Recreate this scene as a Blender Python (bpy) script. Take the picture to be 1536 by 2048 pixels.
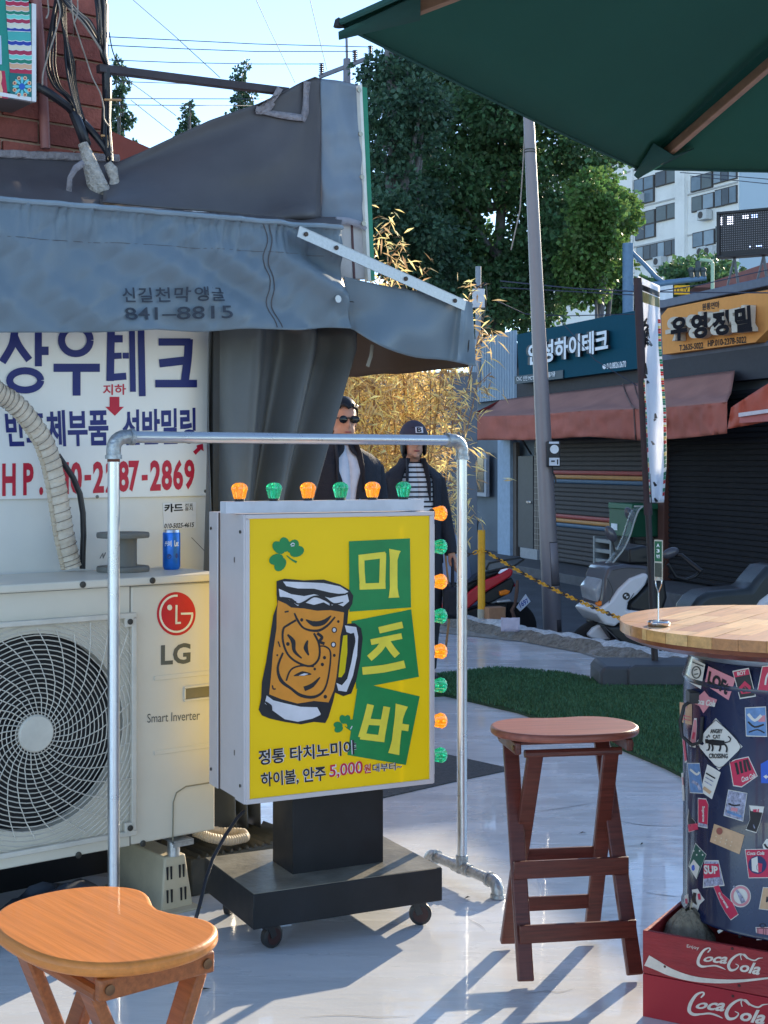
import bpy, bmesh, math, random
import numpy as np
from mathutils import Vector, Matrix, noise
for _o in list(bpy.data.objects): bpy.data.objects.remove(_o)
random.seed(7); RNG = np.random.default_rng(11)
SC = bpy.context.scene; COL = SC.collection
rad = math.radians
# ------------------------------------------------------------------ camera
# pinhole model measured from the photograph (1536 x 2048): focal 2840 px, eye 1.40 m, horizon row 925
FPX, EYE, HZ, CX = 2840.0, 1.40, 925.0, 768.0
cam = bpy.data.cameras.new('camera'); camo = bpy.data.objects.new('camera', cam); COL.objects.link(camo)
cam.sensor_fit = 'VERTICAL'; cam.sensor_height = 36.0; cam.sensor_width = 27.0
cam.lens = 36.0 * FPX / 2048.0; cam.shift_y = -(1024.0 - HZ) / 2048.0
cam.clip_start = 0.05; cam.clip_end = 3000
camo.location = (0, 0, EYE); camo.rotation_euler = (rad(90), 0, 0)
SC.camera = camo
# ------------------------------------------------------------------ sky and sun
SUN_EL, SUN_AZ = 17.0, 28.7          # azimuth to the right of the view direction
W = bpy.data.worlds.new('World'); SC.world = W; W.use_nodes = True
wn = W.node_tree; bgn = wn.nodes['Background']
sky = wn.nodes.new('ShaderNodeTexSky'); sky.sky_type = 'NISHITA'; sky.sun_disc = False
sky.sun_elevation = rad(SUN_EL); sky.sun_rotation = rad(SUN_AZ); sky.altitude = 0
sky.air_density = 0.6; sky.dust_density = 0.0; sky.ozone_density = 1.0
wn.links.new(sky.outputs['Color'], bgn.inputs['Color']); bgn.inputs['Strength'].default_value = 0.15
sl = bpy.data.lights.new('sun', 'SUN'); slo = bpy.data.objects.new('sun', sl); COL.objects.link(slo)
sl.energy = 3.1; sl.angle = rad(0.5); sl.color = (1.0, 0.86, 0.66)
sdir = Vector((math.sin(rad(SUN_AZ)) * math.cos(rad(SUN_EL)), math.cos(rad(SUN_AZ)) * math.cos(rad(SUN_EL)), math.sin(rad(SUN_EL))))
slo.rotation_euler = (-sdir).to_track_quat('-Z', 'Y').to_euler(); slo.location = (6, 12, 9)
SC.view_settings.view_transform = 'Standard'; SC.view_settings.look = 'None'
SC.view_settings.exposure = 1.56; SC.view_settings.gamma = 1.0
SC.view_settings.use_white_balance = True; SC.view_settings.white_balance_temperature = 6800; SC.view_settings.white_balance_tint = 8
SC.cycles.use_denoising = True
SC.cycles.max_bounces = 7; SC.cycles.transparent_max_bounces = 12
# ------------------------------------------------------------------ pixel helpers (a pixel gives a direction only)
def ray(px, py): return ((px - CX) / FPX, 1.0, (HZ - py) / FPX)
def ground(px, py, z=0.0):
    dx, _, dz = ray(px, py); t = (z - EYE) / dz
    return Vector((dx * t, t, z))
def at(px, py, Y):
    dx, _, dz = ray(px, py); return Vector((dx * Y, Y, EYE + dz * Y))
class Fr:
    """upright local frame: x along the face, y into the depth, z up"""
    def __init__(s, x, y, deg, z=0.0):
        s.o = Vector((x, y, z)); s.a = rad(deg); s.c, s.s = math.cos(s.a), math.sin(s.a)
    def pt(s, px, py, yl=0.0):
        dx, _, dz = ray(px, py)
        t = (yl - s.s * s.o.x + s.c * s.o.y) / (-s.s * dx + s.c)
        wx, wy = dx * t - s.o.x, t - s.o.y
        return Vector((s.c * wx + s.s * wy, yl, EYE + dz * t - s.o.z))
    def w(s, v):
        return Vector((s.o.x + s.c * v[0] - s.s * v[1], s.o.y + s.s * v[0] + s.c * v[1], s.o.z + v[2]))
def zt(pts, ox, oy, k):           # coordinates read in an enlarged crop -> photo pixels
    return [(ox + x / k, oy + y / k) for x, y in pts]
# ------------------------------------------------------------------ materials
MATS = {}
def mat(name, col, rough=0.6, metal=0.0, var=0.12, scale=12.0, bump=0.0, bscale=60.0, spec=0.5, emit=0.0, ecol=None,
        trans=0.0, island=0.0, coat=0.0, stretch=None, dirt=0.0, dirtcol=(0.08, 0.07, 0.06), alpha=1.0, transmission=0.0, rvar=0.0, ior=1.45):
    if name in MATS: return MATS[name]
    m = bpy.data.materials.new(name); m.use_nodes = True; MATS[name] = m
    nt = m.node_tree; N = nt.nodes; L = nt.links; b = N['Principled BSDF']
    b.inputs['Roughness'].default_value = rough; b.inputs['Metallic'].default_value = metal
    b.inputs['Specular IOR Level'].default_value = spec; b.inputs['IOR'].default_value = ior
    b.inputs['Coat Weight'].default_value = coat; b.inputs['Transmission Weight'].default_value = transmission
    b.inputs['Alpha'].default_value = alpha
    tc = N.new('ShaderNodeTexCoord'); vec = tc.outputs['Object']
    if stretch:
        mp = N.new('ShaderNodeMapping'); mp.inputs['Scale'].default_value = stretch
        L.new(vec, mp.inputs['Vector']); vec = mp.outputs['Vector']
    c4 = tuple(col) + (1.0,)
    nz = N.new('ShaderNodeTexNoise'); nz.inputs['Scale'].default_value = scale; nz.inputs['Detail'].default_value = 6
    nz.inputs['Roughness'].default_value = 0.62
    L.new(vec, nz.inputs['Vector'])
    hsv = N.new('ShaderNodeHueSaturation'); hsv.inputs['Color'].default_value = c4
    mr = N.new('ShaderNodeMapRange'); mr.inputs['From Min'].default_value = 0.28; mr.inputs['From Max'].default_value = 0.72
    mr.inputs['To Min'].default_value = 1 - var; mr.inputs['To Max'].default_value = 1 + var
    L.new(nz.outputs['Fac'], mr.inputs['Value'])
    val = mr.outputs['Result']
    if island:
        ge = N.new('ShaderNodeNewGeometry')
        m2 = N.new('ShaderNodeMapRange'); m2.inputs['To Min'].default_value = 1 - island; m2.inputs['To Max'].default_value = 1 + island
        L.new(ge.outputs['Random Per Island'], m2.inputs['Value'])
        mu = N.new('ShaderNodeMath'); mu.operation = 'MULTIPLY'; L.new(val, mu.inputs[0]); L.new(m2.outputs['Result'], mu.inputs[1])
        val = mu.outputs['Value']
        m3 = N.new('ShaderNodeMapRange'); m3.inputs['To Min'].default_value = 0.5 - island * 0.06; m3.inputs['To Max'].default_value = 0.5 + island * 0.06
        L.new(ge.outputs['Random Per Island'], m3.inputs['Value']); L.new(m3.outputs['Result'], hsv.inputs['Hue'])
    L.new(val, hsv.inputs['Value'])
    out = hsv.outputs['Color']
    if dirt:
        n2 = N.new('ShaderNodeTexNoise'); n2.inputs['Scale'].default_value = scale * 0.35; n2.inputs['Detail'].default_value = 9
        n2.inputs['Roughness'].default_value = 0.75
        L.new(vec, n2.inputs['Vector'])
        r2 = N.new('ShaderNodeMapRange'); r2.inputs['From Min'].default_value = 0.52; r2.inputs['From Max'].default_value = 0.75
        r2.inputs['To Max'].default_value = dirt; L.new(n2.outputs['Fac'], r2.inputs['Value'])
        mx = N.new('ShaderNodeMix'); mx.data_type = 'RGBA'; mx.inputs[7].default_value = tuple(dirtcol) + (1.0,)
        L.new(r2.outputs['Result'], mx.inputs[0]); L.new(out, mx.inputs[6]); out = mx.outputs[2]
    L.new(out, b.inputs['Base Color'])
    if rvar:
        r3 = N.new('ShaderNodeMapRange'); r3.inputs['From Min'].default_value = 0.3; r3.inputs['From Max'].default_value = 0.7
        r3.inputs['To Min'].default_value = max(0.02, rough - rvar); r3.inputs['To Max'].default_value = min(1, rough + rvar)
        L.new(nz.outputs['Fac'], r3.inputs['Value']); L.new(r3.outputs['Result'], b.inputs['Roughness'])
    if bump:
        nb = N.new('ShaderNodeTexNoise'); nb.inputs['Scale'].default_value = bscale; nb.inputs['Detail'].default_value = 5
        L.new(vec, nb.inputs['Vector'])
        bp = N.new('ShaderNodeBump'); bp.inputs['Strength'].default_value = bump; bp.inputs['Distance'].default_value = 0.02
        L.new(nb.outputs['Fac'], bp.inputs['Height']); L.new(bp.outputs['Normal'], b.inputs['Normal'])
    if emit:
        b.inputs['Emission Color'].default_value = tuple(ecol or col) + (1.0,); b.inputs['Emission Strength'].default_value = emit
    if trans:
        tr = N.new('ShaderNodeBsdfTranslucent'); L.new(out, tr.inputs['Color'])
        ms = N.new('ShaderNodeMixShader'); ms.inputs['Fac'].default_value = trans
        L.new(b.outputs['BSDF'], ms.inputs[1]); L.new(tr.outputs['BSDF'], ms.inputs[2])
        L.new(ms.outputs['Shader'], N['Material Output'].inputs['Surface'])
    return m
def S(r, g, b):                   # sRGB 0-255 -> linear
    f = lambda c: (c / 255 / 12.92) if c / 255 <= 0.04045 else ((c / 255 + 0.055) / 1.055) ** 2.4
    return (f(r), f(g), f(b))
# ------------------------------------------------------------------ mesh building
class MB:
    def __init__(s): s.v = []; s.f = []; s.m = []
    def add(s, vs, fs, mi=0):
        k = len(s.v); s.v.extend([tuple(v) for v in vs]); s.f.extend([tuple(i + k for i in f) for f in fs]); s.m.extend([mi] * len(fs)); return s
    def box(s, c, d, rot=None, mi=0):
        hx, hy, hz = d[0] / 2, d[1] / 2, d[2] / 2
        vs = [Vector((x, y, z)) for x in (-hx, hx) for y in (-hy, hy) for z in (-hz, hz)]
        if rot is not None:
            R = Matrix.Rotation(rot, 3, 'Z') if isinstance(rot, (int, float)) else rot
            vs = [R @ v for v in vs]
        c = Vector(c)
        return s.add([v + c for v in vs], [(0, 1, 3, 2), (4, 6, 7, 5), (0, 4, 5, 1), (2, 3, 7, 6), (0, 2, 6, 4), (1, 5, 7, 3)], mi)
    def bar(s, a, b, w, h=None, up=(0, 0, 1), mi=0):
        a, b = Vector(a), Vector(b); h = h or w; d = (b - a).normalized()
        sd = d.cross(Vector(up))
        if sd.length < 1e-4: sd = d.cross(Vector((0, 1, 0)))
        sd.normalize(); u = sd.cross(d).normalized()
        vs = [p + sd * (w / 2 * i) + u * (h / 2 * j) for p in (a, b) for i, j in ((-1, -1), (1, -1), (1, 1), (-1, 1))]
        return s.add(vs, [(0, 3, 2, 1), (4, 5, 6, 7), (0, 1, 5, 4), (1, 2, 6, 5), (2, 3, 7, 6), (3, 0, 4, 7)], mi)
    def tube(s, pts, r, n=8, closed=False, cap=True, mi=0, flat=1.0):
        pts = [Vector(p) for p in pts]; m = len(pts)
        rs = [r] * m if isinstance(r, (int, float)) else list(r)
        tg = []
        for i in range(m):
            a = pts[(i - 1) % m] if (closed or i > 0) else pts[i]; b = pts[(i + 1) % m] if (closed or i < m - 1) else pts[i]
            t = (b - a); tg.append(t.normalized() if t.length > 1e-9 else Vector((0, 0, 1)))
        ref = Vector((0, 0, 1)) if abs(tg[0].z) < 0.9 else Vector((1, 0, 0))
        nrm = (ref - tg[0] * ref.dot(tg[0])).normalized(); vs = []
        for i in range(m):
            nrm = (nrm - tg[i] * nrm.dot(tg[i]))
            nrm = nrm.normalized() if nrm.length > 1e-6 else Vector((1, 0, 0)); bn = tg[i].cross(nrm)
            for k in range(n):
                a = 2 * math.pi * k / n; vs.append(pts[i] + nrm * (math.cos(a) * rs[i]) + bn * (math.sin(a) * rs[i] * flat))
        fs = []
        for i in range(m if closed else m - 1):
            j = (i + 1) % m
            for k in range(n): fs.append((i * n + k, i * n + (k + 1) % n, j * n + (k + 1) % n, j * n + k))
        if cap and not closed: fs.append(tuple(range(n - 1, -1, -1))); fs.append(tuple((m - 1) * n + k for k in range(n)))
        return s.add(vs, fs, mi)
    def lathe(s, prof, n=24, c=(0, 0, 0), axis='z', mi=0, sx=1.0, sy=1.0, rot=None):
        vs = []; c = Vector(c)
        for r, z in prof:
            for k in range(n):
                a = 2 * math.pi * k / n; x, y = r * math.cos(a) * sx, r * math.sin(a) * sy
                v = Vector((x, y, z)) if axis == 'z' else (Vector((x, z, y)) if axis == 'y' else Vector((z, x, y)))
                if rot is not None: v = rot @ v
                vs.append(v + c)
        fs = [(i * n + k, i * n + (k + 1) % n, (i + 1) * n + (k + 1) % n, (i + 1) * n + k) for i in range(len(prof) - 1) for k in range(n)]
        if prof[0][0] > 1e-5: fs.append(tuple(range(n - 1, -1, -1)))
        if prof[-1][0] > 1e-5: fs.append(tuple((len(prof) - 1) * n + k for k in range(n)))
        return s.add(vs, fs, mi)
    def ell(s, c, r, n=16, m=10, rot=None, mi=0):
        prof = [(math.sin(math.pi * i / m), -math.cos(math.pi * i / m)) for i in range(m + 1)]
        vs = []; c = Vector(c)
        for p, z in prof:
            for k in range(n):
                a = 2 * math.pi * k / n; v = Vector((p * math.cos(a) * r[0], p * math.sin(a) * r[1], z * r[2]))
                if rot is not None: v = rot @ v
                vs.append(v + c)
        return s.add(vs, [(i * n + k, i * n + (k + 1) % n, (i + 1) * n + (k + 1) % n, (i + 1) * n + k) for i in range(m) for k in range(n)], mi)
    def prism(s, poly, d0, d1, plane='xz', mi=0):
        n = len(poly)
        f = {'xz': lambda a, b, d: (a, d, b), 'xy': lambda a, b, d: (a, b, d), 'yz': lambda a, b, d: (d, a, b)}[plane]
        vs = [f(a, b, d0) for a, b in poly] + [f(a, b, d1) for a, b in poly]
        fs = [tuple(range(n)), tuple(range(2 * n - 1, n - 1, -1))] + [(i, i + n, (i + 1) % n + n, (i + 1) % n) for i in range(n)]
        return s.add(vs, fs, mi)
    def poly(s, pts, mi=0): return s.add(pts, [tuple(range(len(pts)))], mi)
    def grid(s, fn, nu, nv, mi=0):
        vs = [fn(i / nu, j / nv) for j in range(nv + 1) for i in range(nu + 1)]
        return s.add(vs, [(j * (nu + 1) + i, j * (nu + 1) + i + 1, (j + 1) * (nu + 1) + i + 1, (j + 1) * (nu + 1) + i) for j in range(nv) for i in range(nu)], mi)
    def mesh(s, name):
        me = bpy.data.meshes.new(name); me.from_pydata(s.v, [], s.f); return me
    def build(s, name, mats, parent=None, smooth=35, bevel=0, solid=0, sub=0, fixn=True, loc=None, rotz=None, seg=2):
        me = s.mesh(name)
        if not isinstance(mats, (list, tuple)): mats = [mats]
        for m in mats: me.materials.append(m)
        if len(mats) > 1: me.polygons.foreach_set('material_index', s.m)
        if fixn:
            bm = bmesh.new(); bm.from_mesh(me); bmesh.ops.recalc_face_normals(bm, faces=bm.faces); bm.to_mesh(me); bm.free()
        if smooth:
            me.polygons.foreach_set('use_smooth', [True] * len(me.polygons)); me.set_sharp_from_angle(angle=rad(smooth))
        o = bpy.data.objects.new(name, me); COL.objects.link(o)
        if parent is not None: o.parent = parent
        if loc is not None: o.location = loc
        if rotz is not None: o.rotation_euler.z = rotz
        if solid: md = o.modifiers.new('solid', 'SOLIDIFY'); md.thickness = solid; md.offset = 0
        if bevel: md = o.modifiers.new('bevel', 'BEVEL'); md.width = bevel; md.segments = seg; md.limit_method = 'ANGLE'; md.angle_limit = rad(40)
        if sub: md = o.modifiers.new('sub', 'SUBSURF'); md.levels = sub; md.render_levels = sub
        return o
def tag(o, label=None, cat=None, group=None, kind=None):
    if label: o['label'] = label
    if cat: o['category'] = cat
    if group: o['group'] = group
    if kind: o['kind'] = kind
    return o
def thing(name, label, cat, loc=(0, 0, 0), rotz=0.0, group=None):
    o = bpy.data.objects.new(name, None); COL.objects.link(o); o.empty_display_size = 0.1
    o.location = loc; o.rotation_euler = (0, 0, rotz); return tag(o, label, cat, group)
def fthing(name, label, cat, fr, group=None): return thing(name, label, cat, fr.o, fr.a, group)
def copy_tree(o, parent=None):
    c = o.copy(); COL.objects.link(c); c.parent = parent
    for ch in list(o.children): copy_tree(ch, c)
    return c
# ------------------------------------------------------------------ flat print: lettering, ribbons, polygons
_fc = {}
def glyphs(txt, bold=0.0, shear=0.0, spacing=1.0):
    key = (txt, bold, shear, spacing)
    if key in _fc: return _fc[key]
    cu = bpy.data.curves.new('t', 'FONT'); cu.body = txt; cu.size = 1.0; cu.offset = bold; cu.shear = shear; cu.space_character = spacing
    cu.resolution_u = 3; cu.fill_mode = 'FRONT'
    o = bpy.data.objects.new('t', cu); COL.objects.link(o)
    dg = bpy.context.evaluated_depsgraph_get(); me = bpy.data.meshes.new_from_object(o.evaluated_get(dg))
    vs = [(v.co.x, v.co.y) for v in me.vertices]; fs = [tuple(p.vertices) for p in me.polygons]
    bpy.data.objects.remove(o); bpy.data.meshes.remove(me)
    xs = [v[0] for v in vs] or [0, 1]; ys = [v[1] for v in vs] or [0, 1]
    x0, x1, y0, y1 = min(xs), max(xs), min(ys), max(ys)
    r = ([((x - x0) / max(1e-6, x1 - x0), (y - y0) / max(1e-6, y1 - y0)) for x, y in vs], fs, (x1 - x0) / max(1e-6, y1 - y0))
    _fc[key] = r; return r
def bil(q, u, v):                 # q = top-left, top-right, bottom-right, bottom-left ; v = 0 at the bottom
    tl, tr, br, bl = q
    return tuple((bl[i] * (1 - u) + br[i] * u) * (1 - v) + (tl[i] * (1 - u) + tr[i] * u) * v for i in range(2))
def letter(name, txt, m, parent, q, mapf, bold=0.02, shear=0.0, spacing=1.0, mb=None):
    vs, fs, _ = glyphs(txt, bold, shear, spacing)
    t = mb or MB(); t.add([mapf(*bil(q, u, v)) for u, v in vs], fs)
    return t if mb else t.build(name, m, parent, smooth=0, fixn=False)
def rect(x0, y0, x1, y1): return [(x0, y0), (x1, y0), (x1, y1), (x0, y1)]
def ribbon2(pts, w, n=4):         # smooth stroke polygon in 2D, width list or number
    m = len(pts); ws = [w] * m if isinstance(w, (int, float)) else list(w)
    P = []; Wd = []
    for i in range(m - 1):
        p0, p1, p2, p3 = pts[max(0, i - 1)], pts[i], pts[i + 1], pts[min(m - 1, i + 2)]
        for k in range(n):
            t = k / n
            P.append(tuple(0.5 * (2 * p1[j] + (p2[j] - p0[j]) * t + (2 * p0[j] - 5 * p1[j] + 4 * p2[j] - p3[j]) * t * t + (3 * p1[j] - p0[j] - 3 * p2[j] + p3[j]) * t ** 3) for j in range(2)))
            Wd.append(ws[i] * (1 - t) + ws[i + 1] * t)
    P.append(pts[-1]); Wd.append(ws[-1]); q = []; fs = []
    for i in range(len(P)):
        a, b = P[max(0, i - 1)], P[min(len(P) - 1, i + 1)]
        dx, dy = b[0] - a[0], b[1] - a[1]; l = math.hypot(dx, dy) or 1
        q.append((P[i][0] - dy / l * Wd[i] / 2, P[i][1] + dx / l * Wd[i] / 2)); q.append((P[i][0] + dy / l * Wd[i] / 2, P[i][1] - dx / l * Wd[i] / 2))
    for i in range(len(P) - 1): fs.append((2 * i, 2 * i + 1, 2 * i + 3, 2 * i + 2))
    return q, fs
def stroke(mb, pts, w, mapf, n=4, mi=0):
    q, fs = ribbon2(pts, w, n); return mb.add([mapf(x, y) for x, y in q], fs, mi)
def disc2(cx, cy, rx, ry=None, n=20, rot=0.0):
    ry = ry or rx
    return [(cx + rx * math.cos(a) * math.cos(rot) - ry * math.sin(a) * math.sin(rot), cy + rx * math.cos(a) * math.sin(rot) + ry * math.sin(a) * math.cos(rot)) for a in [2 * math.pi * k / n for k in range(n)]]
def fillpoly(mb, pts, mapf, cuts=0, mi=0):
    if not cuts: return mb.add([mapf(x, y) for x, y in pts], [tuple(range(len(pts)))], mi)
    bm = bmesh.new(); bm.faces.new([bm.verts.new((x, y, 0)) for x, y in pts]); bmesh.ops.triangulate(bm, faces=bm.faces)
    for _ in range(cuts): bmesh.ops.subdivide_edges(bm, edges=bm.edges, cuts=1, use_grid_fill=True)
    bmesh.ops.triangulate(bm, faces=bm.faces); bm.verts.index_update()
    mb.add([mapf(v.co.x, v.co.y) for v in bm.verts], [tuple(v.index for v in f.verts) for f in bm.faces], mi); bm.free(); return mb
def nz(x, y=0.0, z=0.0): return noise.noise(Vector((x, y, z)))
def tex_leaves(name, pts, dirs, length, width, mats, parent=None, jitter=0.3, droop=0.0):
    """many small leaf faces from numpy arrays; one mesh"""
    n = len(pts); pts = np.asarray(pts, float); d = np.asarray(dirs, float)
    d /= np.linalg.norm(d, axis=1, keepdims=True) + 1e-9
    r = RNG.normal(size=(n, 3)); s = np.cross(d, r); s /= np.linalg.norm(s, axis=1, keepdims=True) + 1e-9
    L = length * (1 + jitter * RNG.uniform(-1, 1, (n, 1))); Wd = width * (1 + jitter * RNG.uniform(-1, 1, (n, 1)))
    up = np.cross(s, d)
    a = pts; b = pts + d * L * 0.45 + s * Wd * 0.5 + up * Wd * 0.15; c = pts + d * L; e = pts + d * L * 0.45 - s * Wd * 0.5 + up * Wd * 0.15
    c[:, 2] -= droop * L[:, 0]
    co = np.stack([a, b, c, e], 1).reshape(-1, 3)
    me = bpy.data.meshes.new(name); me.vertices.add(4 * n); me.vertices.foreach_set('co', co.ravel())
    me.loops.add(4 * n); me.loops.foreach_set('vertex_index', np.arange(4 * n, dtype=np.int32))
    me.polygons.add(n); me.polygons.foreach_set('loop_start', np.arange(0, 4 * n, 4, dtype=np.int32)); me.polygons.foreach_set('loop_total', np.full(n, 4, dtype=np.int32))
    me.update(calc_edges=True); me.validate(); me.materials.append(mats)
    o = bpy.data.objects.new(name, me); COL.objects.link(o); o.parent = parent; return o
# ================================================================== the setting: ground, street, plaza
m_asph = mat('asphalt', (0.075, 0.08, 0.09), 0.75, var=0.25, scale=3, bump=0.25, bscale=180, dirt=0.3, dirtcol=(0.12, 0.12, 0.12))
m_floor = mat('painted_concrete', (0.66, 0.675, 0.70), 0.25, var=0.08, scale=2.2, bump=0.16, bscale=9, spec=0.6, coat=0.35, dirt=0.6, dirtcol=(0.40, 0.41, 0.43), stretch=(0.6, 1.8, 1), rvar=0.12)
ST = -0.15
g = MB(); g.poly([(-600, -300, -0.62), (600, -300, -0.62), (600, 1500, -0.62), (-600, 1500, -0.62)])
tag(g.build('ground', mat('bare_ground', (0.10, 0.10, 0.095), 0.9, var=0.2, scale=0.5), smooth=0), kind='structure')
KL = [(-4.0, 20.8), (-1.3, 15.9), (0.45, 12.75), (0.69, 12.2), (0.95, 11.75), (1.3, 11.1), (1.86, 10.1), (2.6, 8.8), (4.0, 6.3), (7.0, 1.0), (11.0, -6.1)]
def streetz(y): return -0.15 - 0.05 * min(6.0, max(0.0, 17.0 - y))
s_ = MB(); ys_ = [-8, 0, 6, 9, 10, 11, 12, 13, 14, 15, 16, 17, 19, 24, 60]
for i in range(len(ys_) - 1):
    xk = lambda y: np.interp(y, [p[1] for p in KL[::-1]], [p[0] for p in KL[::-1]]) if y < 20.8 else -30
    a, b = ys_[i], ys_[i + 1]; s_.add([(xk(a) - 0.05, a, streetz(a)), (45, a, streetz(a)), (45, b, streetz(b)), (xk(b) - 0.05, b, streetz(b))], [(0, 1, 2, 3)])
tag(s_.build('street', m_asph, smooth=0), kind='structure')
pf = MB(); pf.prism([(-14, -7), (10.9, -7)] + [(x - 0.02, y - 0.02) for x, y in KL[::-1]] + [(-14, 20)], -0.62, 0.0, 'xy')
plaza = tag(pf.build('plaza_floor', m_floor, smooth=0), kind='structure')
for P_ in ([(1048, 1988), (1090, 1982), (1120, 1984), (1150, 1976)], [(600, 2035), (680, 2030), (760, 2034), (830, 2031)], [(1290, 1785), (1330, 1790), (1362, 1794)], [(1080, 1622), (1150, 1612), (1190, 1604)], [(930, 1835), (960, 1850), (972, 1862)], [(1230, 1640), (1290, 1650), (1355, 1652)]):
    t = MB(); stroke(t, P_, [0.3] + [1.0] * (len(P_) - 2) + [0.2], lambda a, b: ground(a, b, 0.0015), n=6); t.build('hairline_crack', mat('crack_dark', (0.26, 0.26, 0.27), 0.9), plaza, smooth=0)
# rough kerb with worn white paint
m_kerb = mat('kerb_paint', (0.55, 0.56, 0.57), 0.8, var=0.35, scale=34, bump=1.0, bscale=26, dirt=1.0, dirtcol=(0.13, 0.115, 0.10))
kb = MB(); kp = []
for i in range(len(KL) - 1):
    (x0, y0), (x1, y1) = KL[i], KL[i + 1]; n = max(2, int(math.hypot(x1 - x0, y1 - y0) / 0.055))
    kp += [(x0 + (x1 - x0) * k / n, y0 + (y1 - y0) * k / n) for k in range(n)]
prof = [(-0.20, 0.004), (-0.15, 0.035), (-0.09, 0.075), (0.0, 0.085), (0.07, 0.07), (0.10, 0.03), (0.11, -0.62)]
vs = []
for i, (x, y) in enumerate(kp):
    a, b = kp[max(0, i - 1)], kp[min(len(kp) - 1, i + 1)]; d = Vector((b[0] - a[0], b[1] - a[1], 0)).normalized(); nn = Vector((-d.y, d.x, 0))
    if nn.x < 0: nn = -nn
    for j, (o_, z_) in enumerate(prof):
        w_ = 0.035 * nz(i * 0.23, j * 1.3) + 0.02 * nz(i * 0.9, j * 2.3, 4); zz = z_ + (0.03 * nz(i * 0.2, j * 0.9, 9) + 0.02 * nz(i * 0.8, j * 3.1, 2) if 0 < j < 6 else 0)
        vs.append(Vector((x, y, max(zz, 0.003) if j < 6 else zz)) + nn * (o_ + w_))
np_ = len(prof)
kb.add(vs, [(i * np_ + j, i * np_ + j + 1, (i + 1) * np_ + j + 1, (i + 1) * np_ + j) for i in range(len(kp) - 1) for j in range(np_ - 1)])
kb.m = [1 if (q % (np_ - 1)) < 2 else 0 for q in range(len(kb.f))]
tag(kb.build('kerb', [m_kerb, mat('kerb_crumble', (0.20, 0.18, 0.155), 0.95, var=0.5, scale=30, bump=1.0, bscale=50, dirt=0.7, dirtcol=(0.42, 0.42, 0.42))], smooth=50), kind='structure')
# cracked mortar band along the kerb foot
mb_ = MB()
rr = [ground(px, py, 0.004) for px, py in [(760, 1262), (830, 1262), (905, 1268), (990, 1277), (1080, 1287), (1160, 1305), (1240, 1330), (1262, 1318), (1180, 1293), (1080, 1275), (990, 1262), (905, 1252), (760, 1248)]]
mb_.poly(rr); tag(mb_.build('kerb_mortar_strip', mat('mortar_strip', (0.30, 0.28, 0.25), 0.9, var=0.4, scale=16, bump=0.8, bscale=40, dirt=0.8, dirtcol=(0.13, 0.12, 0.1), stretch=(1, 1, 1)), smooth=0), kind='structure')
# road paint scrap
rp = MB(); rp.poly([ground(px, py, -0.24) for px, py in [(1062, 1208), (1088, 1213), (1086, 1220), (1060, 1214)]])
tag(rp.build('road_marking', mat('road_paint', (0.5, 0.5, 0.5), 0.7, var=0.3, scale=20)), kind='structure')
# pavement edge in front of the shops
# artificial turf: sheet with short blades
m_turf = mat('turf_sheet', (0.03, 0.085, 0.042), 0.9, var=0.3, scale=40, bump=0.8, bscale=220)
TF = [ground(px, py, 0.0) for px, py in [(740, 1378), (885, 1352), (995, 1340), (1120, 1350), (1200, 1365), (1420, 1378), (1560, 1392), (1700, 1430), (1620, 1640), (1480, 1600), (1400, 1575), (1330, 1538), (1240, 1500), (1140, 1462), (1035, 1427), (890, 1393), (740, 1402)]]
tf = MB(); tf.prism([(p.x, p.y) for p in TF], 0.001, 0.014, 'xy')
turf = tag(tf.build('artificial_turf', m_turf, smooth=0), kind='structure')
def inpoly(x, y, P):
    c = np.zeros(len(x), bool); j = len(P) - 1
    for i in range(len(P)):
        xi, yi, xj, yj = P[i].x, P[i].y, P[j].x, P[j].y
        c ^= ((yi > y) != (yj > y)) & (x < (xj - xi) * (y - yi) / (yj - yi + 1e-12) + xi); j = i
    return c
bx0, bx1 = min(p.x for p in TF), max(p.x for p in TF); by0, by1 = min(p.y for p in TF), max(p.y for p in TF)
gx = RNG.uniform(bx0, bx1, 150000); gy = RNG.uniform(by0, by1, 150000); k_ = inpoly(gx, gy, TF); gx, gy = gx[k_][:60000], gy[k_][:60000]
gd = np.stack([RNG.normal(0, .45, len(gx)), RNG.normal(0, .45, len(gx)), np.ones(len(gx))], 1)
tb = tex_leaves('turf_blades', np.stack([gx, gy, np.full(len(gx), .012)], 1), gd, 0.024, 0.007, mat('turf_blade', (0.07, 0.185, 0.085), 0.6, var=0.15, scale=3, island=0.4, trans=0.25))
tag(tb, 'short green plastic blades of the turf mat', kind='stuff')
sm = MB(); q = [ground(px, py, 0.016) for px, py in [(1262, 1447), (1360, 1446), (1500, 1444), (1500, 1449), (1360, 1451), (1262, 1451)]]
sm.poly(q); sm.build('turf_seam', mat('turf_gap', (0.01, 0.02, 0.012), 0.9), turf, smooth=0)
# dark rubber mat behind the lightbox sign
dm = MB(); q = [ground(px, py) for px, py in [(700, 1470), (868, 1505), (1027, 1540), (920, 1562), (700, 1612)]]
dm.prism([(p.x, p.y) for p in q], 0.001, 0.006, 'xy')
tag(dm.build('rubber_mat', mat('rubber_mat', (0.07, 0.075, 0.08), 0.85, var=0.35, scale=70, bump=0.6, bscale=150), smooth=0), 'dark grey flat rubber mat on the floor behind the yellow sign', 'mat')

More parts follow.
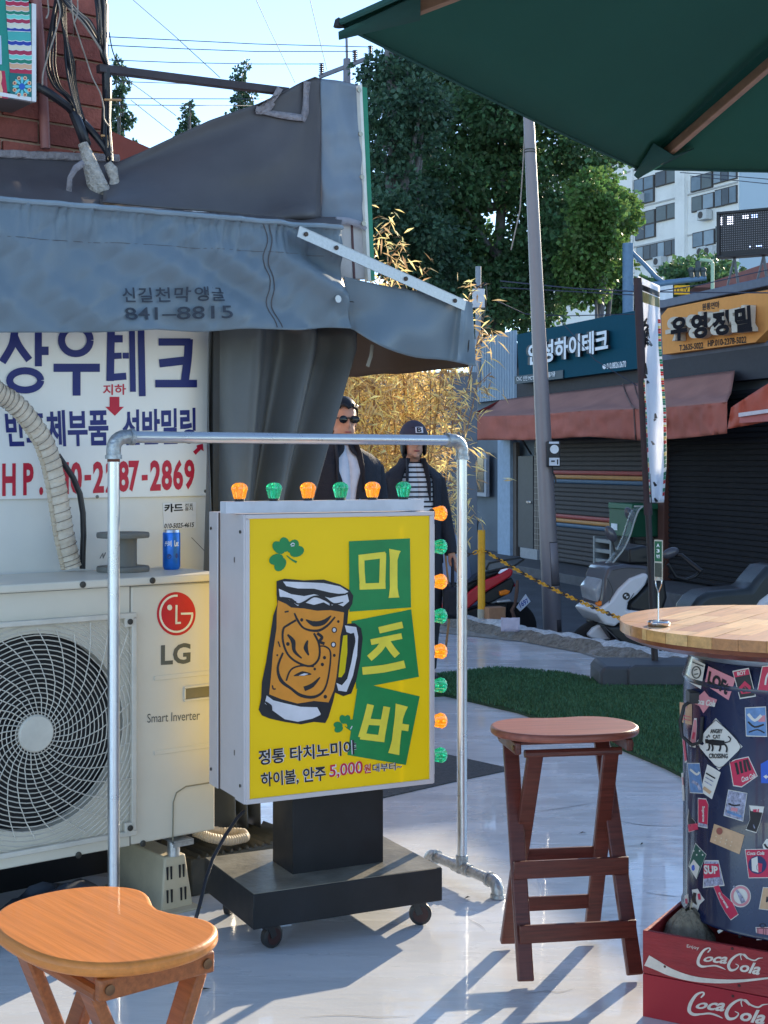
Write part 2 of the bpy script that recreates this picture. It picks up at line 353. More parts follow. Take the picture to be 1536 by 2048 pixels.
# dry scraps on the floor
m_scrap = mat('dry_scrap', (0.05, 0.045, 0.04), 0.8)
for px, py, l_, an, lab in ((402, 1982, 0.030, 0.3, 'dark curled leaf scrap on the floor right of the orange stool'), (1165, 1668, 0.016, 0.1, 'tiny dark scrap on the floor behind the brown stool'), (1284, 1690, 0.012, 0.9, 'tiny dark scrap on the floor left of the drum'), (935, 1798, 0.014, 0.5, 'tiny dark scrap on the floor near the rack foot'), (1040, 1788, 0.012, 1.4, 'tiny dark scrap on the floor right of the rack foot'), (700, 1640, 0.012, 0.4, 'tiny dark scrap on the floor behind the sign post')):
    p_ = ground(px, py); t = MB(); t.add([(-l_, 0, 0.002), (-l_ * .2, l_ * .3, 0.006), (l_, l_ * .1, 0.003), (l_ * .1, -l_ * .35, 0.007), (0, 0, 0.010)], [(0, 4, 1), (1, 4, 2), (2, 4, 3), (3, 4, 0)]); tag(t.build('dry_leaf', m_scrap, None, loc=p_, rotz=an, smooth=0), lab, 'leaf', 'dry scraps on the floor')
# ================================================================== left: brick building, tent awning, kiosk wall, air conditioner
F0 = Fr(-0.536, 4.51, 38.0)
def f0(yl): return lambda px, py: F0.pt(px, py, yl)
WALL = 0.45
# ---- brick building (wall plane behind the tent)
BR = 0.52
m_brick = [mat('brick_%d' % i, c, 0.85, var=0.22, scale=30, bump=0.35, bscale=90) for i, c in enumerate([S(150, 84, 74), S(138, 76, 68), S(160, 92, 80), S(128, 70, 64)])]
m_mort = mat('brick_mortar', S(178, 154, 138), 0.95, var=0.2, scale=40, bump=0.4, bscale=120)
bb = fthing('brick_building', 'red brick building wall rising above the grey tent awning', 'building', F0)
xr = F0.pt(214, 250, BR).x
bw = MB(); bw.box((xr - 1.6 - 0.006, BR + 1.6, 2.6), (3.2, 3.2 - 0.016, 5.2)); bw.build('wall', m_mort, bb, smooth=0)
bl = MB(); bl.box((0, 0, 0), (0.245, 0.03, 0.066)); bme = bl.mesh('brick')
bh = MB(); bh.box((0, 0, 0), (0.118, 0.03, 0.066)); bhm = bh.mesh('brick_half')
variants = []
for mm in m_brick:
    for base in (bme, bhm):
        c_ = base.copy(); c_.materials.append(mm); variants.append(c_)
z0 = 2.26
for r in range(16):
    z = z0 + r * 0.0765
    x = xr - (0.1225 if r % 2 else 0.059); half = not r % 2
    while x > xr - 1.15:
        me = variants[random.randrange(4) * 2 + (1 if half else 0)]
        o = bpy.data.objects.new('brick', me); COL.objects.link(o); o.parent = bb
        o.location = (x, BR + 0.006 + random.uniform(-0.002, 0.002), z); o.rotation_euler.y = random.uniform(-0.004, 0.004)
        w = 0.118 if half else 0.245; x -= w / 2 + 0.011 + 0.1225; half = False
# ---- dancheong style signboard fixed to the brick wall
sb = fthing('painted_signboard', 'teal signboard with wavy colour stripes and a flower on the brick wall', 'signboard', F0)
SY = 0.34
g5 = lambda y: (lambda x, yy: F0.pt(x / 4.654, yy / 4.654, y))       # crop 0,0 - 260,440
tl = F0.pt(-260, -60, SY); trp = F0.pt(70, 205, SY); bz = F0.pt(-10, 200, SY).z
b_ = MB(); b_.box(((tl.x + trp.x) / 2, (SY + BR) / 2 + 0.005, (tl.z + trp.z) / 2), (trp.x - tl.x, BR - SY - 0.012, tl.z - trp.z)); b_.build('box', mat('sign_grey', S(120, 118, 116), 0.6), sb, bevel=0.004)
pa = MB(); pa.box(((tl.x + trp.x) / 2 - 0.006, SY - 0.003, (tl.z + trp.z) / 2 + 0.008), (trp.x - tl.x - 0.02, 0.006, tl.z - trp.z - 0.02)); pa.build('panel', mat('sign_teal', S(20, 140, 125), 0.4), sb, smooth=0)
fr = MB(); fr.box((trp.x - 0.007, SY - 0.002, (tl.z + trp.z) / 2), (0.014, 0.014, tl.z - trp.z)); fr.box(((tl.x + trp.x) / 2 - 0.008, SY - 0.002, trp.z + 0.006), (trp.x - tl.x - 0.016, 0.014, 0.012)); fr.build('frame', mat('alu_white', S(225, 225, 225), 0.4), sb, smooth=0)
cols = [S(185, 40, 75), S(225, 175, 140), S(20, 130, 105), S(120, 215, 200), S(175, 45, 80), S(225, 220, 200), S(35, 60, 160), S(70, 175, 170)]
order = [(-120, 0), (-80, 1), (-35, 2), (0, 0), (45, 1), (90, 2), (125, 3), (165, 4), (205, 5), (250, 6), (285, 7), (370, 6), (410, 5), (455, 4), (500, 3), (540, 2), (580, 1), (630, 0), (680, None)]
wm = []
for i in range(len(order) - 1):
    y0, ci = order[i]; y1 = order[i + 1][0]
    mbx = wm and None
    t = MB(); top = []; bot = []
    for k in range(13):
        u = k / 12; x = 52 + u * 215 + (y0 * 0.06)
        wv = 9 * abs(math.sin(u * math.pi * 3)) if ci not in (7,) else 0
        top.append((x, y0 + 10 * u + wv)); bot.append((52 + u * 215 + y1 * 0.06, y1 + 10 * u + (9 * abs(math.sin(u * math.pi * 3)) if order[i + 1][1] is not None else 0)))
    gm = g5(SY - 0.0075)
    for k in range(12): t.add([gm(*top[k]), gm(*top[k + 1]), gm(*bot[k + 1]), gm(*bot[k])], [(0, 1, 2, 3)])
    t.build('stripe', mat('stripe_%d' % ci, cols[ci], 0.45, var=0.06), sb, smooth=0)
    l = MB(); stroke(l, [(a, b + 2) for a, b in top], 6, g5(SY - 0.0085), n=1); l.build('stripe_outline', mat('sign_white', S(225, 228, 230), 0.5), sb, smooth=0)
t = MB(); fillpoly(t, [(85, 675), (300, 690), (308, 930), (95, 915)], g5(SY - 0.0075)); t.build('flower_field', mat('deep_teal', S(15, 110, 110), 0.45), sb, smooth=0)
fl = MB(); gm = g5(SY - 0.0085)
for k in range(8):
    a = k * math.pi / 4; fillpoly(fl, disc2(205 + 55 * math.cos(a), 805 + 60 * math.sin(a), 34, 13, 12, a), gm)
fl.build('petal', mat('petal_cyan', S(110, 205, 215), 0.45), sb, smooth=0)
fl = MB(); gm = g5(SY - 0.0090)
for k in range(8):
    a = k * math.pi / 4 + math.pi / 8; fillpoly(fl, disc2(205 + 74 * math.cos(a), 805 + 84 * math.sin(a), 19, 19, 12), gm)
fl.build('petal', mat('petal_peach', S(235, 190, 150), 0.45), sb, smooth=0)
fl = MB(); gm = g5(SY - 0.0096)
for k in range(8):
    a = k * math.pi / 4 + math.pi / 8; fillpoly(fl, disc2(205 + 74 * math.cos(a), 805 + 84 * math.sin(a), 9, 9, 10), gm)
fl.build('petal_dot', mat('dot_red', S(165, 40, 60), 0.45), sb, smooth=0)
fl = MB(); fillpoly(fl, disc2(205, 805, 28, 30), g5(SY - 0.0098)); fl.build('flower_centre', mat('dot_blue', S(30, 95, 190), 0.45), sb, smooth=0)
t = MB(); fillpoly(t, [(-30, 655), (45, 660), (75, 920), (-30, 905)], g5(SY - 0.0075)); t.build('corner_field', mat('stripe_0', cols[0]), sb, smooth=0)
t = MB(); fillpoly(t, [(-30, 655), (12, 660), (20, 720), (10, 780), (28, 840), (18, 910), (-30, 905)], g5(SY - 0.0085)); t.build('corner_scallop', mat('petal_peach', cols[1]), sb, smooth=0)
t = MB(); fillpoly(t, [(-30, 330), (10, 330), (18, 600), (-30, 600)], g5(SY - 0.0075)); t.build('corner_panel', mat('sign_pale', S(190, 205, 225), 0.45), sb, smooth=0)
# ---- drain pipe on the brick wall
dp = MB(); dp.tube([F0.pt(70, -40, 0.475), F0.pt(84, 150, 0.475), F0.pt(91, 297, 0.475)], 0.0165, 12)
tag(dp.build('drain_pipe', mat('pipe_red', S(150, 96, 92), 0.5), None, loc=F0.o, rotz=F0.a), 'thin red brown drain pipe running down the brick wall', 'pipe')
# ---- tent awning
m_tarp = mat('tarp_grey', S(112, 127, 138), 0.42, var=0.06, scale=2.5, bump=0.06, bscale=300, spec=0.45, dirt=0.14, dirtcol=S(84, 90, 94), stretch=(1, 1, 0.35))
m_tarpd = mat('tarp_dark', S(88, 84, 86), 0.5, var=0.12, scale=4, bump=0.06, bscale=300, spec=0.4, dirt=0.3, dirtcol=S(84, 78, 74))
m_steel = mat('galvanised', (0.52, 0.53, 0.54), 0.42, metal=0.85, var=0.2, scale=60, rvar=0.12)
m_stencil = mat('stencil_ink', S(52, 60, 72), 0.7, var=0.25, scale=60)
VY = 0.08
tent = fthing('tent_awning', 'grey tarpaulin awning with stencilled phone number hanging over the wall sign', 'awning', F0)
def quadpt(q, u, v):              # q corner 3D: tl,tr,br,bl ; v=0 top
    a = q[0].lerp(q[1], u); b = q[3].lerp(q[2], u); return a.lerp(b, v)
vq = [F0.pt(-170, 388, VY), F0.pt(682, 458, VY), F0.pt(704, 657, VY), F0.pt(-170, 668, VY)]
def val(u, v):
    p = quadpt(vq, u, v)
    X = u * 30
    dy = 0.034 * (0.30 - abs(nz(X * 1.7 + v * 1.5, v * 0.8))) * (0.5 + abs(nz(X * .5, 3))) * max(0, 1 - v * 2.6) + 0.05 * nz(X * 0.28 - v * 2.4, v * 1.8, 3) * min(1, v * 3)
    dy += 0.010 * nz(X * 0.8 + v * 4, v * 3, 8) + 0.012 * max(0, 0.25 - abs(nz(X * 0.3 + v * 3.5, v * 1.2, 11)))
    dy += -0.016 * max(0, 1 - abs(v - 0.0) * 18) * (0.6 + 0.4 * nz(X * 2.2, 1))
    for cx, wdt, amp in ((0.955, 0.05, 0.012),): dy += amp * math.exp(-((u - cx - 0.05 * (v - .4)) / wdt) ** 2) * math.sin(v * 9)
    dy += 0.02 * math.exp(-((u - 1.02 + 0.22 * abs(v - .66)) / 0.045) ** 2)
    return Vector((p.x, p.y + dy, p.z + 0.008 * nz(X * 0.3, 7) * v))
m_ = MB(); m_.grid(val, 280, 60); m_.build('valance', m_tarp, tent, smooth=80, solid=0.004)
m_ = MB(); m_.tube([val(k / 60, 0.0) + Vector((0, -0.004, 0.004)) for k in range(61)], 0.009, 8); m_.build('top_hem', mat('tarp_hem', S(135, 150, 160), 0.4), tent)
for us in (0.785, 0.797):
    m_ = MB(); m_.tube([val(us + 0.006 * math.sin(k * .6), 0.02 + k * 0.96 / 24) + Vector((0, -0.004, 0)) for k in range(25)], 0.0018, 5); m_.build('seam', m_tarpd, tent)
m_ = MB(); m_.tube([val(k / 60 * 0.99, 0.27 + 0.002 * math.sin(k * 0.9)) + Vector((0, -0.0022, 0)) for k in range(61)], 0.0008, 4); m_.build('seam', m_tarpd, tent)
m_ = MB(); c_ = F0.pt(676, 598, VY - 0.03); m_.lathe([(0.007, -0.002), (0.013, -0.002), (0.013, 0.002), (0.007, 0.002)], 16, c_, 'y'); m_.build('eyelet', m_steel, tent)
# stencil letters follow the cloth
def valmap(px, py):
    p = F0.pt(px, py, VY); u = (p.x - vq[0].x) / (vq[1].x - vq[0].x); top = vq[0].z + (vq[1].z - vq[0].z) * u; bot = vq[3].z + (vq[2].z - vq[3].z) * u
    v = (top - p.z) / (top - bot); r = val(min(1, max(0, u)), min(1, max(0, v))); return Vector((p.x, r.y - 0.011, p.z))
letter('stencil_lettering', '신길천막앵글', m_stencil, tent, [(237, 576), (446, 574), (446, 603), (240, 606)], valmap, 0.012, spacing=1.15)
letter('stencil_lettering', '841–8815', m_stencil, tent, [(243, 616), (455, 612), (456, 638), (245, 641)], valmap, 0.008)
# roof sheet up to the brick wall
rq = [F0.pt(-170, 306, BR - 0.02), F0.pt(235, 322, BR - 0.02), vq[0].lerp(vq[1], 0.48) + Vector((0, 0.004, 0.0)), vq[0] + Vector((0, 0.004, 0))]
def roof(u, v):
    p = quadpt(rq, u, v); return p + Vector((0, 0, 0.028 * math.sin(v * math.pi) * (0.6 + nz(u * 6, v * 2)) - 0.035 * math.sin(v * math.pi)))
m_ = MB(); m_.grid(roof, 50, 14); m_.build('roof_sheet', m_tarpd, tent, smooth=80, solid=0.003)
m_seal = mat('sealing_tape', S(150, 142, 146), 0.75, var=0.25, scale=40, bump=0.8, bscale=60, dirt=0.4, dirtcol=S(100, 92, 90))
m_ = MB(); m_.tube([roof(k / 24, 0.0) + Vector((0, -0.012, 0.006 + 0.006 * nz(k * .8, 3))) for k in range(25)], [0.013 + 0.006 * abs(nz(k * .7, 5)) for k in range(25)], 8, flat=0.5); m_.build('sealing_strip', m_seal, tent)
# right-hand side flap hanging from the steel angle
def pxc(pts, y): return [F0.pt(a, b, y) for a, b in pts]
topf = [(688, 552), (740, 566), (800, 577), (860, 586), (915, 592), (944, 606)]; botf = [(700, 655), (735, 678), (778, 700), (830, 716), (895, 720), (952, 733)]
def lerp_list(L, u):
    k = u * (len(L) - 1); i = min(int(k), len(L) - 2); t = k - i; return (L[i][0] * (1 - t) + L[i + 1][0] * t, L[i][1] * (1 - t) + L[i + 1][1] * t)
def smooth_list(L, u): 
    a = lerp_list(L, max(0, u - .07)); b = lerp_list(L, u); c = lerp_list(L, min(1, u + .07)); return ((a[0] + 2 * b[0] + c[0]) / 4 if 0.02 < u < .98 else b[0], (a[1] + 2 * b[1] + c[1]) / 4)
def flap(u, v):
    a = smooth_list(topf, u); b = smooth_list(botf, u); px = a[0] * (1 - v) + b[0] * v; py = a[1] * (1 - v) + b[1] * v
    yl = VY + 0.03 * math.sin(u * 7 + v * 2.4) * (0.35 + v) - 0.03 * v + 0.02 * nz(u * 5, v * 2, 5) + 0.05 * (1 - u) * v - 0.03 * math.exp(-((u - .87) / .03) ** 2)
    return F0.pt(px, py, yl)
m_ = MB(); m_.grid(flap, 60, 24); m_.build('side_flap', m_tarp, tent, smooth=80, solid=0.004)
cx_ = F0.pt(948, 700, VY)
zt_, zb_ = F0.pt(945, 606, VY).z, F0.pt(952, 735, VY).z
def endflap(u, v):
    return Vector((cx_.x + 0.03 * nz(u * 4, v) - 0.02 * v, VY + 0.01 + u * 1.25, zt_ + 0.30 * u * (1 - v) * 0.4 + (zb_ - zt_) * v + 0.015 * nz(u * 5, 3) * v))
m_ = MB(); m_.grid(endflap, 30, 10); m_.build('end_flap', mat('tarp_shade_dark', S(46, 40, 38), 0.7), tent, smooth=80, solid=0.004)  # near-black paints in the tent's inner shade, here and on the under sheet
m_ = MB()
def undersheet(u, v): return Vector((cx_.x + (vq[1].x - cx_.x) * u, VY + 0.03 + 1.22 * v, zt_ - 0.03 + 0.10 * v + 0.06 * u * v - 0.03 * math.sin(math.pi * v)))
m_.grid(undersheet, 12, 12); m_.build('under_sheet', mat('tarp_shade_dark', S(46, 40, 38), 0.7), tent, smooth=80, solid=0.003)
m_ = MB(); m_.tube([F0.pt(745, 690, 0.13), F0.pt(742, 712, 0.12), F0.pt(735, 733, 0.12)], 0.0075, 6, flat=0.4); m_.build('tie_strap', mat('strap', S(130, 124, 112), 0.8), tent)
# steel angle brace
a_, b_ = F0.pt(597, 462, VY - 0.045), F0.pt(931, 611, VY - 0.045)
m_ = MB(); dirv = (b_ - a_).normalized(); upv = Vector((0, -1, 0)).cross(dirv); 
if upv.z < 0: upv = -upv
h_ = 0.040
m_.add([a_ - upv * h_ / 2, b_ - upv * h_ / 2, b_ + upv * h_ / 2, a_ + upv * h_ / 2] + [p + Vector((0, 0.004, 0)) for p in (a_ - upv * h_ / 2, b_ - upv * h_ / 2, b_ + upv * h_ / 2, a_ + upv * h_ / 2)], [(0, 1, 2, 3), (7, 6, 5, 4), (0, 4, 5, 1), (1, 5, 6, 2), (2, 6, 7, 3), (3, 7, 4, 0)])
t_ = [a_ + upv * h_ / 2, b_ + upv * h_ / 2, b_ + upv * h_ / 2 + Vector((0, 0.04, 0)), a_ + upv * h_ / 2 + Vector((0, 0.04, 0))]
m_.add(t_ + [p - upv * 0.004 for p in t_], [(3, 2, 1, 0), (4, 5, 6, 7), (0, 1, 5, 4), (1, 2, 6, 5), (2, 3, 7, 6), (3, 0, 4, 7)])
br_ = m_.build('angle_brace', m_steel, tent, smooth=0)
for k in (0.04, 0.21, 0.62, 0.93):
    m_ = MB(); m_.lathe([(0.008, 0.0), (0.008, -0.004), (0.004, -0.006)], 8, a_.lerp(b_, k) + Vector((0, -0.001, 0)), 'y'); m_.build('bolt', mat('rust_bolt', S(90, 78, 70), 0.6, metal=0.6), br_)
# dark tent frame post and curtains
m_ = MB(); p_ = F0.pt(430, 900, 0.40); m_.box((p_.x, 0.40, 0.93), (0.035, 0.03, 1.86)); m_.build('post', mat('post_dark', S(58, 60, 62), 0.6), tent, bevel=0.003)
for zz in (905, 1000):
    pass
m_curt = mat('curtain_tarp', S(84, 88, 92), 0.38, var=0.12, scale=5, bump=0.05, bscale=200, spec=0.5)
cq = [F0.pt(420, 632, 0.36), F0.pt(706, 632, 0.36), F0.pt(560, 1500, 0.36), F0.pt(420, 1660, 0.36)]
def curtain(u, v):
    rr_ = F0.pt(672 - 285 * min(0.6, max(-0.1, v - 0.149)), 900, 0.36).x
    x = cq[0].x + (rr_ - cq[0].x) * u; z = cq[0].z + (0.12 - cq[0].z) * v
    y = 0.36 + 0.075 * math.sin(u * 17 + 0.8 * nz(u * 3, v * 1.5) * 2) * (0.55 + 0.45 * v) + 0.03 * nz(u * 8, v * 2, 4)
    return Vector((x, y, z))
m_ = MB(); m_.grid(curtain, 90, 40); m_.build('curtain', m_curt, tent, smooth=80, solid=0.003)
# back board of the kiosk next to the curtain
# ---- signboard wrapped in tarpaulin above the awning
wr = fthing('wrapped_signboard', 'dark tarpaulin wrapped round a tall signboard with a green edge above the awning', 'signboard', F0)
topL = [(212, 336), (300, 296), (420, 240), (520, 206), (560, 188), (600, 166), (630, 154), (641, 158)]; botL = [(205, 404), (300, 414), (420, 424), (520, 434), (560, 437), (600, 440), (630, 441), (641, 440)]
def wface(u, v):
    a = lerp_list(topL, u); b = lerp_list(botL, u); px = a[0] * (1 - v) + b[0] * v; py = a[1] * (1 - v) + b[1] * v
    yl = 0.30 - 0.16 * v ** 2 * (1 - u * 0.75) + 0.10 * (1 - u) ** 2 * (1 - v) - 0.05 * math.exp(-((v - 0.95) / 0.07) ** 2) * math.exp(-((u - .8) / .2) ** 2) + 0.03 * nz(u * 4 + v * 2, v * 3, 2) * (1 - u ** 4) + 0.03 * math.sin(u * 8 + v * 5) * (1 - u ** 3) * v
    return F0.pt(px, py, yl)
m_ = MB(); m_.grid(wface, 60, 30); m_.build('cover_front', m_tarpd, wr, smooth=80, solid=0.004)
topR = [(641, 158), (680, 162), (722, 172)]; botR = [(641, 440), (682, 444), (726, 446)]
def wface2(u, v):
    a = lerp_list(topR, u); b = lerp_list(botR, u); px = a[0] * (1 - v) + b[0] * v; py = a[1] * (1 - v) + b[1] * v
    return F0.pt(px, py, 0.30 - 0.09 * u + 0.012 * nz(u * 3, v * 5, 6) + 0.012 * math.sin(u * 3.1) * nz(v * 4, 1))
m_ = MB(); m_.grid(wface2, 20, 40); m_.build('cover_side', mat('tarp_skylit', S(120, 132, 146), 0.4, var=0.08, scale=6, spec=0.5), wr, smooth=80, solid=0.004)  # same tarp, coloured lighter for the skylight on this side
def wtop(u, v):
    a = lerp_list(topL[3:] + topR[1:], u); return F0.pt(a[0], a[1], 0.30 - 0.07 * max(0, u - .6)) + Vector((0.05 * v, 0.35 * v, -0.05 * v * v))
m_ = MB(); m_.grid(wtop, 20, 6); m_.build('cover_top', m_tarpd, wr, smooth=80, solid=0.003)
for px, py in ((718, 180), (721, 268), (724, 354), (727, 447)):
    m_ = MB(); m_.lathe([(0.004, -0.003), (0.009, -0.003), (0.009, 0.003), (0.004, 0.003)], 14, F0.pt(px, py, 0.185), 'y'); m_.build('eyelet', mat('brass_eyelet', S(170, 165, 150), 0.4, metal=0.7), wr)
def filler(u, v):
    px = 200 + 488 * u; f_ = val(min(1, max(0, (F0.pt(px, 430, VY).x - vq[0].x) / (vq[1].x - vq[0].x))), 0.0); uu = min(1, max(0, (px - 205) / 436)); b = lerp_list(botL, uu) if px < 641 else (px, 440)
    return f_.lerp(F0.pt(px, b[1] - 6, 0.34), v) + Vector((0, 0.002, 0.012 * math.sin(math.pi * v)))
m_ = MB(); m_.grid(filler, 60, 8); m_.build('cover_apron', m_tarpd, wr, smooth=80, solid=0.003)
# tape repairs
for pts in ([(545, 205), (535, 220), (520, 222), (512, 222)], [(512, 218), (540, 226), (575, 232), (605, 236)], [(614, 163), (612, 195), (610, 225), (604, 242)], [(560, 176), (548, 196), (530, 212), (514, 224)]):
    t = MB(); 
    def tm(px, py):
        lo = 0.0; u = min(1, max(0, (px - 212) / 429)); a = lerp_list(topL, u); b = lerp_list(botL, u)
        # invert px monotonic
        uu = u
        for _ in range(12):
            a = lerp_list(topL, uu); uu = min(1, max(0, uu + (px - a[0]) / 429))
        b = lerp_list(botL, uu); v = min(1, max(0, (py - a[1]) / (b[1] - a[1]))); q = wface(uu, v); return Vector((F0.pt(px, py, q.y - 0.012).x, q.y - 0.012, F0.pt(px, py, q.y - 0.012).z))
    stroke(t, pts, [13, 11, 14, 12], tm, n=8); t.build('repair_tape', m_seal, wr, smooth=60, solid=0.004)
# signboard edge: white rim, green edge, white back with dark joint
e0, e1 = 0.19, 0.30
def edge(name, m, pts, y, th=0.02):
    t = MB(); a = [F0.pt(x, yy, y) for x, yy in pts]; t.add(a + [p + Vector((0, th, 0)) for p in a], [(0, 1, 2, 3), (7, 6, 5, 4), (0, 4, 5, 1), (1, 5, 6, 2), (2, 6, 7, 3), (3, 7, 4, 0)]); t.build(name, m, wr, smooth=0)
edge('rim', mat('sign_rim_white', S(225, 222, 212), 0.4), [(719, 170), (724, 168), (742, 562), (736, 562)], 0.20)
edge('green_edge', mat('sign_green', S(12, 128, 96), 0.4), [(724.5, 173), (734, 176), (750, 560), (742, 562)], 0.205)
edge('back_panel', mat('sign_back', S(196, 190, 186), 0.6, dirt=0.4, dirtcol=S(150, 140, 120)), [(668, 442), (728, 448), (736, 558), (680, 556)], 0.22, 0.03)
edge('joint', mat('joint_dark', S(92, 60, 62), 0.6), [(702.5, 450), (706, 450), (711, 557), (707, 557)], 0.2165, 0.003)
t = MB(); t.tube([F0.pt(x, y, 0.20 + 0.01 * nz(x * .2)) for x, y in [(672, 440), (684, 442), (696, 441), (708, 445), (720, 449), (732, 458)]], [.012, .014, .011, .012, .011, .008], 8, flat=0.4); t.build('cover_hem', mat('hem_pale', S(150, 148, 156), 0.7), wr)
# ---- dark steel arm from the brick corner to the wrapped sign
sa = MB(); sa.bar(F0.pt(196, 137, 0.36), F0.pt(575, 184, 0.33), 0.03, 0.026)
tag(sa.build('support_arm', mat('arm_dark', S(66, 58, 62), 0.6, var=0.2), None, bevel=0.002, loc=F0.o, rotz=F0.a), 'dark steel bar running from the brick corner to the wrapped signboard', 'steel bar')
# ---- cable bundles coming down the brick corner
cb = fthing('cable_bundle', 'tangle of black cables hanging down the corner of the brick building', 'cables', F0)
m_cab = mat('cable_black', S(34, 34, 40), 0.38, var=0.2); m_cabw = mat('cable_pale', S(150, 138, 128), 0.5, var=0.3, scale=40)
def cable(pts, r, m, y0=0.38, par=cb, name='cable', n=6):
    P = []
    for i in range(len(pts) - 1):
        p0, p1, p2, p3 = pts[max(0, i - 1)], pts[i], pts[i + 1], pts[min(len(pts) - 1, i + 2)]
        for k in range(5):
            t = k / 5; P.append([0.5 * (2 * p1[j] + (p2[j] - p0[j]) * t + (2 * p0[j] - 5 * p1[j] + 4 * p2[j] - p3[j]) * t * t + (3 * p1[j] - p0[j] - 3 * p2[j] + p3[j]) * t ** 3) for j in range(2)])
    P.append(pts[-1]); t = MB(); ph = random.uniform(0, 6)
    t.tube([F0.pt(a, b, y0 + 0.012 * math.sin(ph + i * .25)) for i, (a, b) in enumerate(P)], r, n); return t.build(name, m, par)
k5 = lambda pts: [(x / 4.654, y / 4.654) for x, y in pts]
cable(k5([(345, 805), (430, 850), (520, 910), (640, 1000), (700, 1080)]), [0.014] * 21, m_cab, 0.36, n=10)
for j in range(5): cable(k5([(540 + j * 14, -60), (560 + j * 12, 120), (600 + j * 5, 350), (610 + j * 18, 560), (640 + j * 16, 760), (690 + j * 12, 960), (740 + j * 12, 1130), (780 + j * 10, 1300)]), 0.0042, m_cab, 0.35 + 0.008 * j)
for j in range(4): cable(k5([(520 + j * 10, -40), (480 + j * 12, 200), (440 + j * 25, 420), (430 + j * 28, 620), (500 + j * 20, 800), (610 + j * 14, 900), (690, 1010)]), 0.0036, m_cab, 0.36 + 0.006 * j)
for j in range(8): cable(k5([(560 + j * 8, -30), (640 + j * 14, 80 + j * 4), (760 + j * 12, 200), (860 + j * 9, 340 + j * 2), (940 + j * 6, 470), (1000, 600)]), 0.0036, m_cab if j % 3 else m_cabw, 0.34 + 0.006 * j)
for j in range(7): cable(k5([(880 + j * 16, -60), (900 + j * 16, 100), (915 + j * 13, 300), (940 + j * 8, 500), (980 + j * 5, 640), (985 + j * 6, 900), (985 + j * 6, 1150), (990 + j * 8, 1400), (995 + j * 8, 1500)]), 0.0042, m_cab if j not in (2, 5) else m_cabw, 0.35 + 0.008 * (j % 4))
cable(k5([(990, 640), (995, 900), (985, 1150), (975, 1330)]), 0.016, m_cab, 0.37, n=10)
cable(k5([(770, 1130), (860, 1230), (950, 1340), (1020, 1450)]), 0.012, m_cab, 0.36, n=10)
cable(k5([(690, 1060), (740, 1180), (780, 1290), (800, 1340)]), 0.017, m_cab, 0.36, n=10)
cable(k5([(530, -20), (560, 120), (510, 320), (440, 540), (400, 690), (395, 790)]), 0.0028, m_cabw, 0.33)
cable(k5([(660, -30), (685, 180), (740, 360), (800, 540), (860, 720), (930, 860), (965, 1000), (970, 1110), (1020, 1180)]), 0.0026, m_cabw, 0.33)
cable(k5([(440, -30), (452, 110), (430, 170)]), 0.0026, m_cabw, 0.33); cable(k5([(720, -20), (722, 110), (690, 220)]), 0.0026, m_cabw, 0.33)
cable(k5([(1015, 300), (1050, 480), (1110, 600), (1200, 740)]), 0.0022, m_cab, 0.36)
for q in ([(975, 928), (1125, 930)], [(945, 1262), (1010, 1268)]): cable(k5(q), 0.004, mat('clip_copper', S(200, 150, 100), 0.5), 0.33, name='clip')
m_tape = mat('wrap_tape', S(190, 180, 170), 0.85, var=0.35, scale=70, bump=1.0, bscale=70, dirt=0.7, dirtcol=S(96, 84, 76))
t = MB(); P = k5([(770, 1335), (810, 1440), (850, 1560), (890, 1680), (930, 1780), (960, 1830)]); t.tube([F0.pt(a, b, 0.31 - 0.03 * i / 5) for i, (a, b) in enumerate(P)], [.016, .020, .026, .031, .034, .022], 12); t.build('wrapped_tail', m_tape, cb, smooth=70)
t = MB(); P = k5([(1000, 1520), (1040, 1580), (1065, 1680), (1030, 1790)]); t.tube([F0.pt(a, b, 0.30) for a, b in P], [.014, .022, .018, .010], 10, flat=.6); t.build('wrapped_tail', m_tape, cb, smooth=70)
t = MB(); P = k5([(770, 1520), (700, 1570), (650, 1660), (640, 1780), (665, 1845), (760, 1870), (880, 1905), (990, 1900), (1020, 1800)]); t.tube([F0.pt(a, b, 0.27 - 0.02 * math.sin(i)) for i, (a, b) in enumerate(P)], [.012, .012, .010, .011, .010, .009, .009, .010, .008], 8, flat=.6); t.build('torn_sleeve_rim', m_seal, cb, smooth=70)
# small red roof seen behind the cables
rf = MB(); a = F0.pt(222, 262, 1.2); b = F0.pt(300, 296, 1.2); rf.add([a, b, F0.pt(222, 420, 1.2), a + Vector((0, 1.5, 0)), b + Vector((0, 1.5, 0))], [(0, 1, 2), (0, 3, 4, 1)])
rf.build('gable', mat('red_roof', S(120, 66, 60), 0.7), bb, smooth=0)
# ---- kiosk wall
kw = fthing('kiosk_wall', 'white painted kiosk wall panel behind the air conditioner', 'wall', F0)
xk = F0.pt(421, 900, WALL).x
m_wall = mat('white_panel', S(222, 220, 214), 0.55, var=0.05, scale=3, dirt=0.25, dirtcol=S(185, 180, 170))
t = MB(); t.box((xk - 1.3, WALL + 0.04, 1.11), (2.6, 0.08, 1.70)); t.build('panel', m_wall, kw, bevel=0.003); t = MB(); t.box((xk - 1.3, WALL + 0.10, 0.13), (2.6, 0.06, 0.26)); t.build('shade_strip', mat('shade_strip_dark', S(30, 30, 33), 0.8), kw, smooth=0)  # near-black strip stands in for the shade beneath the unit
t = MB(); stroke(t, [(383, 1075), (412, 1105), (425, 1122)], 1.2, f0(WALL - 0.001), n=2); stroke(t, [(200, 1117), (206, 1106), (206, 1117), (211, 1105)], 1.5, f0(WALL - 0.001), n=2); t.build('scratch', mat('scratch', S(90, 90, 95), 0.8), kw, smooth=0)
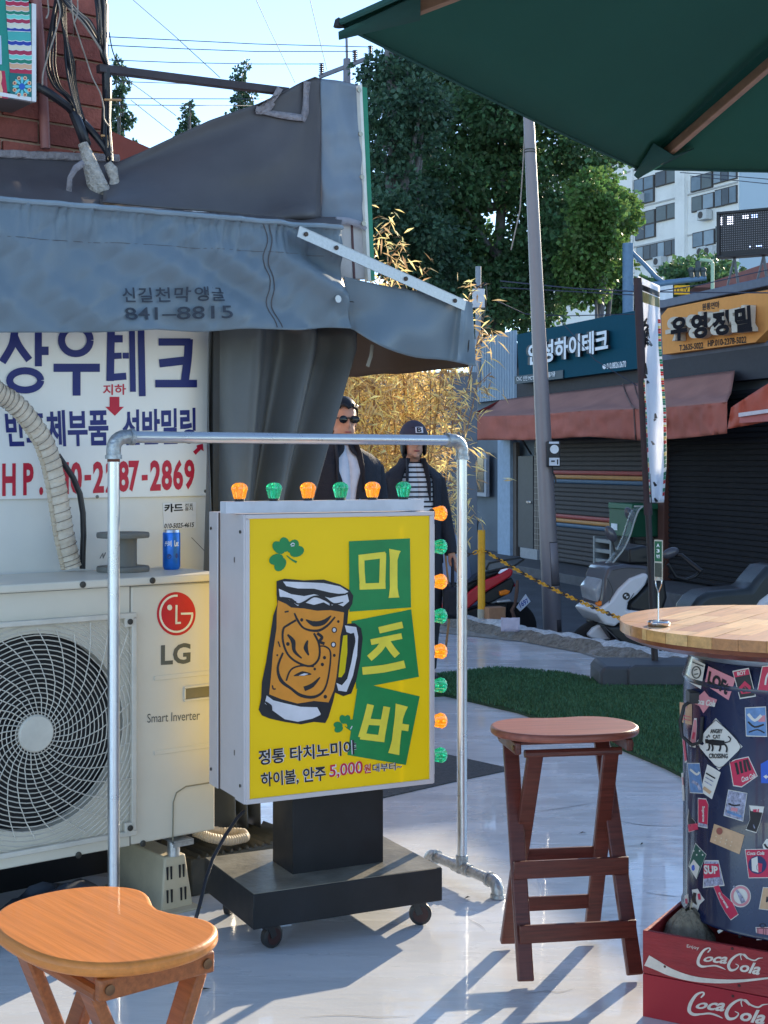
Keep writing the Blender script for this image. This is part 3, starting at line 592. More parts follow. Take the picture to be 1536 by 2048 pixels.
# ---- wall sign
ws = fthing('wall_sign', 'white wall sign with navy and red Korean lettering above the air conditioner', 'sign', F0)
m_navy = mat('sign_navy', S(26, 38, 112), 0.45, var=0.08); m_red = mat('sign_red', S(190, 24, 56), 0.45, var=0.08)
t = MB(); a = F0.pt(-200, 640, WALL - 0.008); b = F0.pt(419, 992, WALL - 0.008); t.box(((a.x + b.x) / 2, WALL - 0.0065, (2.02 + b.z) / 2), (b.x - a.x, 0.011, 2.02 - b.z)); t.build('board', mat('sign_board_white', S(232, 232, 230), 0.4, var=0.03, scale=3), ws, bevel=0.002)
GWO = [0.0]
gw = lambda x, y: F0.pt(x / 3.413, 660 + y / 3.413, WALL - 0.0135 - GWO[0])
big = MB()
for pts, w in ([[(105, -60), (95, 50), (75, 120), (15, 220)], 52], [[(98, 40), (130, 110), (200, 205)], 50], [[(262, -60), (262, 248)], 48], [[(262, 142), (332, 142)], 58],
               [[(523, 258), (523, 448)], 54], [[(366, 258), (682, 258)], 56], [[(760, -60), (752, 348)], 52], [[(740, 60), (838, 60)], 50], [[(740, 180), (830, 175)], 42], [[(735, 325), (862, 315)], 48], [[(838, 175), (880, 175)], 40],
               [[(900, -60), (908, 422)], 40], [[(962, -60), (972, 452)], 46], [[(1083, 82), (1300, 82)], 50], [[(1290, 62), (1280, 210), (1262, 345)], 56], [[(1088, 228), (1290, 205)], 56], [[(1060, 366), (1345, 366)], 52]):
    GWO[0] += 0.00012; stroke(big, pts, w, gw, n=3)
for cx, cy, rx, ry in ((172, 344, 106, 66), (518, 70, 98, 92)):
    GWO[0] += 0.00012; stroke(big, [(cx + rx * math.cos(a), cy + ry * math.sin(a)) for a in [2 * math.pi * k / 28 for k in range(29)]], 48, gw, n=1)
big.build('lettering', m_navy, ws, smooth=0); GWO[0] = 0.0
letter('lettering', '반도체부품', m_navy, ws, [(30, 555), (738, 540), (742, 790), (50, 800)], gw, 0.03)
letter('lettering', '선반밀링', m_navy, ws, [(835, 545), (1335, 530), (1338, 775), (838, 792)], gw, 0.03)
letter('lettering', '지하', m_red, ws, [(703, 372), (860, 368), (860, 442), (703, 446)], gw, 0.02)
ph = [('H P .', 15, 295), ('0', 330, 405), ('1', 420, 470), ('0', 480, 560), ('-', 577, 622), ('2', 635, 710), ('2', 722, 795), ('8', 805, 880), ('7', 878, 950), ('-', 968, 1008), ('2', 1025, 1098), ('8', 1103, 1175), ('6', 1182, 1250), ('9', 1258, 1328)]
for s_, x0, x1 in ph:
    yt = lambda x: 912 - 0.022 * x; yb = lambda x: 1138 - 0.038 * x
    q = [(x0, yt(x0)), (x1, yt(x1)), (x1, yb(x1)), (x0, yb(x0))] if s_ != '-' else [(x0, 990), (x1, 988), (x1, 1025), (x0, 1028)]
    letter('lettering', s_, m_red, ws, q, gw, 0.035)
t = MB(); fillpoly(t, [(748, 456), (815, 456), (815, 524), (846, 524), (784, 586), (718, 524), (748, 524)], gw); t.build('arrow', m_red, ws, smooth=0)
t = MB(); fillpoly(t, [(1318, 830), (1345, 805), (1342, 788), (1385, 775), (1390, 828), (1372, 815), (1335, 852)], gw); t.build('arrow', m_red, ws, smooth=0)
for x, y in ((663, 1138), (1402, 1100)):
    t = MB(); t.lathe([(0.006, 0), (0.006, -0.002), (0.002, -0.003)], 10, F0.pt(x / 3.413, 660 + y / 3.413, WALL - 0.0125), 'y'); t.build('screw', mat('screw_grey', S(110, 112, 112), 0.4, metal=0.7), ws)
# ---- paper notice, spool, can
nt_ = fthing('paper_notice', 'small white paper notice with black handwriting taped above the blue can', 'notice', F0)
gw2 = lambda d: (lambda x, y: F0.pt(x / 3.413, 660 + y / 3.413, WALL - d))
t = MB(); fillpoly(t, [(1112, 1182), (1338, 1174), (1338, 1350), (1118, 1358)], gw2(0.0022)); t.build('sheet', mat('paper_white', S(228, 228, 230), 0.7, var=0.05), nt_, smooth=0, solid=0.001)
m_ink = mat('ink_black', S(22, 22, 26), 0.7)
letter('lettering', '카드', m_ink, nt_, [(1120, 1188), (1250, 1182), (1250, 1240), (1122, 1246)], gw2(0.0035), 0.04)
letter('lettering', '전표\n용지', m_ink, nt_, [(1262, 1185), (1318, 1183), (1318, 1232), (1262, 1235)], gw2(0.0035), 0.015)
letter('lettering', '010-5025-4615', m_ink, nt_, [(1122, 1322), (1325, 1312), (1325, 1345), (1122, 1355)], gw2(0.0035), 0.02, shear=0.2)
ACT = 1.050
sp = F0.pt(246, 1137, 0.22); spf = F0.w((sp.x, 0.22, ACT))
spool = tag(MB().lathe([(0.0, 0), (0.082, 0), (0.084, 0.004), (0.084, 0.014), (0.082, 0.018), (0.046, 0.019), (0.044, 0.028), (0.044, 0.098), (0.046, 0.108), (0.082, 0.109), (0.084, 0.113), (0.084, 0.122), (0.082, 0.126), (0.02, 0.126), (0.018, 0.11), (0.0, 0.11)], 40).build('cable_spool', mat('spool_grey', S(104, 104, 100), 0.6, var=0.1), None, loc=spf), 'empty grey plastic cable spool standing on the air conditioner', 'spool')
cn = F0.pt(343, 1134, 0.20); cnw = F0.w((cn.x, 0.20, ACT))
can = thing('drink_can', 'blue drink can with white lettering on the air conditioner', 'can', cnw, rad(0))
m_canb = mat('can_blue', S(24, 104, 200), 0.28, metal=0.35, var=0.25, scale=30); m_alu = mat('can_alu', (0.7, 0.7, 0.72), 0.25, metal=1.0)
MB().lathe([(0.022, 0.0), (0.026, 0.004), (0.0288, 0.012), (0.0288, 0.118), (0.0275, 0.122)], 32).build('body', m_canb, can)
MB().lathe([(0.0275, 0.1222), (0.0262, 0.128), (0.0255, 0.130), (0.024, 0.128), (0.023, 0.126), (0.0, 0.126)], 32).build('lid', m_alu, can)
def canmap(px, py):
    p = at(px, py, cnw.y - 0.0295); a = (p.x - cnw.x) / 0.0295; a = max(-1.2, min(1.2, a)); return Vector((0.0292 * math.sin(a), -0.0292 * math.cos(a), p.z - cnw.z))
m_cw = mat('print_white', S(232, 234, 238), 0.5)
letter('lettering', '쓰비', m_cw, can, [(328, 1082), (343, 1081), (343, 1093), (328, 1094)], canmap, 0.03)
letter('lettering', 'Let', m_cw, can, [(349, 1081), (359, 1081), (359, 1093), (349, 1093)], canmap, 0.03)
t = MB(); fillpoly(t, disc2(338, 1113, 5, 5), canmap); fillpoly(t, disc2(354, 1112, 3, 5), canmap); t.build('printed_spot', mat('can_dark', S(20, 60, 130), 0.4), can, smooth=0)
# ---- insulated duct and black cable
dh = fthing('insulated_pipe', 'pipe wrapped in dirty white insulation tape arching down to the air conditioner', 'pipe', F0)
D = zt([(-90, 350), (-20, 430), (60, 470), (140, 540), (220, 640), (300, 760), (350, 900), (385, 1060), (410, 1220), (435, 1380), (470, 1540), (490, 1625)], 0, 660, 3.413)
dens = []
for i in range(len(D) - 1):
    for k in range(12): t = k / 12; dens.append((D[i][0] * (1 - t) + D[i + 1][0] * t, D[i][1] * (1 - t) + D[i + 1][1] * t))
P = [F0.pt(a, b, 0.27 + 0.06 * min(1, i / 70)) for i, (a, b) in enumerate(dens)]
for _ in range(4): P = [P[0]] + [(P[i - 1] + P[i] * 2 + P[i + 1]) / 4 for i in range(1, len(P) - 1)] + [P[-1]]
m_insul = mat('insulation_tape', S(206, 192, 174), 0.6, var=0.12, scale=25, bump=0.4, bscale=50, dirt=0.5, dirtcol=S(150, 132, 112))
t = MB(); t.tube(P, [0.030 + 0.0035 * abs(((i * 0.16) % 1) - 0.2) + 0.0016 * nz(i * .7) for i in range(len(P))], 18); t.build('wrapped_pipe', m_insul, dh, smooth=50)
t = MB()
n_ = 340; wr_ = []
for i in range(n_):
    f = i / n_ * (len(P) - 2); k = int(f); c = P[k].lerp(P[k + 1], f - k); tg = (P[k + 1] - P[k]).normalized(); nn = tg.cross(Vector((0, 1, 0))).normalized(); bn = tg.cross(nn); a = i * 0.55
    wr_.append(c + nn * 0.0335 * math.cos(a) + bn * 0.0335 * math.sin(a))
t.tube(wr_, 0.0011, 4); t.build('tape_edge', mat('tape_edge', S(110, 98, 88), 0.7), dh)
t = MB(); P2 = [p + Vector((-0.030, -0.006, -0.006)) for p in P[30:]]; t.tube(P2, [0.0085 + 0.0016 * math.sin(i * 2.6) for i in range(len(P2))], 8); t.build('corrugated_hose', mat('hose_beige', S(188, 172, 150), 0.6), dh)
cbk = MB(); cbk.tube([F0.pt(a, b, 0.36) for a, b in zt([(395, 855), (440, 920), (500, 1010), (545, 1120), (566, 1250), (570, 1400), (565, 1520), (563, 1630)], 0, 660, 3.413)], 0.0098, 10)
tag(cbk.build('black_cable', m_cab, None, smooth=60, loc=F0.o, rotz=F0.a), 'single thick black cable hanging beside the wrapped pipe', 'cable')
# ---- air conditioner
ac = fthing('air_conditioner', 'cream outdoor air conditioner unit with round fan grille and red round logo', 'air conditioner', F0)
m_ac = mat('ac_cream', S(212, 204, 188), 0.42, var=0.04, scale=4, dirt=0.15, dirtcol=S(170, 160, 142)); m_acd = mat('ac_dark', (0.012, 0.012, 0.014), 0.6)
Z0, Z1 = 0.233, 1.024; FX, FZ, FR = -0.614, 0.614, 0.288
XL = -0.95
# front left panel with round opening
t = MB(); n = 56; ring = [(FX + FR * math.cos(2 * math.pi * k / n), FZ + FR * math.sin(2 * math.pi * k / n)) for k in range(n)]
xa, xb = XL, -0.303
def sq(k):
    a = 2 * math.pi * k / n; c, s = math.cos(a), math.sin(a); m = max(abs(c) / 1, abs(s) / 1); return (c / m, s / m)
out = []
for k in range(n):
    x, z = sq(k); out.append((FX + (x * (xb - FX) if x > 0 else x * (FX - xa)), FZ + (z * (Z1 - FZ) if z > 0 else z * (FZ - Z0))))
vs = [(x, 0, z) for x, z in ring] + [(x, 0, z) for x, z in out] + [(x, 0.05, z) for x, z in ring]
fs = [(k, (k + 1) % n, (k + 1) % n + n, k + n) for k in range(n)] + [(k, k + 2 * n, (k + 1) % n + 2 * n, (k + 1) % n) for k in range(n)]
t.add(vs, fs); t.build('fan_panel', m_ac, ac, smooth=30)
t = MB(); t.box(((XL - 0.303) / 2, 0.03, Z0 + 0.001), (0.647, 0.06, 0.002)); t.build('panel_lip', m_ac, ac, smooth=0)
t = MB(); t.box(((-0.300) / 2, 0.15, (Z0 + Z1) / 2), (0.300, 0.30, Z1 - Z0)); svc = t.build('service_panel', m_ac, ac, bevel=0.008, seg=3)
t = MB(); t.box(((XL - 0.303) / 2 , 0.315, (Z0 + Z1) / 2), (0.645, 0.03, Z1 - Z0)); t.box((XL + 0.01, 0.16, (Z0 + Z1) / 2), (0.02, 0.28, Z1 - Z0)); t.build('rear_shell', m_ac, ac, smooth=0)
t = MB(); t.lathe([(FR + 0.01, 0.0), (FR + 0.01, 0.2), (0.0, 0.2)], 40, (FX, 0.06, FZ), 'y'); t.build('fan_shroud', m_acd, ac)
t = MB(); t.box((XL / 2 + 0.004, 0.155, Z1 + 0.0145), (0.95 + 0.03, 0.36, 0.025)); t.build('lid', m_ac, ac, bevel=0.006, seg=3)
t = MB(); t.box((XL / 2, -0.0005, Z1 + 0.0005), (0.945, 0.004, 0.0025)); t.build('lid_joint', m_acd, ac, smooth=0)
# fan blades
t = MB()
for k in range(3):
    a0 = k * 2 * math.pi / 3 + 0.4
    def bf(u, v, a0=a0):
        r = 0.05 + 0.19 * u; a = a0 + v * (0.9 + 0.25 * u); return Vector((FX + r * math.cos(a), 0.10 + 0.05 * v, FZ + r * math.sin(a)))
    t.grid(bf, 6, 6)
t.build('fan_blades', mat('fan_black', (0.02, 0.02, 0.022), 0.5), ac, solid=0.003)
# guard
m_gd = mat('guard_cream', S(206, 198, 184), 0.45)
gx0, gx1, gz0, gz1 = FX - 0.315, FX + 0.313, FZ - 0.335, FZ + 0.318
gd_ = MB()
for i in range(26):
    r = 0.062 + i * 0.0139
    if r < 0.31: 
        gd_.tube([(FX + r * math.cos(2 * math.pi * k / 44), -0.016 + 0.004 * (r / .3) ** 2, FZ + r * math.sin(2 * math.pi * k / 44)) for k in range(44)], 0.0017, 4, closed=True)
    else:   # corner arcs clipped to the frame
        seg = []
        for k in range(121):
            a = 2 * math.pi * k / 120; x, z = FX + r * math.cos(a), FZ + r * math.sin(a)
            if gx0 < x < gx1 and gz0 < z < gz1: seg.append((x, -0.012, z))
            else:
                if len(seg) > 2: gd_.tube(seg, 0.0017, 4)
                seg = []
        if len(seg) > 2: gd_.tube(seg, 0.0017, 4)
for k in range(32):
    a = 2 * math.pi * k / 32; pts = []
    for j in range(9):
        r = 0.055 + j * 0.05; aa = a - 0.9 * (1 - j / 8.0) ** 1.5; x, z = FX + r * math.cos(aa), FZ + r * math.sin(aa)
        if gx0 < x < gx1 and gz0 < z < gz1: pts.append((x, -0.019, z))
    if len(pts) > 1: gd_.tube(pts, 0.0016, 4)
gg = gd_.build('fan_guard', m_gd, ac, smooth=60)
t = MB(); t.lathe([(0.055, 0.012), (0.055, 0.0), (0.050, -0.006), (0.0, -0.008)], 36, (FX, -0.018, FZ), 'y'); t.build('hub_cap', m_gd, gg)
t = MB()
for x0, x1, z0_, z1_ in ((gx0 - .012, gx1 + .012, gz1 - .004, gz1 + .012), (gx0 - .012, gx1 + .012, gz0 - .012, gz0 + .004), (gx0 - .012, gx0 + .004, gz0 + .0045, gz1 - .0045), (gx1 - .004, gx1 + .012, gz0 + .0045, gz1 - .0045)):
    t.box(((x0 + x1) / 2, -0.011, (z0_ + z1_) / 2), (x1 - x0, 0.022, z1_ - z0_))
t.build('guard_frame', m_gd, gg, bevel=0.003)
m_scr = mat('screw_dark', S(70, 68, 64), 0.4, metal=0.6)
for x, z in ((gx1 - 0.012, gz1 - 0.014), (gx1 - 0.012, gz0 + 0.014)):
    t = MB(); t.box((x, -0.014, z), (0.03, 0.016, 0.032)); tb_ = t.build('guard_tab', m_gd, gg, bevel=0.003)
    t = MB(); t.lathe([(0.009, 0), (0.009, -0.003), (0.004, -0.004)], 12, (x, -0.0225, z), 'y'); t.build('screw', m_scr, gg)
for px, py in ((158, 1168), (297, 1160), (157, 1710), (286, 1687)):
    p = F0.pt(px, py, -0.001); t = MB(); t.lathe([(0.010, 0), (0.010, -0.002), (0.005, -0.004)], 12, (p.x, -0.0005 if py > 1200 else -0.026, p.z), 'y'); t.build('screw', m_scr, ac)
# service panel details
ga = lambda d: (lambda x, y: F0.pt(x / 3.2, 1120 + y / 3.2, -d))
LOGO = [(1128, 344)]
m_lgr = mat('logo_red', S(192, 24, 44), 0.4); m_lgw = mat('logo_white', S(226, 220, 200), 0.5); m_lgg = mat('logo_grey', S(84, 86, 82), 0.5)
t = MB(); fillpoly(t, disc2(1128, 344, 124, 139, 48), ga(0.0010)); lg = t.build('round_logo', m_lgr, ac, smooth=0)
t = MB(); g_ = ga(0.0018)
arc = [(1128 + 103 * math.cos(a), 344 + 116 * math.sin(a)) for a in [rad(d) for d in range(0, -276, -12)]]
arc = [(1128 + 103 * math.cos(rad(d)), 344 + 116 * math.sin(rad(d))) for d in range(0, 276, 11)]
stroke(t, arc, 13, g_, n=1); stroke(t, [(1158, 344), (1236, 342)], 13, g_, n=1)
stroke(t, [(1130, 288), (1128, 404)], 13, g_, n=1); stroke(t, [(1122, 404), (1158, 402)], 13, g_, n=1); fillpoly(t, disc2(1086, 304, 16, 18), g_); t.build('logo_strokes', m_lgw, lg, smooth=0)
letter('lettering', 'LG', m_lgg, ac, [(1030, 545), (1222, 528), (1218, 662), (1030, 674)], ga(0.0010), 0.03)
letter('lettering', 'Smart Inverter', m_lgg, ac, [(943, 985), (1280, 962), (1278, 1022), (943, 1042)], ga(0.0010), 0.0)
# handle recess frame, raised ridges and corner access outline
t = MB(); a, b = F0.pt(367, 1370, 0), F0.pt(420, 1400, 0)
zc = (a.z + b.z) / 2; t.box(((a.x - 0.015) / 2, -0.003, zc + 0.0205), (abs(a.x) - 0.015, 0.008, 0.007)); t.box(((a.x - 0.015) / 2, -0.003, zc - 0.0205), (abs(a.x) - 0.015, 0.008, 0.007)); t.box((a.x + 0.002, -0.003, zc), (0.006, 0.008, 0.0335)); t.box((-0.017, -0.003, zc), (0.006, 0.008, 0.0335)); t.build('handle_frame', m_ac, svc, bevel=0.002)
t = MB(); t.box(((a.x - 0.015) / 2, -0.0008, zc), (abs(a.x) - 0.02, 0.002, 0.033)); t.build('handle_recess', mat('ac_recess', S(120, 112, 92), 0.6), svc, smooth=0)
for py in (1358, 1508):
    p = F0.pt(295, py, 0); t = MB(); t.box((-0.115, -0.0015, p.z), (0.21, 0.003, 0.014)); t.build('ridge', m_ac, svc, bevel=0.0014)
t = MB(); g_ = lambda px, py: F0.pt(px, py, -0.0022); oc = zt([(1105, 1820), (1110, 1550), (1130, 1490), (1190, 1450), (1345, 1425)], 0, 1120, 3.2)
t.tube([g_(*p) for p in oc], 0.0022, 6); t.build('access_outline', mat('ac_line', S(140, 132, 112), 0.5), svc, smooth=60)
t = MB(); t.box((-0.3015, 0.004, (Z0 + Z1) / 2), (0.003, 0.006, Z1 - Z0)); t.build('panel_joint', m_acd, ac, smooth=0)
# mounting feet: slotted plastic blocks, steel brackets and bolts
m_foot = mat('foot_beige', S(196, 184, 158), 0.55, var=0.08, dirt=0.3)
for i, xf in enumerate((-0.125, -0.80)):
    t = MB(); w0, w1, h = 0.115, 0.075, 0.165
    vs = [(xf + sx * (w0 if z == 0 else w1) / 2, y, z * 1.0) for z in (0, h) for y in (0.02, 0.36) for sx in (-1, 1)]
    vs = [(x, y + (0.015 if z > 0 and y < 0.1 else 0), z) for x, y, z in vs]
    t.add(vs, [(0, 2, 3, 1), (4, 5, 7, 6), (0, 1, 5, 4), (2, 6, 7, 3), (0, 4, 6, 2), (1, 3, 7, 5)]); ft = t.build('mounting_foot', m_foot, ac, bevel=0.006)
    t = MB(); t.box((xf, 0.18, 0.003), (0.135, 0.40, 0.006)); t.build('foot_flange', m_foot, ft, bevel=0.002)
    t = MB()
    for zz in (0.045, 0.115):
        for dx in (-0.036, -0.020, 0.016, 0.032):
            f_ = zz / h; t.box((xf + dx * (1 - 0.22 * f_), 0.0195 + 0.015 * f_, zz), (0.006, 0.004, 0.040))
    t.build('slot', m_acd, ft, smooth=0)
    t = MB(); t.box((xf, 0.05, 0.222), (0.07, 0.14, 0.006)); t.box((xf, -0.018, 0.214), (0.07, 0.004, 0.014)); t.build('bracket', m_steel, ac, smooth=0)
    t = MB(); t.lathe([(0.013, 0), (0.013, 0.008), (0.006, 0.011)], 6, (xf, 0.045, 0.2255)); t.lathe([(0.02, 0.164), (0.02, 0.218)], 14, (xf, 0.045, 0.0)); t.build('bolt', m_steel, ac)
# rags / plastic stuffed below the unit
rg = MB()
def rag(u, v): return Vector((-0.72 + 0.5 * u + 0.04 * nz(u * 4, v * 4), 0.05 + 0.24 * v, 0.012 + 0.10 * math.sin(math.pi * u) * math.sin(math.pi * v) * (0.8 + 0.6 * nz(u * 5, v * 5, 2)) + 0.01 * abs(nz(u * 12, v * 9))))
rg.grid(rag, 26, 16); tag(rg.build('plastic_sheet', mat('rag_blue', S(70, 78, 92), 0.4, var=0.3), None, loc=F0.o, rotz=F0.a, smooth=60), 'crumpled dark plastic sheet lying under the air conditioner', 'plastic sheet')
# ribbed black drain cover and hoses to the right of the unit
rc = fthing('ribbed_cover', 'black ribbed plastic drain cover on the floor beside the air conditioner', 'drain cover', F0)
m_rib = mat('ribbed_black', S(66, 68, 66), 0.5, var=0.15, dirt=0.3, dirtcol=S(130, 124, 110))
t = MB(); t.box((0.20, 0.22, 0.06), (0.46, 0.24, 0.12)); t.build('body', m_rib, rc, bevel=0.006)
rib0 = MB().add([(-0.007, -0.12, 0), (0.007, -0.12, 0), (0, -0.12, 0.012), (-0.007, 0.12, 0), (0.007, 0.12, 0), (0, 0.12, 0.012)], [(0, 1, 2), (5, 4, 3), (0, 3, 4, 1), (1, 4, 5, 2), (2, 5, 3, 0)]).mesh('rib'); rib0.materials.append(m_rib)
for k in range(14):
    o = bpy.data.objects.new('rib', rib0); COL.objects.link(o); o.parent = rc; o.location = (0.0 + k * 0.031, 0.22, 0.1205)
hs = fthing('drain_hose', 'beige corrugated drain hose lying on the ribbed black cover', 'hose', F0)
P = [Vector(p) for p in [(0.005, 0.14, 0.20), (0.05, 0.12, 0.175), (0.12, 0.11, 0.155), (0.19, 0.12, 0.153), (0.21, 0.17, 0.155), (0.15, 0.22, 0.156), (0.02, 0.24, 0.20)]]
dn = []
for i in range(len(P) - 1):
    for k in range(14): dn.append(P[i].lerp(P[i + 1], k / 14))
for _ in range(6): dn = [dn[0]] + [(dn[i - 1] + dn[i] * 2 + dn[i + 1]) / 4 for i in range(1, len(dn) - 1)] + [dn[-1]]
t = MB(); t.tube(dn, [0.0155 + 0.002 * (i % 2) for i in range(len(dn))], 10); t.build('corrugated_tube', mat('hose_beige', S(188, 172, 150)), hs)
# ================================================================== lightbox sign on a wheeled plinth
SF = Fr(-0.19, 4.345, 26.4)
sg = fthing('lightbox_sign', 'yellow lightbox sign with beer mug picture on a black wheeled plinth', 'sign', SF)
m_blk = mat('plinth_black', (0.016, 0.017, 0.020), 0.5, var=0.3, scale=8, dirt=0.12, dirtcol=(0.08, 0.07, 0.06), rvar=0.1, spec=0.3)
m_frm = mat('sign_frame', S(205, 196, 196), 0.45, var=0.04, scale=8, metal=0.1)
m_yel = mat('sign_yellow', S(228, 206, 36), 0.35, var=0.03, scale=2, trans=0.45, emit=0.085, ecol=S(240, 222, 20))
YF, YB = -0.15, 0.15; W2 = 0.305; ZB, ZT = 0.418, 1.250
t = MB(); t.box((0, 0, 0.1255), (0.61, 0.42, 0.100)); t.build('plinth', m_blk, sg, bevel=0.003)
t = MB(); t.box((0.02, 0.0, 0.293), (0.30, 0.16, 0.236)); t.build('post', m_blk, sg, bevel=0.002)
t = MB(); t.box((0, 0, 0.1763), (0.604, 0.414, 0.0015)); t.build('dust_sheen_top', mat('plinth_dust_sheen', (0.20, 0.185, 0.15), 0.40, var=0.5, scale=7, dirt=0.7, dirtcol=(0.06, 0.058, 0.05), bump=0.1, bscale=60), sg, smooth=0)  # tan colour holds both real dust and the sun's grazing sheen
m_cst = mat('caster_black', (0.02, 0.02, 0.022), 0.5); m_crd = mat('caster_red', S(52, 24, 24), 0.5)
for i, (cx, cy, an) in enumerate(((-0.245, -0.165, 0.3), (0.235, -0.165, -0.4), (-0.245, 0.165, 0.9), (0.235, 0.165, 0.2))):
    t = MB(); R = Matrix.Rotation(an, 3, 'Z')
    t.box((cx, cy, 0.0715), (0.06, 0.06, 0.008), an)
    for s in (-1, 1): t.bar(Vector((cx, cy, 0.070)) + R @ Vector((0, s * 0.015, 0)), Vector((cx, cy, 0.034)) + R @ Vector((0.014, s * 0.015, 0)), 0.02, 0.004, up=R @ Vector((0, 1, 0)))
    cs = t.build('caster', m_cst, sg, bevel=0.001)
    t = MB(); c = Vector((cx, cy, 0.0345)) + R @ Vector((0.016, 0, 0)); t.lathe([(0.0, -0.012), (0.026, -0.012), (0.0335, -0.009), (0.0345, 0), (0.0335, 0.009), (0.026, 0.012), (0.0, 0.012)], 24, c, 'y', rot=R); t.build('wheel', m_cst, cs)
    t = MB(); t.lathe([(0.021, -0.0132), (0.024, -0.0132), (0.024, 0.0132), (0.021, 0.0132)], 20, c, 'y', rot=R); t.build('wheel_ring', m_crd, cs)
# box: side walls, frame rails, translucent faces
for s in (-1, 1):
    t = MB(); t.box((s * (W2 - 0.004), 0.0, (ZB + ZT) / 2), (0.008, 0.13, ZT - ZB - 0.004)); t.build('side_panel', m_frm, sg, bevel=0.001)
    for y in (-0.0735, 0.0735):
        t = MB(); t.box((s * (W2 + 0.0006), y, (ZB + ZT) / 2), (0.003, 0.004, ZT - ZB - 0.002)); t.build('side_joint', mat('joint_line', S(88, 82, 84), 0.7), sg, smooth=0)
    for y in (-0.112, 0.112):
        t = MB(); t.box((s * (W2 - 0.001), y, (ZB + ZT) / 2), (0.014, 0.074, ZT - ZB)); t.build('side_rail', m_frm, sg, bevel=0.002)
for z in (ZB, ZT):
    t = MB(); t.box((0, 0, z + (0.004 if z < 1 else -0.004)), (2 * W2 - 0.017, 0.26, 0.007)); t.build('end_panel', m_frm, sg, smooth=0)
for y in (YF, YB):
    s = -1 if y < 0 else 1
    t = MB()
    for c, d in (((0, y - s * 0.004, ZT - 0.006), (2 * W2, 0.014, 0.012)), ((0, y - s * 0.004, ZB + 0.007), (2 * W2, 0.014, 0.014)), ((-W2 + 0.0055, y - s * 0.004, (ZB + ZT) / 2), (0.011, 0.014, ZT - ZB - 0.0265)), ((W2 - 0.0055, y - s * 0.004, (ZB + ZT) / 2), (0.011, 0.014, ZT - ZB - 0.0265))): t.box(c, d)
    t.build('face_frame', m_frm, sg, bevel=0.0015)
    t = MB(); t.box((0, y - s * 0.006, (ZB + ZT) / 2), (2 * W2 - 0.0225, 0.005, ZT - ZB - 0.0265)); t.build('face_panel', m_yel, sg, smooth=0)
# latches and screws on the visible side
for px, py in ((457, 1120), (466, 1506)):
    p = SF.pt(px, py, -0.07); t = MB(); t.box((-W2 - 0.003, -0.074, p.z), (0.006, 0.018, 0.016)); t.build('latch', mat('latch_grey', S(120, 112, 108), 0.4, metal=0.6), sg, bevel=0.002)
for y in (-0.125, 0.125):
    for z in (ZT - 0.05, ZB + 0.05):
        t = MB(); t.lathe([(0.005, 0.0), (0.005, -0.002), (0.002, -0.003)], 10, (-W2 - 0.008, y, z), 'x'); t.build('screw', m_scr, sg)
# light strip boxes with lamps
t = MB(); xs0, xs1 = SF.pt(452, 1010, YF + 0.03).x, SF.pt(848, 1000, YF + 0.03).x
t.box(((xs0 + xs1) / 2, YF + 0.055, ZT + 0.020), (xs1 - xs0, 0.05, 0.034)); t.build('lamp_strip', mat('strip_white', S(205, 206, 214), 0.4), sg, bevel=0.001)
t = MB(); t.box((W2 + 0.012, YF + 0.055, (ZB + ZT) / 2 - 0.01), (0.020, 0.05, ZT - ZB - 0.06)); t.build('lamp_strip', mat('strip_white', S(205, 206, 214)), sg, bevel=0.001)
m_or = mat('lamp_amber', (1.0, 0.45, 0.03), 0.06, var=0.1, transmission=0.7, emit=0.12, ecol=(1.0, 0.34, 0.01), coat=0.8)
m_gr = mat('lamp_green', (0.02, 0.62, 0.30), 0.06, var=0.1, transmission=0.7, emit=0.035, ecol=(0.0, 0.5, 0.2), coat=0.8)
def bulb_mesh():
    n = 24; prof = [(0.0135, 0.006), (0.0165, 0.012), (0.0185, 0.022), (0.0205, 0.031), (0.0222, 0.036), (0.0215, 0.041), (0.0180, 0.048), (0.010, 0.0535), (0.0, 0.055)]
    vs = []; fs = []
    for i, (r, z) in enumerate(prof):
        for k in range(n): 
            a = 2 * math.pi * k / n; q = r * (1 + (0.10 if k % 2 else -0.04) * (1 if i < 8 else 0)); vs.append((q * math.cos(a), q * math.sin(a), z))
    for i in range(len(prof) - 1):
        for k in range(n): fs.append((i * n + k, i * n + (k + 1) % n, (i + 1) * n + (k + 1) % n, (i + 1) * n + k))
    t = MB(); t.add(vs, fs); return t
bo = {}
for nm, mm in (('amber', m_or), ('green', m_gr)):
    me = bulb_mesh().mesh('lamp_' + nm); me.materials.append(mm); bo[nm] = me
cbm = MB().lathe([(0.0145, 0.0), (0.0150, 0.004), (0.0140, 0.008), (0.0, 0.008)], 18).mesh('lamp_base'); cbm.materials.append(m_cst)
def bulb(loc, rot, i):
    o = bpy.data.objects.new('lamp', bo['amber' if i % 2 == 0 else 'green']); COL.objects.link(o); o.parent = sg; o.location = loc; o.rotation_euler = rot
    c = bpy.data.objects.new('lamp_base', cbm); COL.objects.link(c); c.parent = o
for i, px in enumerate((479, 548, 616, 681, 745, 807)):
    p = SF.pt(px, 995, YF + 0.055); bulb((p.x, YF + 0.055, ZT + 0.0372), (0, 0, 0.1 * i), i)
for i, py in enumerate((1027, 1094, 1164, 1233, 1304, 1372, 1443, 1512)):
    p = SF.pt(862, py, YF + 0.055); bulb((W2 + 0.0222, YF + 0.055, p.z), (0, rad(90), 0), i)
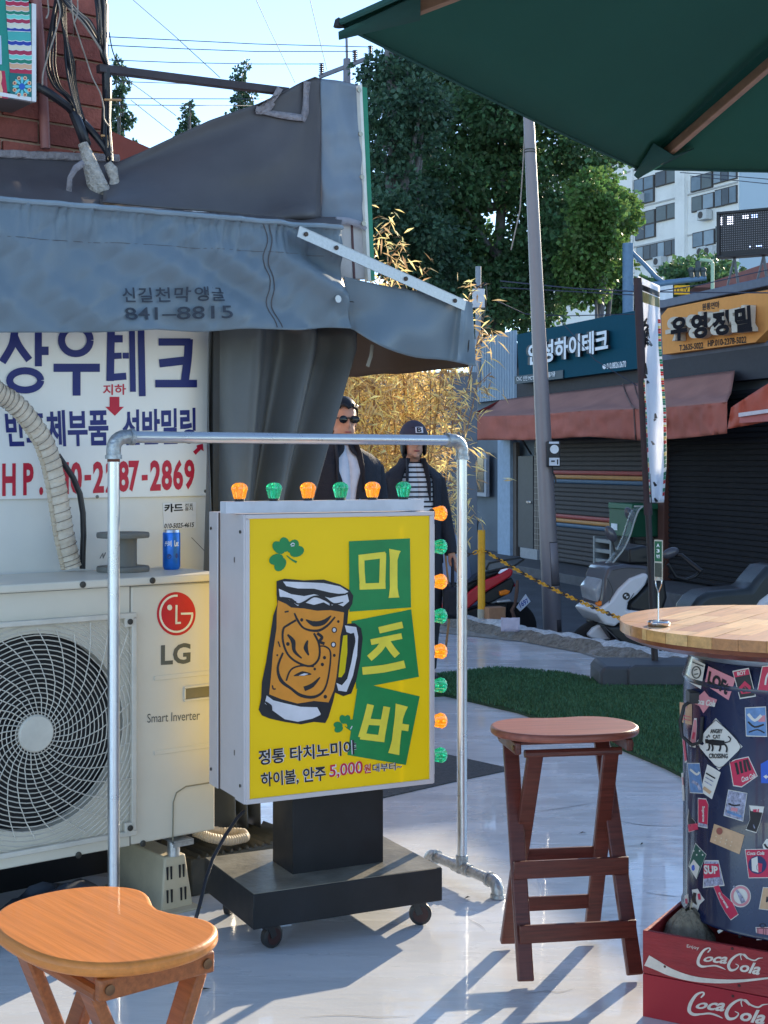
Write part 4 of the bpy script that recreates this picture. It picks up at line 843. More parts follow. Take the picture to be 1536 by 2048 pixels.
# ---- artwork on the front face
def z5(d): return lambda x, y: SF.pt(400 + x / 3.072, 980 + y / 3.072, YF - 0.001 - d + 0.003 * 0)
FA = 0.0025
m_agr = mat('art_green', S(22, 130, 70), 0.4); m_abl = mat('art_black', S(24, 22, 30), 0.4); m_awh = mat('art_white', S(214, 210, 216), 0.4)
m_aor = mat('art_orange', S(222, 140, 44), 0.4); m_ayl = mat('art_yellow', S(236, 214, 70), 0.4); m_ard = mat('art_red', S(196, 28, 60), 0.4)
def art(name, m, polys, d):
    for P in polys:
        t = MB(); fillpoly(t, P, z5(d)); t.build(name, m, sg, smooth=0)
art('letter_block', m_agr, [[(915, 315), (1290, 297), (1297, 722), (918, 748)]], 0.000)
art('letter_block', m_agr, [[(930, 806), (1298, 733), (1345, 1148), (960, 1222)]], 0.000)
art('letter_block', m_agr, [[(972, 1180), (1350, 1268), (1265, 1690), (905, 1628)]], 0.0005)
for grp in ([([(992, 410), (994, 500), (1002, 608)], 32), ([(975, 418), (1140, 398)], 34), ([(1125, 388), (1122, 500), (1118, 606)], 34), ([(980, 594), (1140, 588)], 34), ([(1198, 368), (1190, 430), (1190, 600), (1192, 662)], [66, 42, 42, 60])],
            [([(1100, 862), (1245, 828)], 36), ([(1050, 935), (1240, 897)], 32), ([(1148, 910), (1100, 980), (1040, 1034)], 38), ([(1150, 935), (1180, 980), (1212, 1018)], 38), ([(998, 1112), (1130, 1098), (1258, 1070)], 42)],
            [([(1048, 1318), (1025, 1410), (992, 1522)], 38), ([(1148, 1332), (1130, 1430), (1110, 1542)], 38), ([(1030, 1424), (1135, 1430)], 34), ([(985, 1512), (1135, 1530)], 36), ([(1240, 1322), (1222, 1400), (1205, 1540), (1190, 1622)], [70, 46, 46, 62]), ([(1215, 1452), (1282, 1462)], 36)]):
    t = MB()
    for i_, (pts, w) in enumerate(grp): stroke(t, pts, w * 1.12 if isinstance(w, (int, float)) else [q * 1.12 for q in w], z5(0.001 + 0.00012 * i_), n=2)
    t.build('lettering', m_ayl, sg, smooth=0)
mug = [(470, 560), (520, 545), (640, 555), (760, 550), (860, 580), (920, 615), (942, 650), (935, 700), (912, 740), (905, 822), (950, 818), (990, 850), (1000, 910), (985, 1050), (960, 1170), (930, 1250), (880, 1267), (830, 1245), (818, 1300), (790, 1395), (770, 1432), (700, 1425), (620, 1440), (520, 1425), (430, 1405), (380, 1385), (360, 1350), (375, 1280), (380, 1180), (405, 1060), (430, 900), (450, 770), (475, 700), (470, 640)]
art('mug_outline', m_abl, [mug], 0.0015)
art('mug_beer', m_aor, [[(480, 678), (530, 700), (560, 722), (640, 728), (720, 742), (800, 738), (885, 752), (878, 830), (862, 900), (855, 1000), (838, 1150), (822, 1230), (790, 1305), (700, 1296), (600, 1312), (500, 1285), (425, 1255), (436, 1150), (448, 1000), (470, 850), (472, 750)]], 0.002)
art('mug_foam', m_awh, [[(484, 606), (560, 640), (640, 652), (700, 640), (800, 664), (905, 640), (916, 684), (880, 715), (840, 700), (800, 712), (760, 690), (700, 706), (640, 690), (600, 712), (560, 680), (490, 655)], [(510, 562), (620, 566), (760, 572), (860, 592), (912, 625), (880, 642), (800, 630), (700, 606), (600, 605), (530, 590)], [(410, 1262), (450, 1292), (520, 1310), (620, 1332), (720, 1335), (745, 1380), (690, 1405), (600, 1424), (520, 1408), (440, 1350), (398, 1310)], [(890, 832), (960, 842), (972, 900), (965, 1020), (940, 1140), (900, 1240), (850, 1232), (838, 1185), (872, 1200), (905, 1160), (930, 1060), (950, 950), (945, 890), (900, 872)]], 0.002)
BO = 0.0
art('mug_handle_gap', m_yel, [[(880, 895), (905, 890), (905, 1000), (890, 1120), (870, 1150), (850, 1150), (862, 1030)]], 0.002)
t = MB()
for pts, w in (([(580, 756), (600, 800), (640, 850), (720, 865), (780, 835), (830, 780)], [10, 14, 12, 16, 14, 10]), ([(650, 796), (700, 822), (760, 812), (806, 772)], [6, 34, 30, 6]), ([(590, 800), (540, 830), (512, 855), (510, 930), (540, 1010), (600, 1060), (680, 1082), (730, 1035), (732, 950), (700, 880)], 13),
               ([(538, 888), (572, 930), (580, 990), (625, 1034)], [10, 28, 20, 8]), ([(662, 924), (650, 970), (668, 1016)], [8, 28, 8]), ([(510, 1000), (478, 1090), (498, 1170), (560, 1220), (620, 1262), (700, 1272), (762, 1230), (792, 1130), (802, 1000), (770, 962), (730, 960)], [12, 14, 22, 16, 20, 18, 12, 10, 10, 10, 8]),
               ([(530, 1172), (558, 1105), (620, 1080), (700, 1085)], 10), ([(576, 1142), (630, 1128), (684, 1132)], [4, 30, 6]), ([(640, 1222), (690, 1200), (738, 1150)], [30, 26, 6]), ([(720, 880), (750, 905), (735, 930), (765, 945)], 18), ([(520, 750), (545, 745)], 10), ([(480, 930), (492, 965)], 8), ([(445, 1200), (450, 1222), (465, 1222)], 8),
               ([(500, 660), (560, 672), (600, 700), (640, 690), (700, 655), (760, 665), (820, 700), (880, 690)], [8, 14, 10, 14, 10, 22, 12, 6]), ([(500, 590), (600, 620), (700, 632), (800, 648), (900, 640)], [8, 18, 10, 22, 8]), ([(400, 1300), (430, 1330), (440, 1365)], [6, 26, 6]), ([(740, 1330), (752, 1365), (735, 1400)], [6, 16, 6]), ([(935, 880), (945, 930), (935, 1010)], [22, 20, 4]), ([(760, 700), (800, 716), (800, 690)], 12), ([(545, 680), (590, 690)], [4, 16])):
    BO += 0.00004; stroke(t, pts, w, z5(0.0025 + BO), n=4)
for x, y, r in ((540, 946, 11), (625, 798, 10), (850, 808, 8), (765, 1030, 10), (752, 1072, 10), (825, 1016, 9), (770, 1270, 11), (705, 1100, 8), (475, 1015, 6), (825, 860, 17), (820, 950, 17)): fillpoly(t, disc2(x, y, r, r * 1.1, 12), z5(0.0025))
t.build('mug_brushwork', m_abl, sg, smooth=0)
art('mug_bubble', m_awh, [disc2(825, 860, 10, 12, 12), disc2(820, 950, 10, 12, 12)], 0.003); art('mug_highlight', m_awh, [[(606, 1140), (640, 1126), (668, 1130), (640, 1140)]], 0.003)
for (cx, cy, k, rt) in ((532, 402, 1.0, 0.0), (890, 1450, 0.62, 0.5)):
    t = MB()
    for a in (rad(-118), rad(-38), rad(142)):
        a += rt
        for da in (-0.30, 0.30): fillpoly(t, disc2(cx + k * 68 * math.cos(a + da), cy + k * 68 * math.sin(a + da), 46 * k, 33 * k, 14, a + da), z5(0.0012 + (0.0003 if da > 0 else 0)))
    stroke(t, [(cx, cy), (cx + k * 30, cy + k * 25), (cx + k * 62, cy + k * 42)], [6 * k, 10 * k, 15 * k], z5(0.0012), n=3); t.build('shamrock', m_agr, sg, smooth=0)
for P_ in ([(556, 338), (570, 326), (582, 334)], [(560, 344), (580, 342)], [(925, 1470), (935, 1450)]):
    t = MB(); stroke(t, P_, 6, z5(0.0020)); t.build('shamrock_shine', m_awh, sg, smooth=0)
def outlined(txt, q, m, b=0.02, ob=0.055):
    letter('lettering_outline', txt, m_awh, sg, q, z5(0.0031), ob); letter('lettering', txt, m, sg, q, z5(0.0036), b)
outlined('정통 타치노미야', [(358, 1598), (958, 1534), (962, 1622), (360, 1694)], m_abl)
outlined('하이볼, 안주', [(372, 1738), (772, 1692), (774, 1790), (376, 1832)], m_abl)
outlined('5,000', [(795, 1690), (1000, 1662), (1000, 1752), (795, 1778)], m_ard, 0.01)
outlined('원', [(1006, 1686), (1050, 1680), (1050, 1738), (1006, 1744)], m_ard); outlined('대부터~', [(1060, 1682), (1240, 1672), (1240, 1718), (1060, 1735)], m_abl, 0.012)
# power cord
t = MB(); P = [(488, 1622, 4.20), (474, 1636, 4.18), (450, 1672, 4.14), (425, 1718, 4.10), (410, 1765, 4.05), (400, 1808, 4.0), (392, 1836, 3.98)]
W_ = [at(a, b, c) for a, b, c in P]; W_.append(Vector((W_[-1].x - 0.02, W_[-1].y - 0.02, 0.008))); W_.append(W_[-1] + Vector((-0.25, 0.05, 0)))
inv = Matrix.Rotation(-SF.a, 3, 'Z'); t.tube([inv @ (p - SF.o) for p in W_], 0.0055, 8); t.build('power_cord', m_cab, sg, smooth=60)
# ================================================================== pipe rack
RF = Fr(-0.777, 4.08, 32.1)
rk = fthing('pipe_rack', 'galvanised steel pipe rack standing around the yellow sign', 'rack', RF)
m_galv = mat('galv_pipe', (0.62, 0.64, 0.66), 0.30, metal=0.95, var=0.05, scale=30, rvar=0.04); m_fit = mat('galv_fitting', (0.40, 0.42, 0.43), 0.45, metal=0.9, var=0.25, scale=60, bump=0.3, bscale=80)
RW = 1.224; RT = 1.474; PR = 0.0170
t = MB(); t.tube([(0.05, 0, RT), (RW - 0.05, 0, RT)], PR, 20); t.build('top_rail', m_galv, rk, smooth=60)
def elbow(name, pts, r):
    t = MB(); t.tube(pts, r, 16); e = t.build(name, m_fit, rk, smooth=60)
    for i in (0, -1):
        j = 1 if i == 0 else -2; d = (Vector(pts[i]) - Vector(pts[j])).normalized(); u = MB(); u.tube([Vector(pts[i]) - d * 0.010, Vector(pts[i]) + d * 0.002], r * 1.16, 16); u.build('collar', m_fit, e, smooth=60)
for x, s in ((0.0, 1), (RW, -1)):
    t = MB(); t.tube([(x, 0, 0.085), (x, 0, RT - 0.055)], PR, 20); t.build('upright', m_galv, rk, smooth=60)
    elbow('elbow', [(x, 0, RT - 0.062), (x, 0, RT - 0.035)] + [(x + s * 0.035 * (1 - math.cos(a)), 0, RT - 0.035 + 0.035 * math.sin(a)) for a in [rad(15 * k) for k in range(1, 6)]] + [(x + s * 0.035, 0, RT), (x + s * 0.060, 0, RT)], PR * 1.22)
    t = MB(); t.tube([(x, 0, 0.035), (x, 0, 0.092)], PR * 1.25, 16); t.tube([(x, -0.045, 0.05), (x, 0.045, 0.05)], PR * 1.25, 16); t.build('tee_joint', m_fit, rk, smooth=60)
    for d in (-1, 1):
        t = MB(); t.tube([(x, d * 0.04, 0.05), (x, d * 0.165, 0.05)], PR, 16); t.build('foot_pipe', m_fit, rk, smooth=60)
        elbow('foot_elbow', [(x, d * 0.150, 0.05), (x, d * 0.170, 0.05)] + [(x, d * (0.170 + 0.028 * math.sin(a)), 0.05 - 0.028 * (1 - math.cos(a))) for a in [rad(18 * k) for k in range(1, 6)]] + [(x, d * 0.198, 0.004)], PR * 1.22)
t = MB(); t.tube([(0, 0, RT - 0.072), (0, 0, RT - 0.063)], PR * 1.06, 16); t.build('rust_ring', mat('rust', S(110, 60, 44), 0.7), rk)
# ================================================================== folding stools
def wood(name, col, dark=0.25, rough=0.35, sc=(3, 40, 40), coat=0.2):
    if name in MATS: return MATS[name]
    m = mat(name, col, rough, var=dark, scale=2.2, stretch=sc, spec=0.5, coat=coat, bump=0.05, bscale=5); return m
def make_stool(name, label, loc, rz, msl, mseat, sc=1.0, H=0.665, SW=0.205, SD=0.152, notch=0.058):
    """folding bar stool: bean seat, two crossing leg frames; x = width, y = depth, legs cross seen from the side (x)"""
    st = thing(name, label, 'stool', loc, rz, 'folding wooden bar stools')
    n = 64; pts = []
    for k in range(n):
        a = 2 * math.pi * k / n; x = SW * math.copysign(abs(math.cos(a)) ** 0.82, math.cos(a)); y = SD * math.copysign(abs(math.sin(a)) ** 0.9, math.sin(a))
        if y > 0: y -= notch * math.exp(-(x / (SW * 0.42)) ** 2) * (y / SD)        # concave back edge
        pts.append((x, y))
    t = MB(); t.prism(pts, H - 0.022, H, 'xy'); t.build('seat', mseat, st, bevel=0.008, seg=3, smooth=50)
    yi = 0.10; hs = H - 0.024
    xo, xi = 0.152, 0.125
    # frame A (outer): feet front, tops at back ; frame B (inner): feet back, tops front
    for s in (-1, 1):
        t = MB(); t.bar((s * (xo), -0.155, 0.012), (s * (xo - 0.018), 0.085, hs - 0.035), 0.020, 0.044, up=(1, 0, 0)); t.build('leg', msl, st, bevel=0.004)
        t = MB(); t.bar((s * (xi), 0.155, 0.012), (s * (xi - 0.018), -0.085, hs - 0.035), 0.020, 0.044, up=(1, 0, 0)); t.build('leg', msl, st, bevel=0.004)
        t = MB(); t.box((s * (xo + 0.006), 0.0, hs - 0.018), (0.018, 0.20, 0.034)); t.build('seat_cleat', msl, st, bevel=0.004)
        for y in (-0.085, 0.085):
            t = MB(); t.lathe([(0.008, 0.0), (0.008, s * 0.003), (0.004, s * 0.004)], 12, (s * (xo + 0.0155), y, hs - 0.018), 'x'); t.build('bolt', mat('bolt_bronze', S(120, 86, 60), 0.4, metal=0.6), st)
    zz = lambda y0, y1, z: y0 + (y1 - y0) * (z - 0.012) / (hs - 0.047)
    for z in (0.130, 0.285):
        y = zz(-0.155, 0.085, z); t = MB(); t.box((0, y - 0.024, z), (2 * xo + 0.022, 0.012, 0.048)); t.build('stretcher', msl, st, bevel=0.002)
        y = zz(0.155, -0.085, z); t = MB(); t.box((0, y, z + 0.005), (2 * xi - 0.02, 0.012, 0.040)); t.build('stretcher', msl, st, bevel=0.002)
    t = MB(); t.tube([(-xo + 0.015, -0.085, hs - 0.035), (xo - 0.015, -0.085, hs - 0.035)], 0.011, 10); t.build('cross_rod', msl, st)
    t = MB(); t.tube([(-xo + 0.015, 0.085, hs - 0.035), (xo - 0.015, 0.085, hs - 0.035)], 0.011, 10); t.build('cross_rod', msl, st)
    return st
w_red = wood('wood_mahogany', S(92, 42, 32), 0.4, 0.42, (4, 60, 60), 0.1); w_reds = wood('wood_mahogany_seat', S(142, 78, 62), 0.38, 0.40, (1.6, 30, 30), 0.1); w_or = wood('wood_bamboo', S(158, 88, 44), 0.3, 0.45, (4, 60, 60), 0.1); w_ors = wood('wood_bamboo_seat', S(216, 130, 58), 0.17, 0.44, (1.4, 30, 30), 0.1)
make_stool('bar_stool', 'reddish brown folding bar stool standing beside the red crates', (0.505, 3.975, 0), rad(9), w_red, w_reds, SW=0.208, notch=0.03)
make_stool('bar_stool', 'orange brown folding bar stool at the lower left in front of the air conditioner', (-0.447, 2.275, 0), rad(-50), w_or, w_ors, SW=0.205, SD=0.158)
# ================================================================== crates, drum table, table card
CF = Fr(0.654, 3.59, -31.0)
m_crA = mat('crate_red_worn', S(150, 40, 42), 0.6, var=0.2, scale=10, dirt=0.6, dirtcol=S(104, 40, 40), bump=0.2, bscale=40, stretch=(1, 4, 4)); m_crB = mat('crate_red', S(158, 26, 38), 0.5, var=0.08, scale=6)
m_cream = mat('crate_cream', S(214, 196, 180), 0.6, var=0.15, scale=30)
def crate(y0, z0, m, label, L=0.52, Dp=0.305, Hh=0.108):
    c = thing('soda_crate', label, 'crate', CF.w((0, y0, z0)), CF.a, 'wooden soda crates under the drum')
    for (cx, cy, cz), d, nm in (((L / 2, 0.006, Hh / 2), (L, 0.012, Hh), 'front_board'), ((L / 2, Dp - 0.006, Hh / 2), (L, 0.012, Hh), 'back_board'), ((0.006, Dp / 2, Hh / 2), (0.012, Dp - 0.025, Hh - 0.002), 'end_board'), ((L - 0.006, Dp / 2, Hh / 2), (0.012, Dp - 0.025, Hh - 0.002), 'end_board'), ((L / 2, Dp / 2, 0.008), (L - 0.025, Dp - 0.025, 0.012), 'floor_board')):
        t = MB(); t.box((cx, cy, cz), d); t.build(nm, m, c, bevel=0.0015)
    return c
ca = crate(0, 0.1095, m_crA, 'worn red wooden crate with a cream wave, the upper of the front stack'); cb2 = crate(0, 0.0, m_crB, 'plain red wooden crate on the floor with big cream script, lower of the front stack')
cc = crate(0.308, 0.1095, m_crA, 'worn red crate behind the lettered upper crate under the drum'); cd = crate(0.308, 0.0, m_crB, 'red crate on the floor hidden behind the lower lettered crate')
def script(parent, q0, m, k, oz):
    """swashed script word; q0 maps crop units to crate front"""
    t = MB(); g_ = q0
    stroke(t, [(930, 1330), (955, 1300), (940, 1285), (890, 1310), (845, 1380), (835, 1440), (870, 1470), (930, 1468), (1000, 1462), (1060, 1478), (1110, 1502)], [10, 16, 12, 22, 30, 30, 24, 14, 16, 16, 4], g_, n=6)
    stroke(t, [(1330, 1395), (1280, 1350), (1230, 1355), (1170, 1400), (1140, 1460), (1160, 1505), (1210, 1500), (1240, 1465), (1210, 1445)], [8, 14, 18, 26, 30, 28, 16, 10, 6], g_, n=6)
    stroke(t, [(1270, 1405), (1262, 1360), (1300, 1350), (1340, 1390), (1400, 1410), (1440, 1390), (1485, 1384)], [8, 10, 12, 14, 14, 12, 3], g_, n=6)
    t.build('lettering', m, parent, smooth=0)
    letter('lettering', 'oca', m, parent, [(905, 1370), (1135, 1372), (1122, 1448), (880, 1420)], g_, 0.03, shear=0.25)
    letter('lettering', 'ola', m, parent, [(1260, 1420), (1475, 1440), (1450, 1560), (1250, 1520)], g_, 0.03, shear=0.25)
inv_c = lambda z: (lambda x, y: CF.pt(1230 + x / 5.02, 1640 + y / 5.02, -0.001) - Vector((0, 0, z)))
script(ca, inv_c(0.1095), m_cream, 1, 0)
letter('lettering', 'Enjoy', m_cream, ca, [(722, 1248), (845, 1268), (842, 1312), (720, 1288)], inv_c(0.1095), 0.0)
t = MB(); stroke(t, [(318, 1410), (420, 1460), (560, 1530), (760, 1590), (960, 1615), (1160, 1620), (1350, 1608), (1560, 1585), (1800, 1560)], [115, 95, 75, 55, 45, 36, 24, 18, 14], inv_c(0.1095), n=4); t.build('wave_stripe', m_cream, ca, smooth=0)
big_map = lambda x, y: CF.pt(1230 + (740 + (x - 830) * 1.22) / 5.02, 1640 + (1730 + (y - 1285) * 1.2) / 5.02, -0.001)
script(cb2, big_map, m_cream, 1, 0)
for c_, pts in ((ca, [(500, 1472), (1175, 1292), (1245, 1665)]), (cb2, [(1182, 1770)])):
    for x, y in pts:
        p = CF.pt(1230 + x / 5.02, 1640 + y / 5.02, -0.001); t = MB(); t.lathe([(0.004, 0.0), (0.003, -0.002)], 8, (p.x, 0, p.z - (0.1095 if c_ is ca else 0)), 'y'); t.build('nail', mat('nail', S(80, 40, 36), 0.5), c_)
# stones and cloth sack in the upper crate
sk = MB()
def sack(u, v):
    a = 2 * math.pi * u; r = 0.062 * math.sin(math.pi * min(1, v * .5 + .02)) ** 0.6; r *= 1 + 0.18 * nz(math.cos(a) * 2, math.sin(a) * 2, v * 4)
    return Vector((r * math.cos(a) * 1.15, r * math.sin(a), 0.125 * (1 - v) + 0.012 * nz(math.cos(a) * 3, math.sin(a) * 3, 5)))
sk.grid(sack, 24, 12); tag(sk.build('stone_sack', mat('sack_grey', S(124, 114, 100), 0.9, var=0.3, scale=40, bump=0.8, bscale=60), None, loc=CF.w((0.075, 0.13, 0.1235)), smooth=70), 'small grey sack of stones in the corner of the upper crate', 'sack')
# drum
DC = Vector((1.078, 3.752)); DR = 0.284; DZ0, DZ1 = 0.2185, 0.922
dt = thing('drum_table', 'high table of a navy sticker covered oil drum with a round wooden top', 'table', (DC.x, DC.y, DZ0))
m_drum = mat('drum_navy', S(22, 31, 64), 0.26, var=0.12, scale=4, coat=0.3, dirt=0.25, dirtcol=S(26, 30, 50), rvar=0.06)
h = DZ1 - DZ0
MB().lathe([(DR - 0.012, 0.004), (DR - 0.004, 0.0), (DR + 0.003, 0.004), (DR + 0.003, 0.012), (DR - 0.002, 0.018), (DR - 0.002, h * 0.86), (DR + 0.001, h * 0.875), (DR - 0.004, h * 0.89), (DR - 0.012, h * 0.93), (DR - 0.018, h * 0.955)], 96).build('drum', m_drum, dt, smooth=60)
MB().lathe([(DR - 0.0185, h * 0.9555), (DR - 0.006, h * 0.96), (DR - 0.004, h * 0.975), (DR - 0.008, h * 0.99), (DR - 0.03, h), (0, h)], 96).build('lid', mat('lid_grey', S(110, 116, 128), 0.35, metal=0.5), dt, smooth=60)
class Cyl:
    def hit(s, px, py, e):
        dx, _, dz = ray(px, py); R = DR - 0.002 + e; a = dx * dx + 1; b = -2 * (dx * DC.x + DC.y); c = DC.x ** 2 + DC.y ** 2 - R * R; d = b * b - 4 * a * c
        t = (-b - math.sqrt(d)) / (2 * a) if d > 0 else -b / (2 * a); return Vector((dx * t - DC.x, t - DC.y, EYE + dz * t - DZ0))
cy = Cyl()
zA = lambda e: (lambda x, y: cy.hit(1230 + x / 3.794, 1180 + y / 3.794, e)); zB = lambda e: (lambda x, y: cy.hit(1230 + x / 5.02, 1640 + y / 5.02, e))
m_sw = mat('sticker_white', S(214, 208, 200), 0.4, var=0.06); m_spk = mat('sticker_pink', S(206, 132, 140), 0.4); m_sred = mat('sticker_red', S(196, 44, 78), 0.4); m_sbk = mat('sticker_black', S(26, 24, 30), 0.4); m_sbl = mat('sticker_blue', S(96, 132, 176), 0.4, var=0.3, scale=60); m_stan = mat('sticker_tan', S(196, 158, 124), 0.5, var=0.15, scale=50); m_sgn = mat('sticker_green', S(40, 86, 76), 0.4); m_sbb = mat('sticker_deepblue', S(40, 90, 190), 0.4); m_spu = mat('sticker_print', S(150, 150, 170), 0.5, var=0.8, scale=120)
def sticker(zf, base, layers, cuts=2, rim=None):
    """base = (material, polygon); layers = extra (name, material, polygons/strokes/text)"""
    if rim:
        cx = sum(p[0] for p in base[1]) / len(base[1]); cyy = sum(p[1] for p in base[1]) / len(base[1])
        P = [(cx + (x - cx) * rim, cyy + (y - cyy) * rim) for x, y in base[1]]
        t = MB(); fillpoly(t, P, zf(0.0008), cuts); par = t.build('sticker', m_sw, dt, smooth=60); t = MB(); fillpoly(t, base[1], zf(0.0013), cuts); t.build('print', base[0], par, smooth=60)
    else:
        t = MB(); fillpoly(t, base[1], zf(0.0008), cuts); par = t.build('sticker', base[0], dt, smooth=60)
    for L in layers:
        if L[0] == 'p':
            t = MB(); fillpoly(t, L[2], zf(0.0018), 1); t.build('print', L[1], par, smooth=0)
        elif L[0] == 's':
            t = MB(); stroke(t, L[2], L[3], zf(0.0021), n=3); t.build('print', L[1], par, smooth=0)
        elif L[0] == 't': letter('lettering', L[2], L[1], par, L[3], zf(0.0023), L[4] if len(L) > 4 else 0.02, shear=L[5] if len(L) > 5 else 0)
    return par
ringp = lambda cx, cy_, rx, ry: [(cx + rx * math.cos(a), cy_ + ry * math.sin(a)) for a in [2 * math.pi * k / 20 for k in range(21)]]
sticker(zA, (m_sw, [(590, 518), (685, 565), (652, 752), (555, 695)]), [('s', m_sbk, ringp(616, 625, 32, 44), 9), ('s', m_sbk, [(600, 610), (625, 600)], 8), ('s', m_sbk, [(600, 640), (632, 636)], 8), ('s', m_sbk, [(586, 545), (620, 560), (670, 580)], 9), ('s', m_sbk, [(570, 690), (600, 700), (645, 705)], 14)])
sticker(zA, (m_spk, [(708, 578), (915, 672), (862, 836), (680, 716)]), [('t', m_sbk, 'LOFt', [(715, 612), (875, 705), (845, 800), (698, 705)], 0.05)])
sticker(zA, (m_sbk, [(898, 622), (1012, 600), (1062, 800), (950, 818)]), [('p', m_sred, [(898, 622), (1012, 600), (1022, 640), (907, 664)]), ('t', m_sw, 'BOT', [(925, 622), (990, 610), (995, 640), (930, 650)], 0.03), ('p', m_sred, [(940, 740), (985, 690), (1030, 730), (1030, 780), (960, 790)]), ('p', m_sbk, [(960, 755), (985, 725), (1012, 748), (1005, 775), (970, 780)])], rim=1.09)
sticker(zA, (m_sred, [(1120, 585), (1260, 570), (1240, 790), (1085, 760)]), [('s', m_sw, [(1140, 720), (1150, 660), (1180, 610)], 14), ('s', m_sw, [(1180, 730), (1195, 660), (1225, 600)], 14)], rim=1.08)
sticker(zA, (m_spk, [(590, 815), (640, 800), (678, 765), (715, 810), (775, 832), (760, 870), (715, 880), (670, 935), (640, 880), (600, 862)]), [('t', m_sw, 'Coca Cola', [(598, 815), (765, 840), (758, 888), (600, 862)], 0.04, 0.3)])
sticker(zA, (m_stan, [(490, 850), (585, 868), (583, 1025), (492, 1000)]), [('s', m_sred, [(500, 950), (575, 965)], 6), ('s', m_sred, [(500, 975), (575, 990)], 6), ('s', m_spk, [(505, 880), (545, 890)], 14)])
sticker(zA, (m_spk, [(600, 985), (618, 985), (620, 1040), (610, 1180), (570, 1170), (590, 1040)]), [('s', m_sred, [(600, 1080), (590, 1130)], 16)], rim=1.15)
sticker(zA, (m_sw, [(765, 972), (968, 1188), (788, 1366), (612, 1160)]), [('s', m_sbk, [(764, 985), (955, 1188), (788, 1350), (625, 1160), (764, 985)], 5), ('t', m_sbk, 'ANGRY', [(722, 1055), (815, 1055), (815, 1088), (722, 1088)], 0.03), ('t', m_sbk, 'CAT', [(742, 1098), (798, 1098), (798, 1128), (742, 1128)], 0.03), ('t', m_sbk, 'CROSSING', [(712, 1240), (855, 1242), (855, 1278), (712, 1278)], 0.03),
    ('s', m_sbk, [(690, 1150), (740, 1155), (790, 1160), (830, 1160)], [20, 44, 42, 34]), ('s', m_sbk, [(684, 1148), (706, 1146)], [34, 30]), ('s', m_sbk, [(712, 1170), (716, 1195), (706, 1218)], 12), ('s', m_sbk, [(735, 1172), (742, 1200), (735, 1224)], 12), ('s', m_sbk, [(800, 1172), (798, 1200), (790, 1224)], 13), ('s', m_sbk, [(830, 1168), (848, 1196), (845, 1232)], 13), ('s', m_sbk, [(832, 1158), (866, 1150), (876, 1128), (858, 1110)], 9), ('s', m_sbk, [(702, 1118), (710, 1098), (718, 1118)], 5)])
sticker(zA, (m_sred, [(510, 1125), (528, 1125), (545, 1290), (530, 1300)]), [], rim=1.14)
sticker(zA, (m_sbl, [(990, 898), (1140, 890), (1150, 1108), (998, 1104)]), [('s', m_sw, [(1010, 940), (1060, 990), (1110, 950)], 22), ('s', m_sbk, [(1010, 1000), (1060, 1040), (1130, 1020)], 14), ('s', m_sbk, [(1015, 1080), (1080, 1060), (1135, 1085)], 10), ('p', m_spk, [(1080, 960), (1140, 950), (1140, 1000), (1090, 1000)])], rim=1.06)
sticker(zA, (m_sbl, [(552, 1318), (640, 1318), (668, 1540), (570, 1535)]), [('s', m_sw, [(570, 1360), (620, 1400), (640, 1380)], 16), ('s', m_spu, [(585, 1450), (630, 1480), (645, 1520)], 22)], rim=1.05)
sticker(zA, (m_sw, [(700, 1322), (802, 1384), (735, 1588), (648, 1528)]), [('s', m_sbk, [(690, 1390), (760, 1430)], 10), ('s', m_spu, [(685, 1420), (745, 1455)], 8), ('s', m_spu, [(680, 1450), (735, 1485)], 8), ('s', m_stan, [(670, 1500), (725, 1540)], 26)])
sticker(zA, (m_sred, [(872, 1310), (915, 1290), (1010, 1270), (1075, 1410), (960, 1490), (900, 1480)]), [('s', m_sbk, [(935, 1400), (925, 1350), (915, 1310)], 20), ('s', m_sbk, [(965, 1390), (955, 1340), (950, 1300)], 20), ('s', m_sbk, [(995, 1380), (985, 1330), (980, 1290)], 20), ('s', m_sbk, [(1025, 1370), (1010, 1320), (1000, 1285)], 20), ('t', m_sw, 'Coca Cola', [(955, 1420), (1062, 1385), (1068, 1420), (965, 1460)], 0.03, 0.3)], rim=1.07)
sticker(zA, (m_sbb, [(1105, 1320), (1180, 1280), (1260, 1290), (1260, 1470), (1108, 1465)]), [('p', m_sw, [(1125, 1415), (1150, 1400), (1150, 1410), (1200, 1410), (1200, 1425), (1150, 1425), (1150, 1436)])])
sticker(zA, (m_spu, [(862, 1520), (1000, 1545), (970, 1752), (828, 1708)]), [('s', m_sbk, [(860, 1620), (900, 1635), (950, 1630)], 12), ('s', m_sbl, [(850, 1680), (900, 1700), (960, 1720)], 18), ('s', m_spk, [(880, 1660), (930, 1670)], 26)], rim=1.05)
sticker(zA, (m_sred, [(632, 1585), (690, 1590), (706, 1630), (700, 1800), (632, 1785)]), [('t', m_sw, 'Supreme', [(682, 1640), (682, 1760), (656, 1760), (656, 1640)], 0.03), ('p', m_spu, [(634, 1765), (700, 1780), (698, 1802), (634, 1790)])], rim=1.08)
sticker(zA, (m_sbk, [(1020, 1640), (1128, 1650), (1100, 1760), (1072, 1838), (995, 1815), (1025, 1740)]), [('p', m_sw, [(1020, 1636), (1130, 1648), (1124, 1690), (1030, 1676)]), ('p', m_sred, [(1045, 1665), (1095, 1662), (1090, 1685), (1050, 1685)]), ('s', m_spu, [(1050, 1780), (1060, 1810)], 8)], rim=1.07)
sticker(zA, (m_sbk, [(560, 1670), (580, 1730), (610, 1760), (600, 1820), (560, 1830), (552, 1740)]), [('p', m_sred, [(552, 1780), (625, 1770), (632, 1815), (560, 1835)])], rim=1.12)
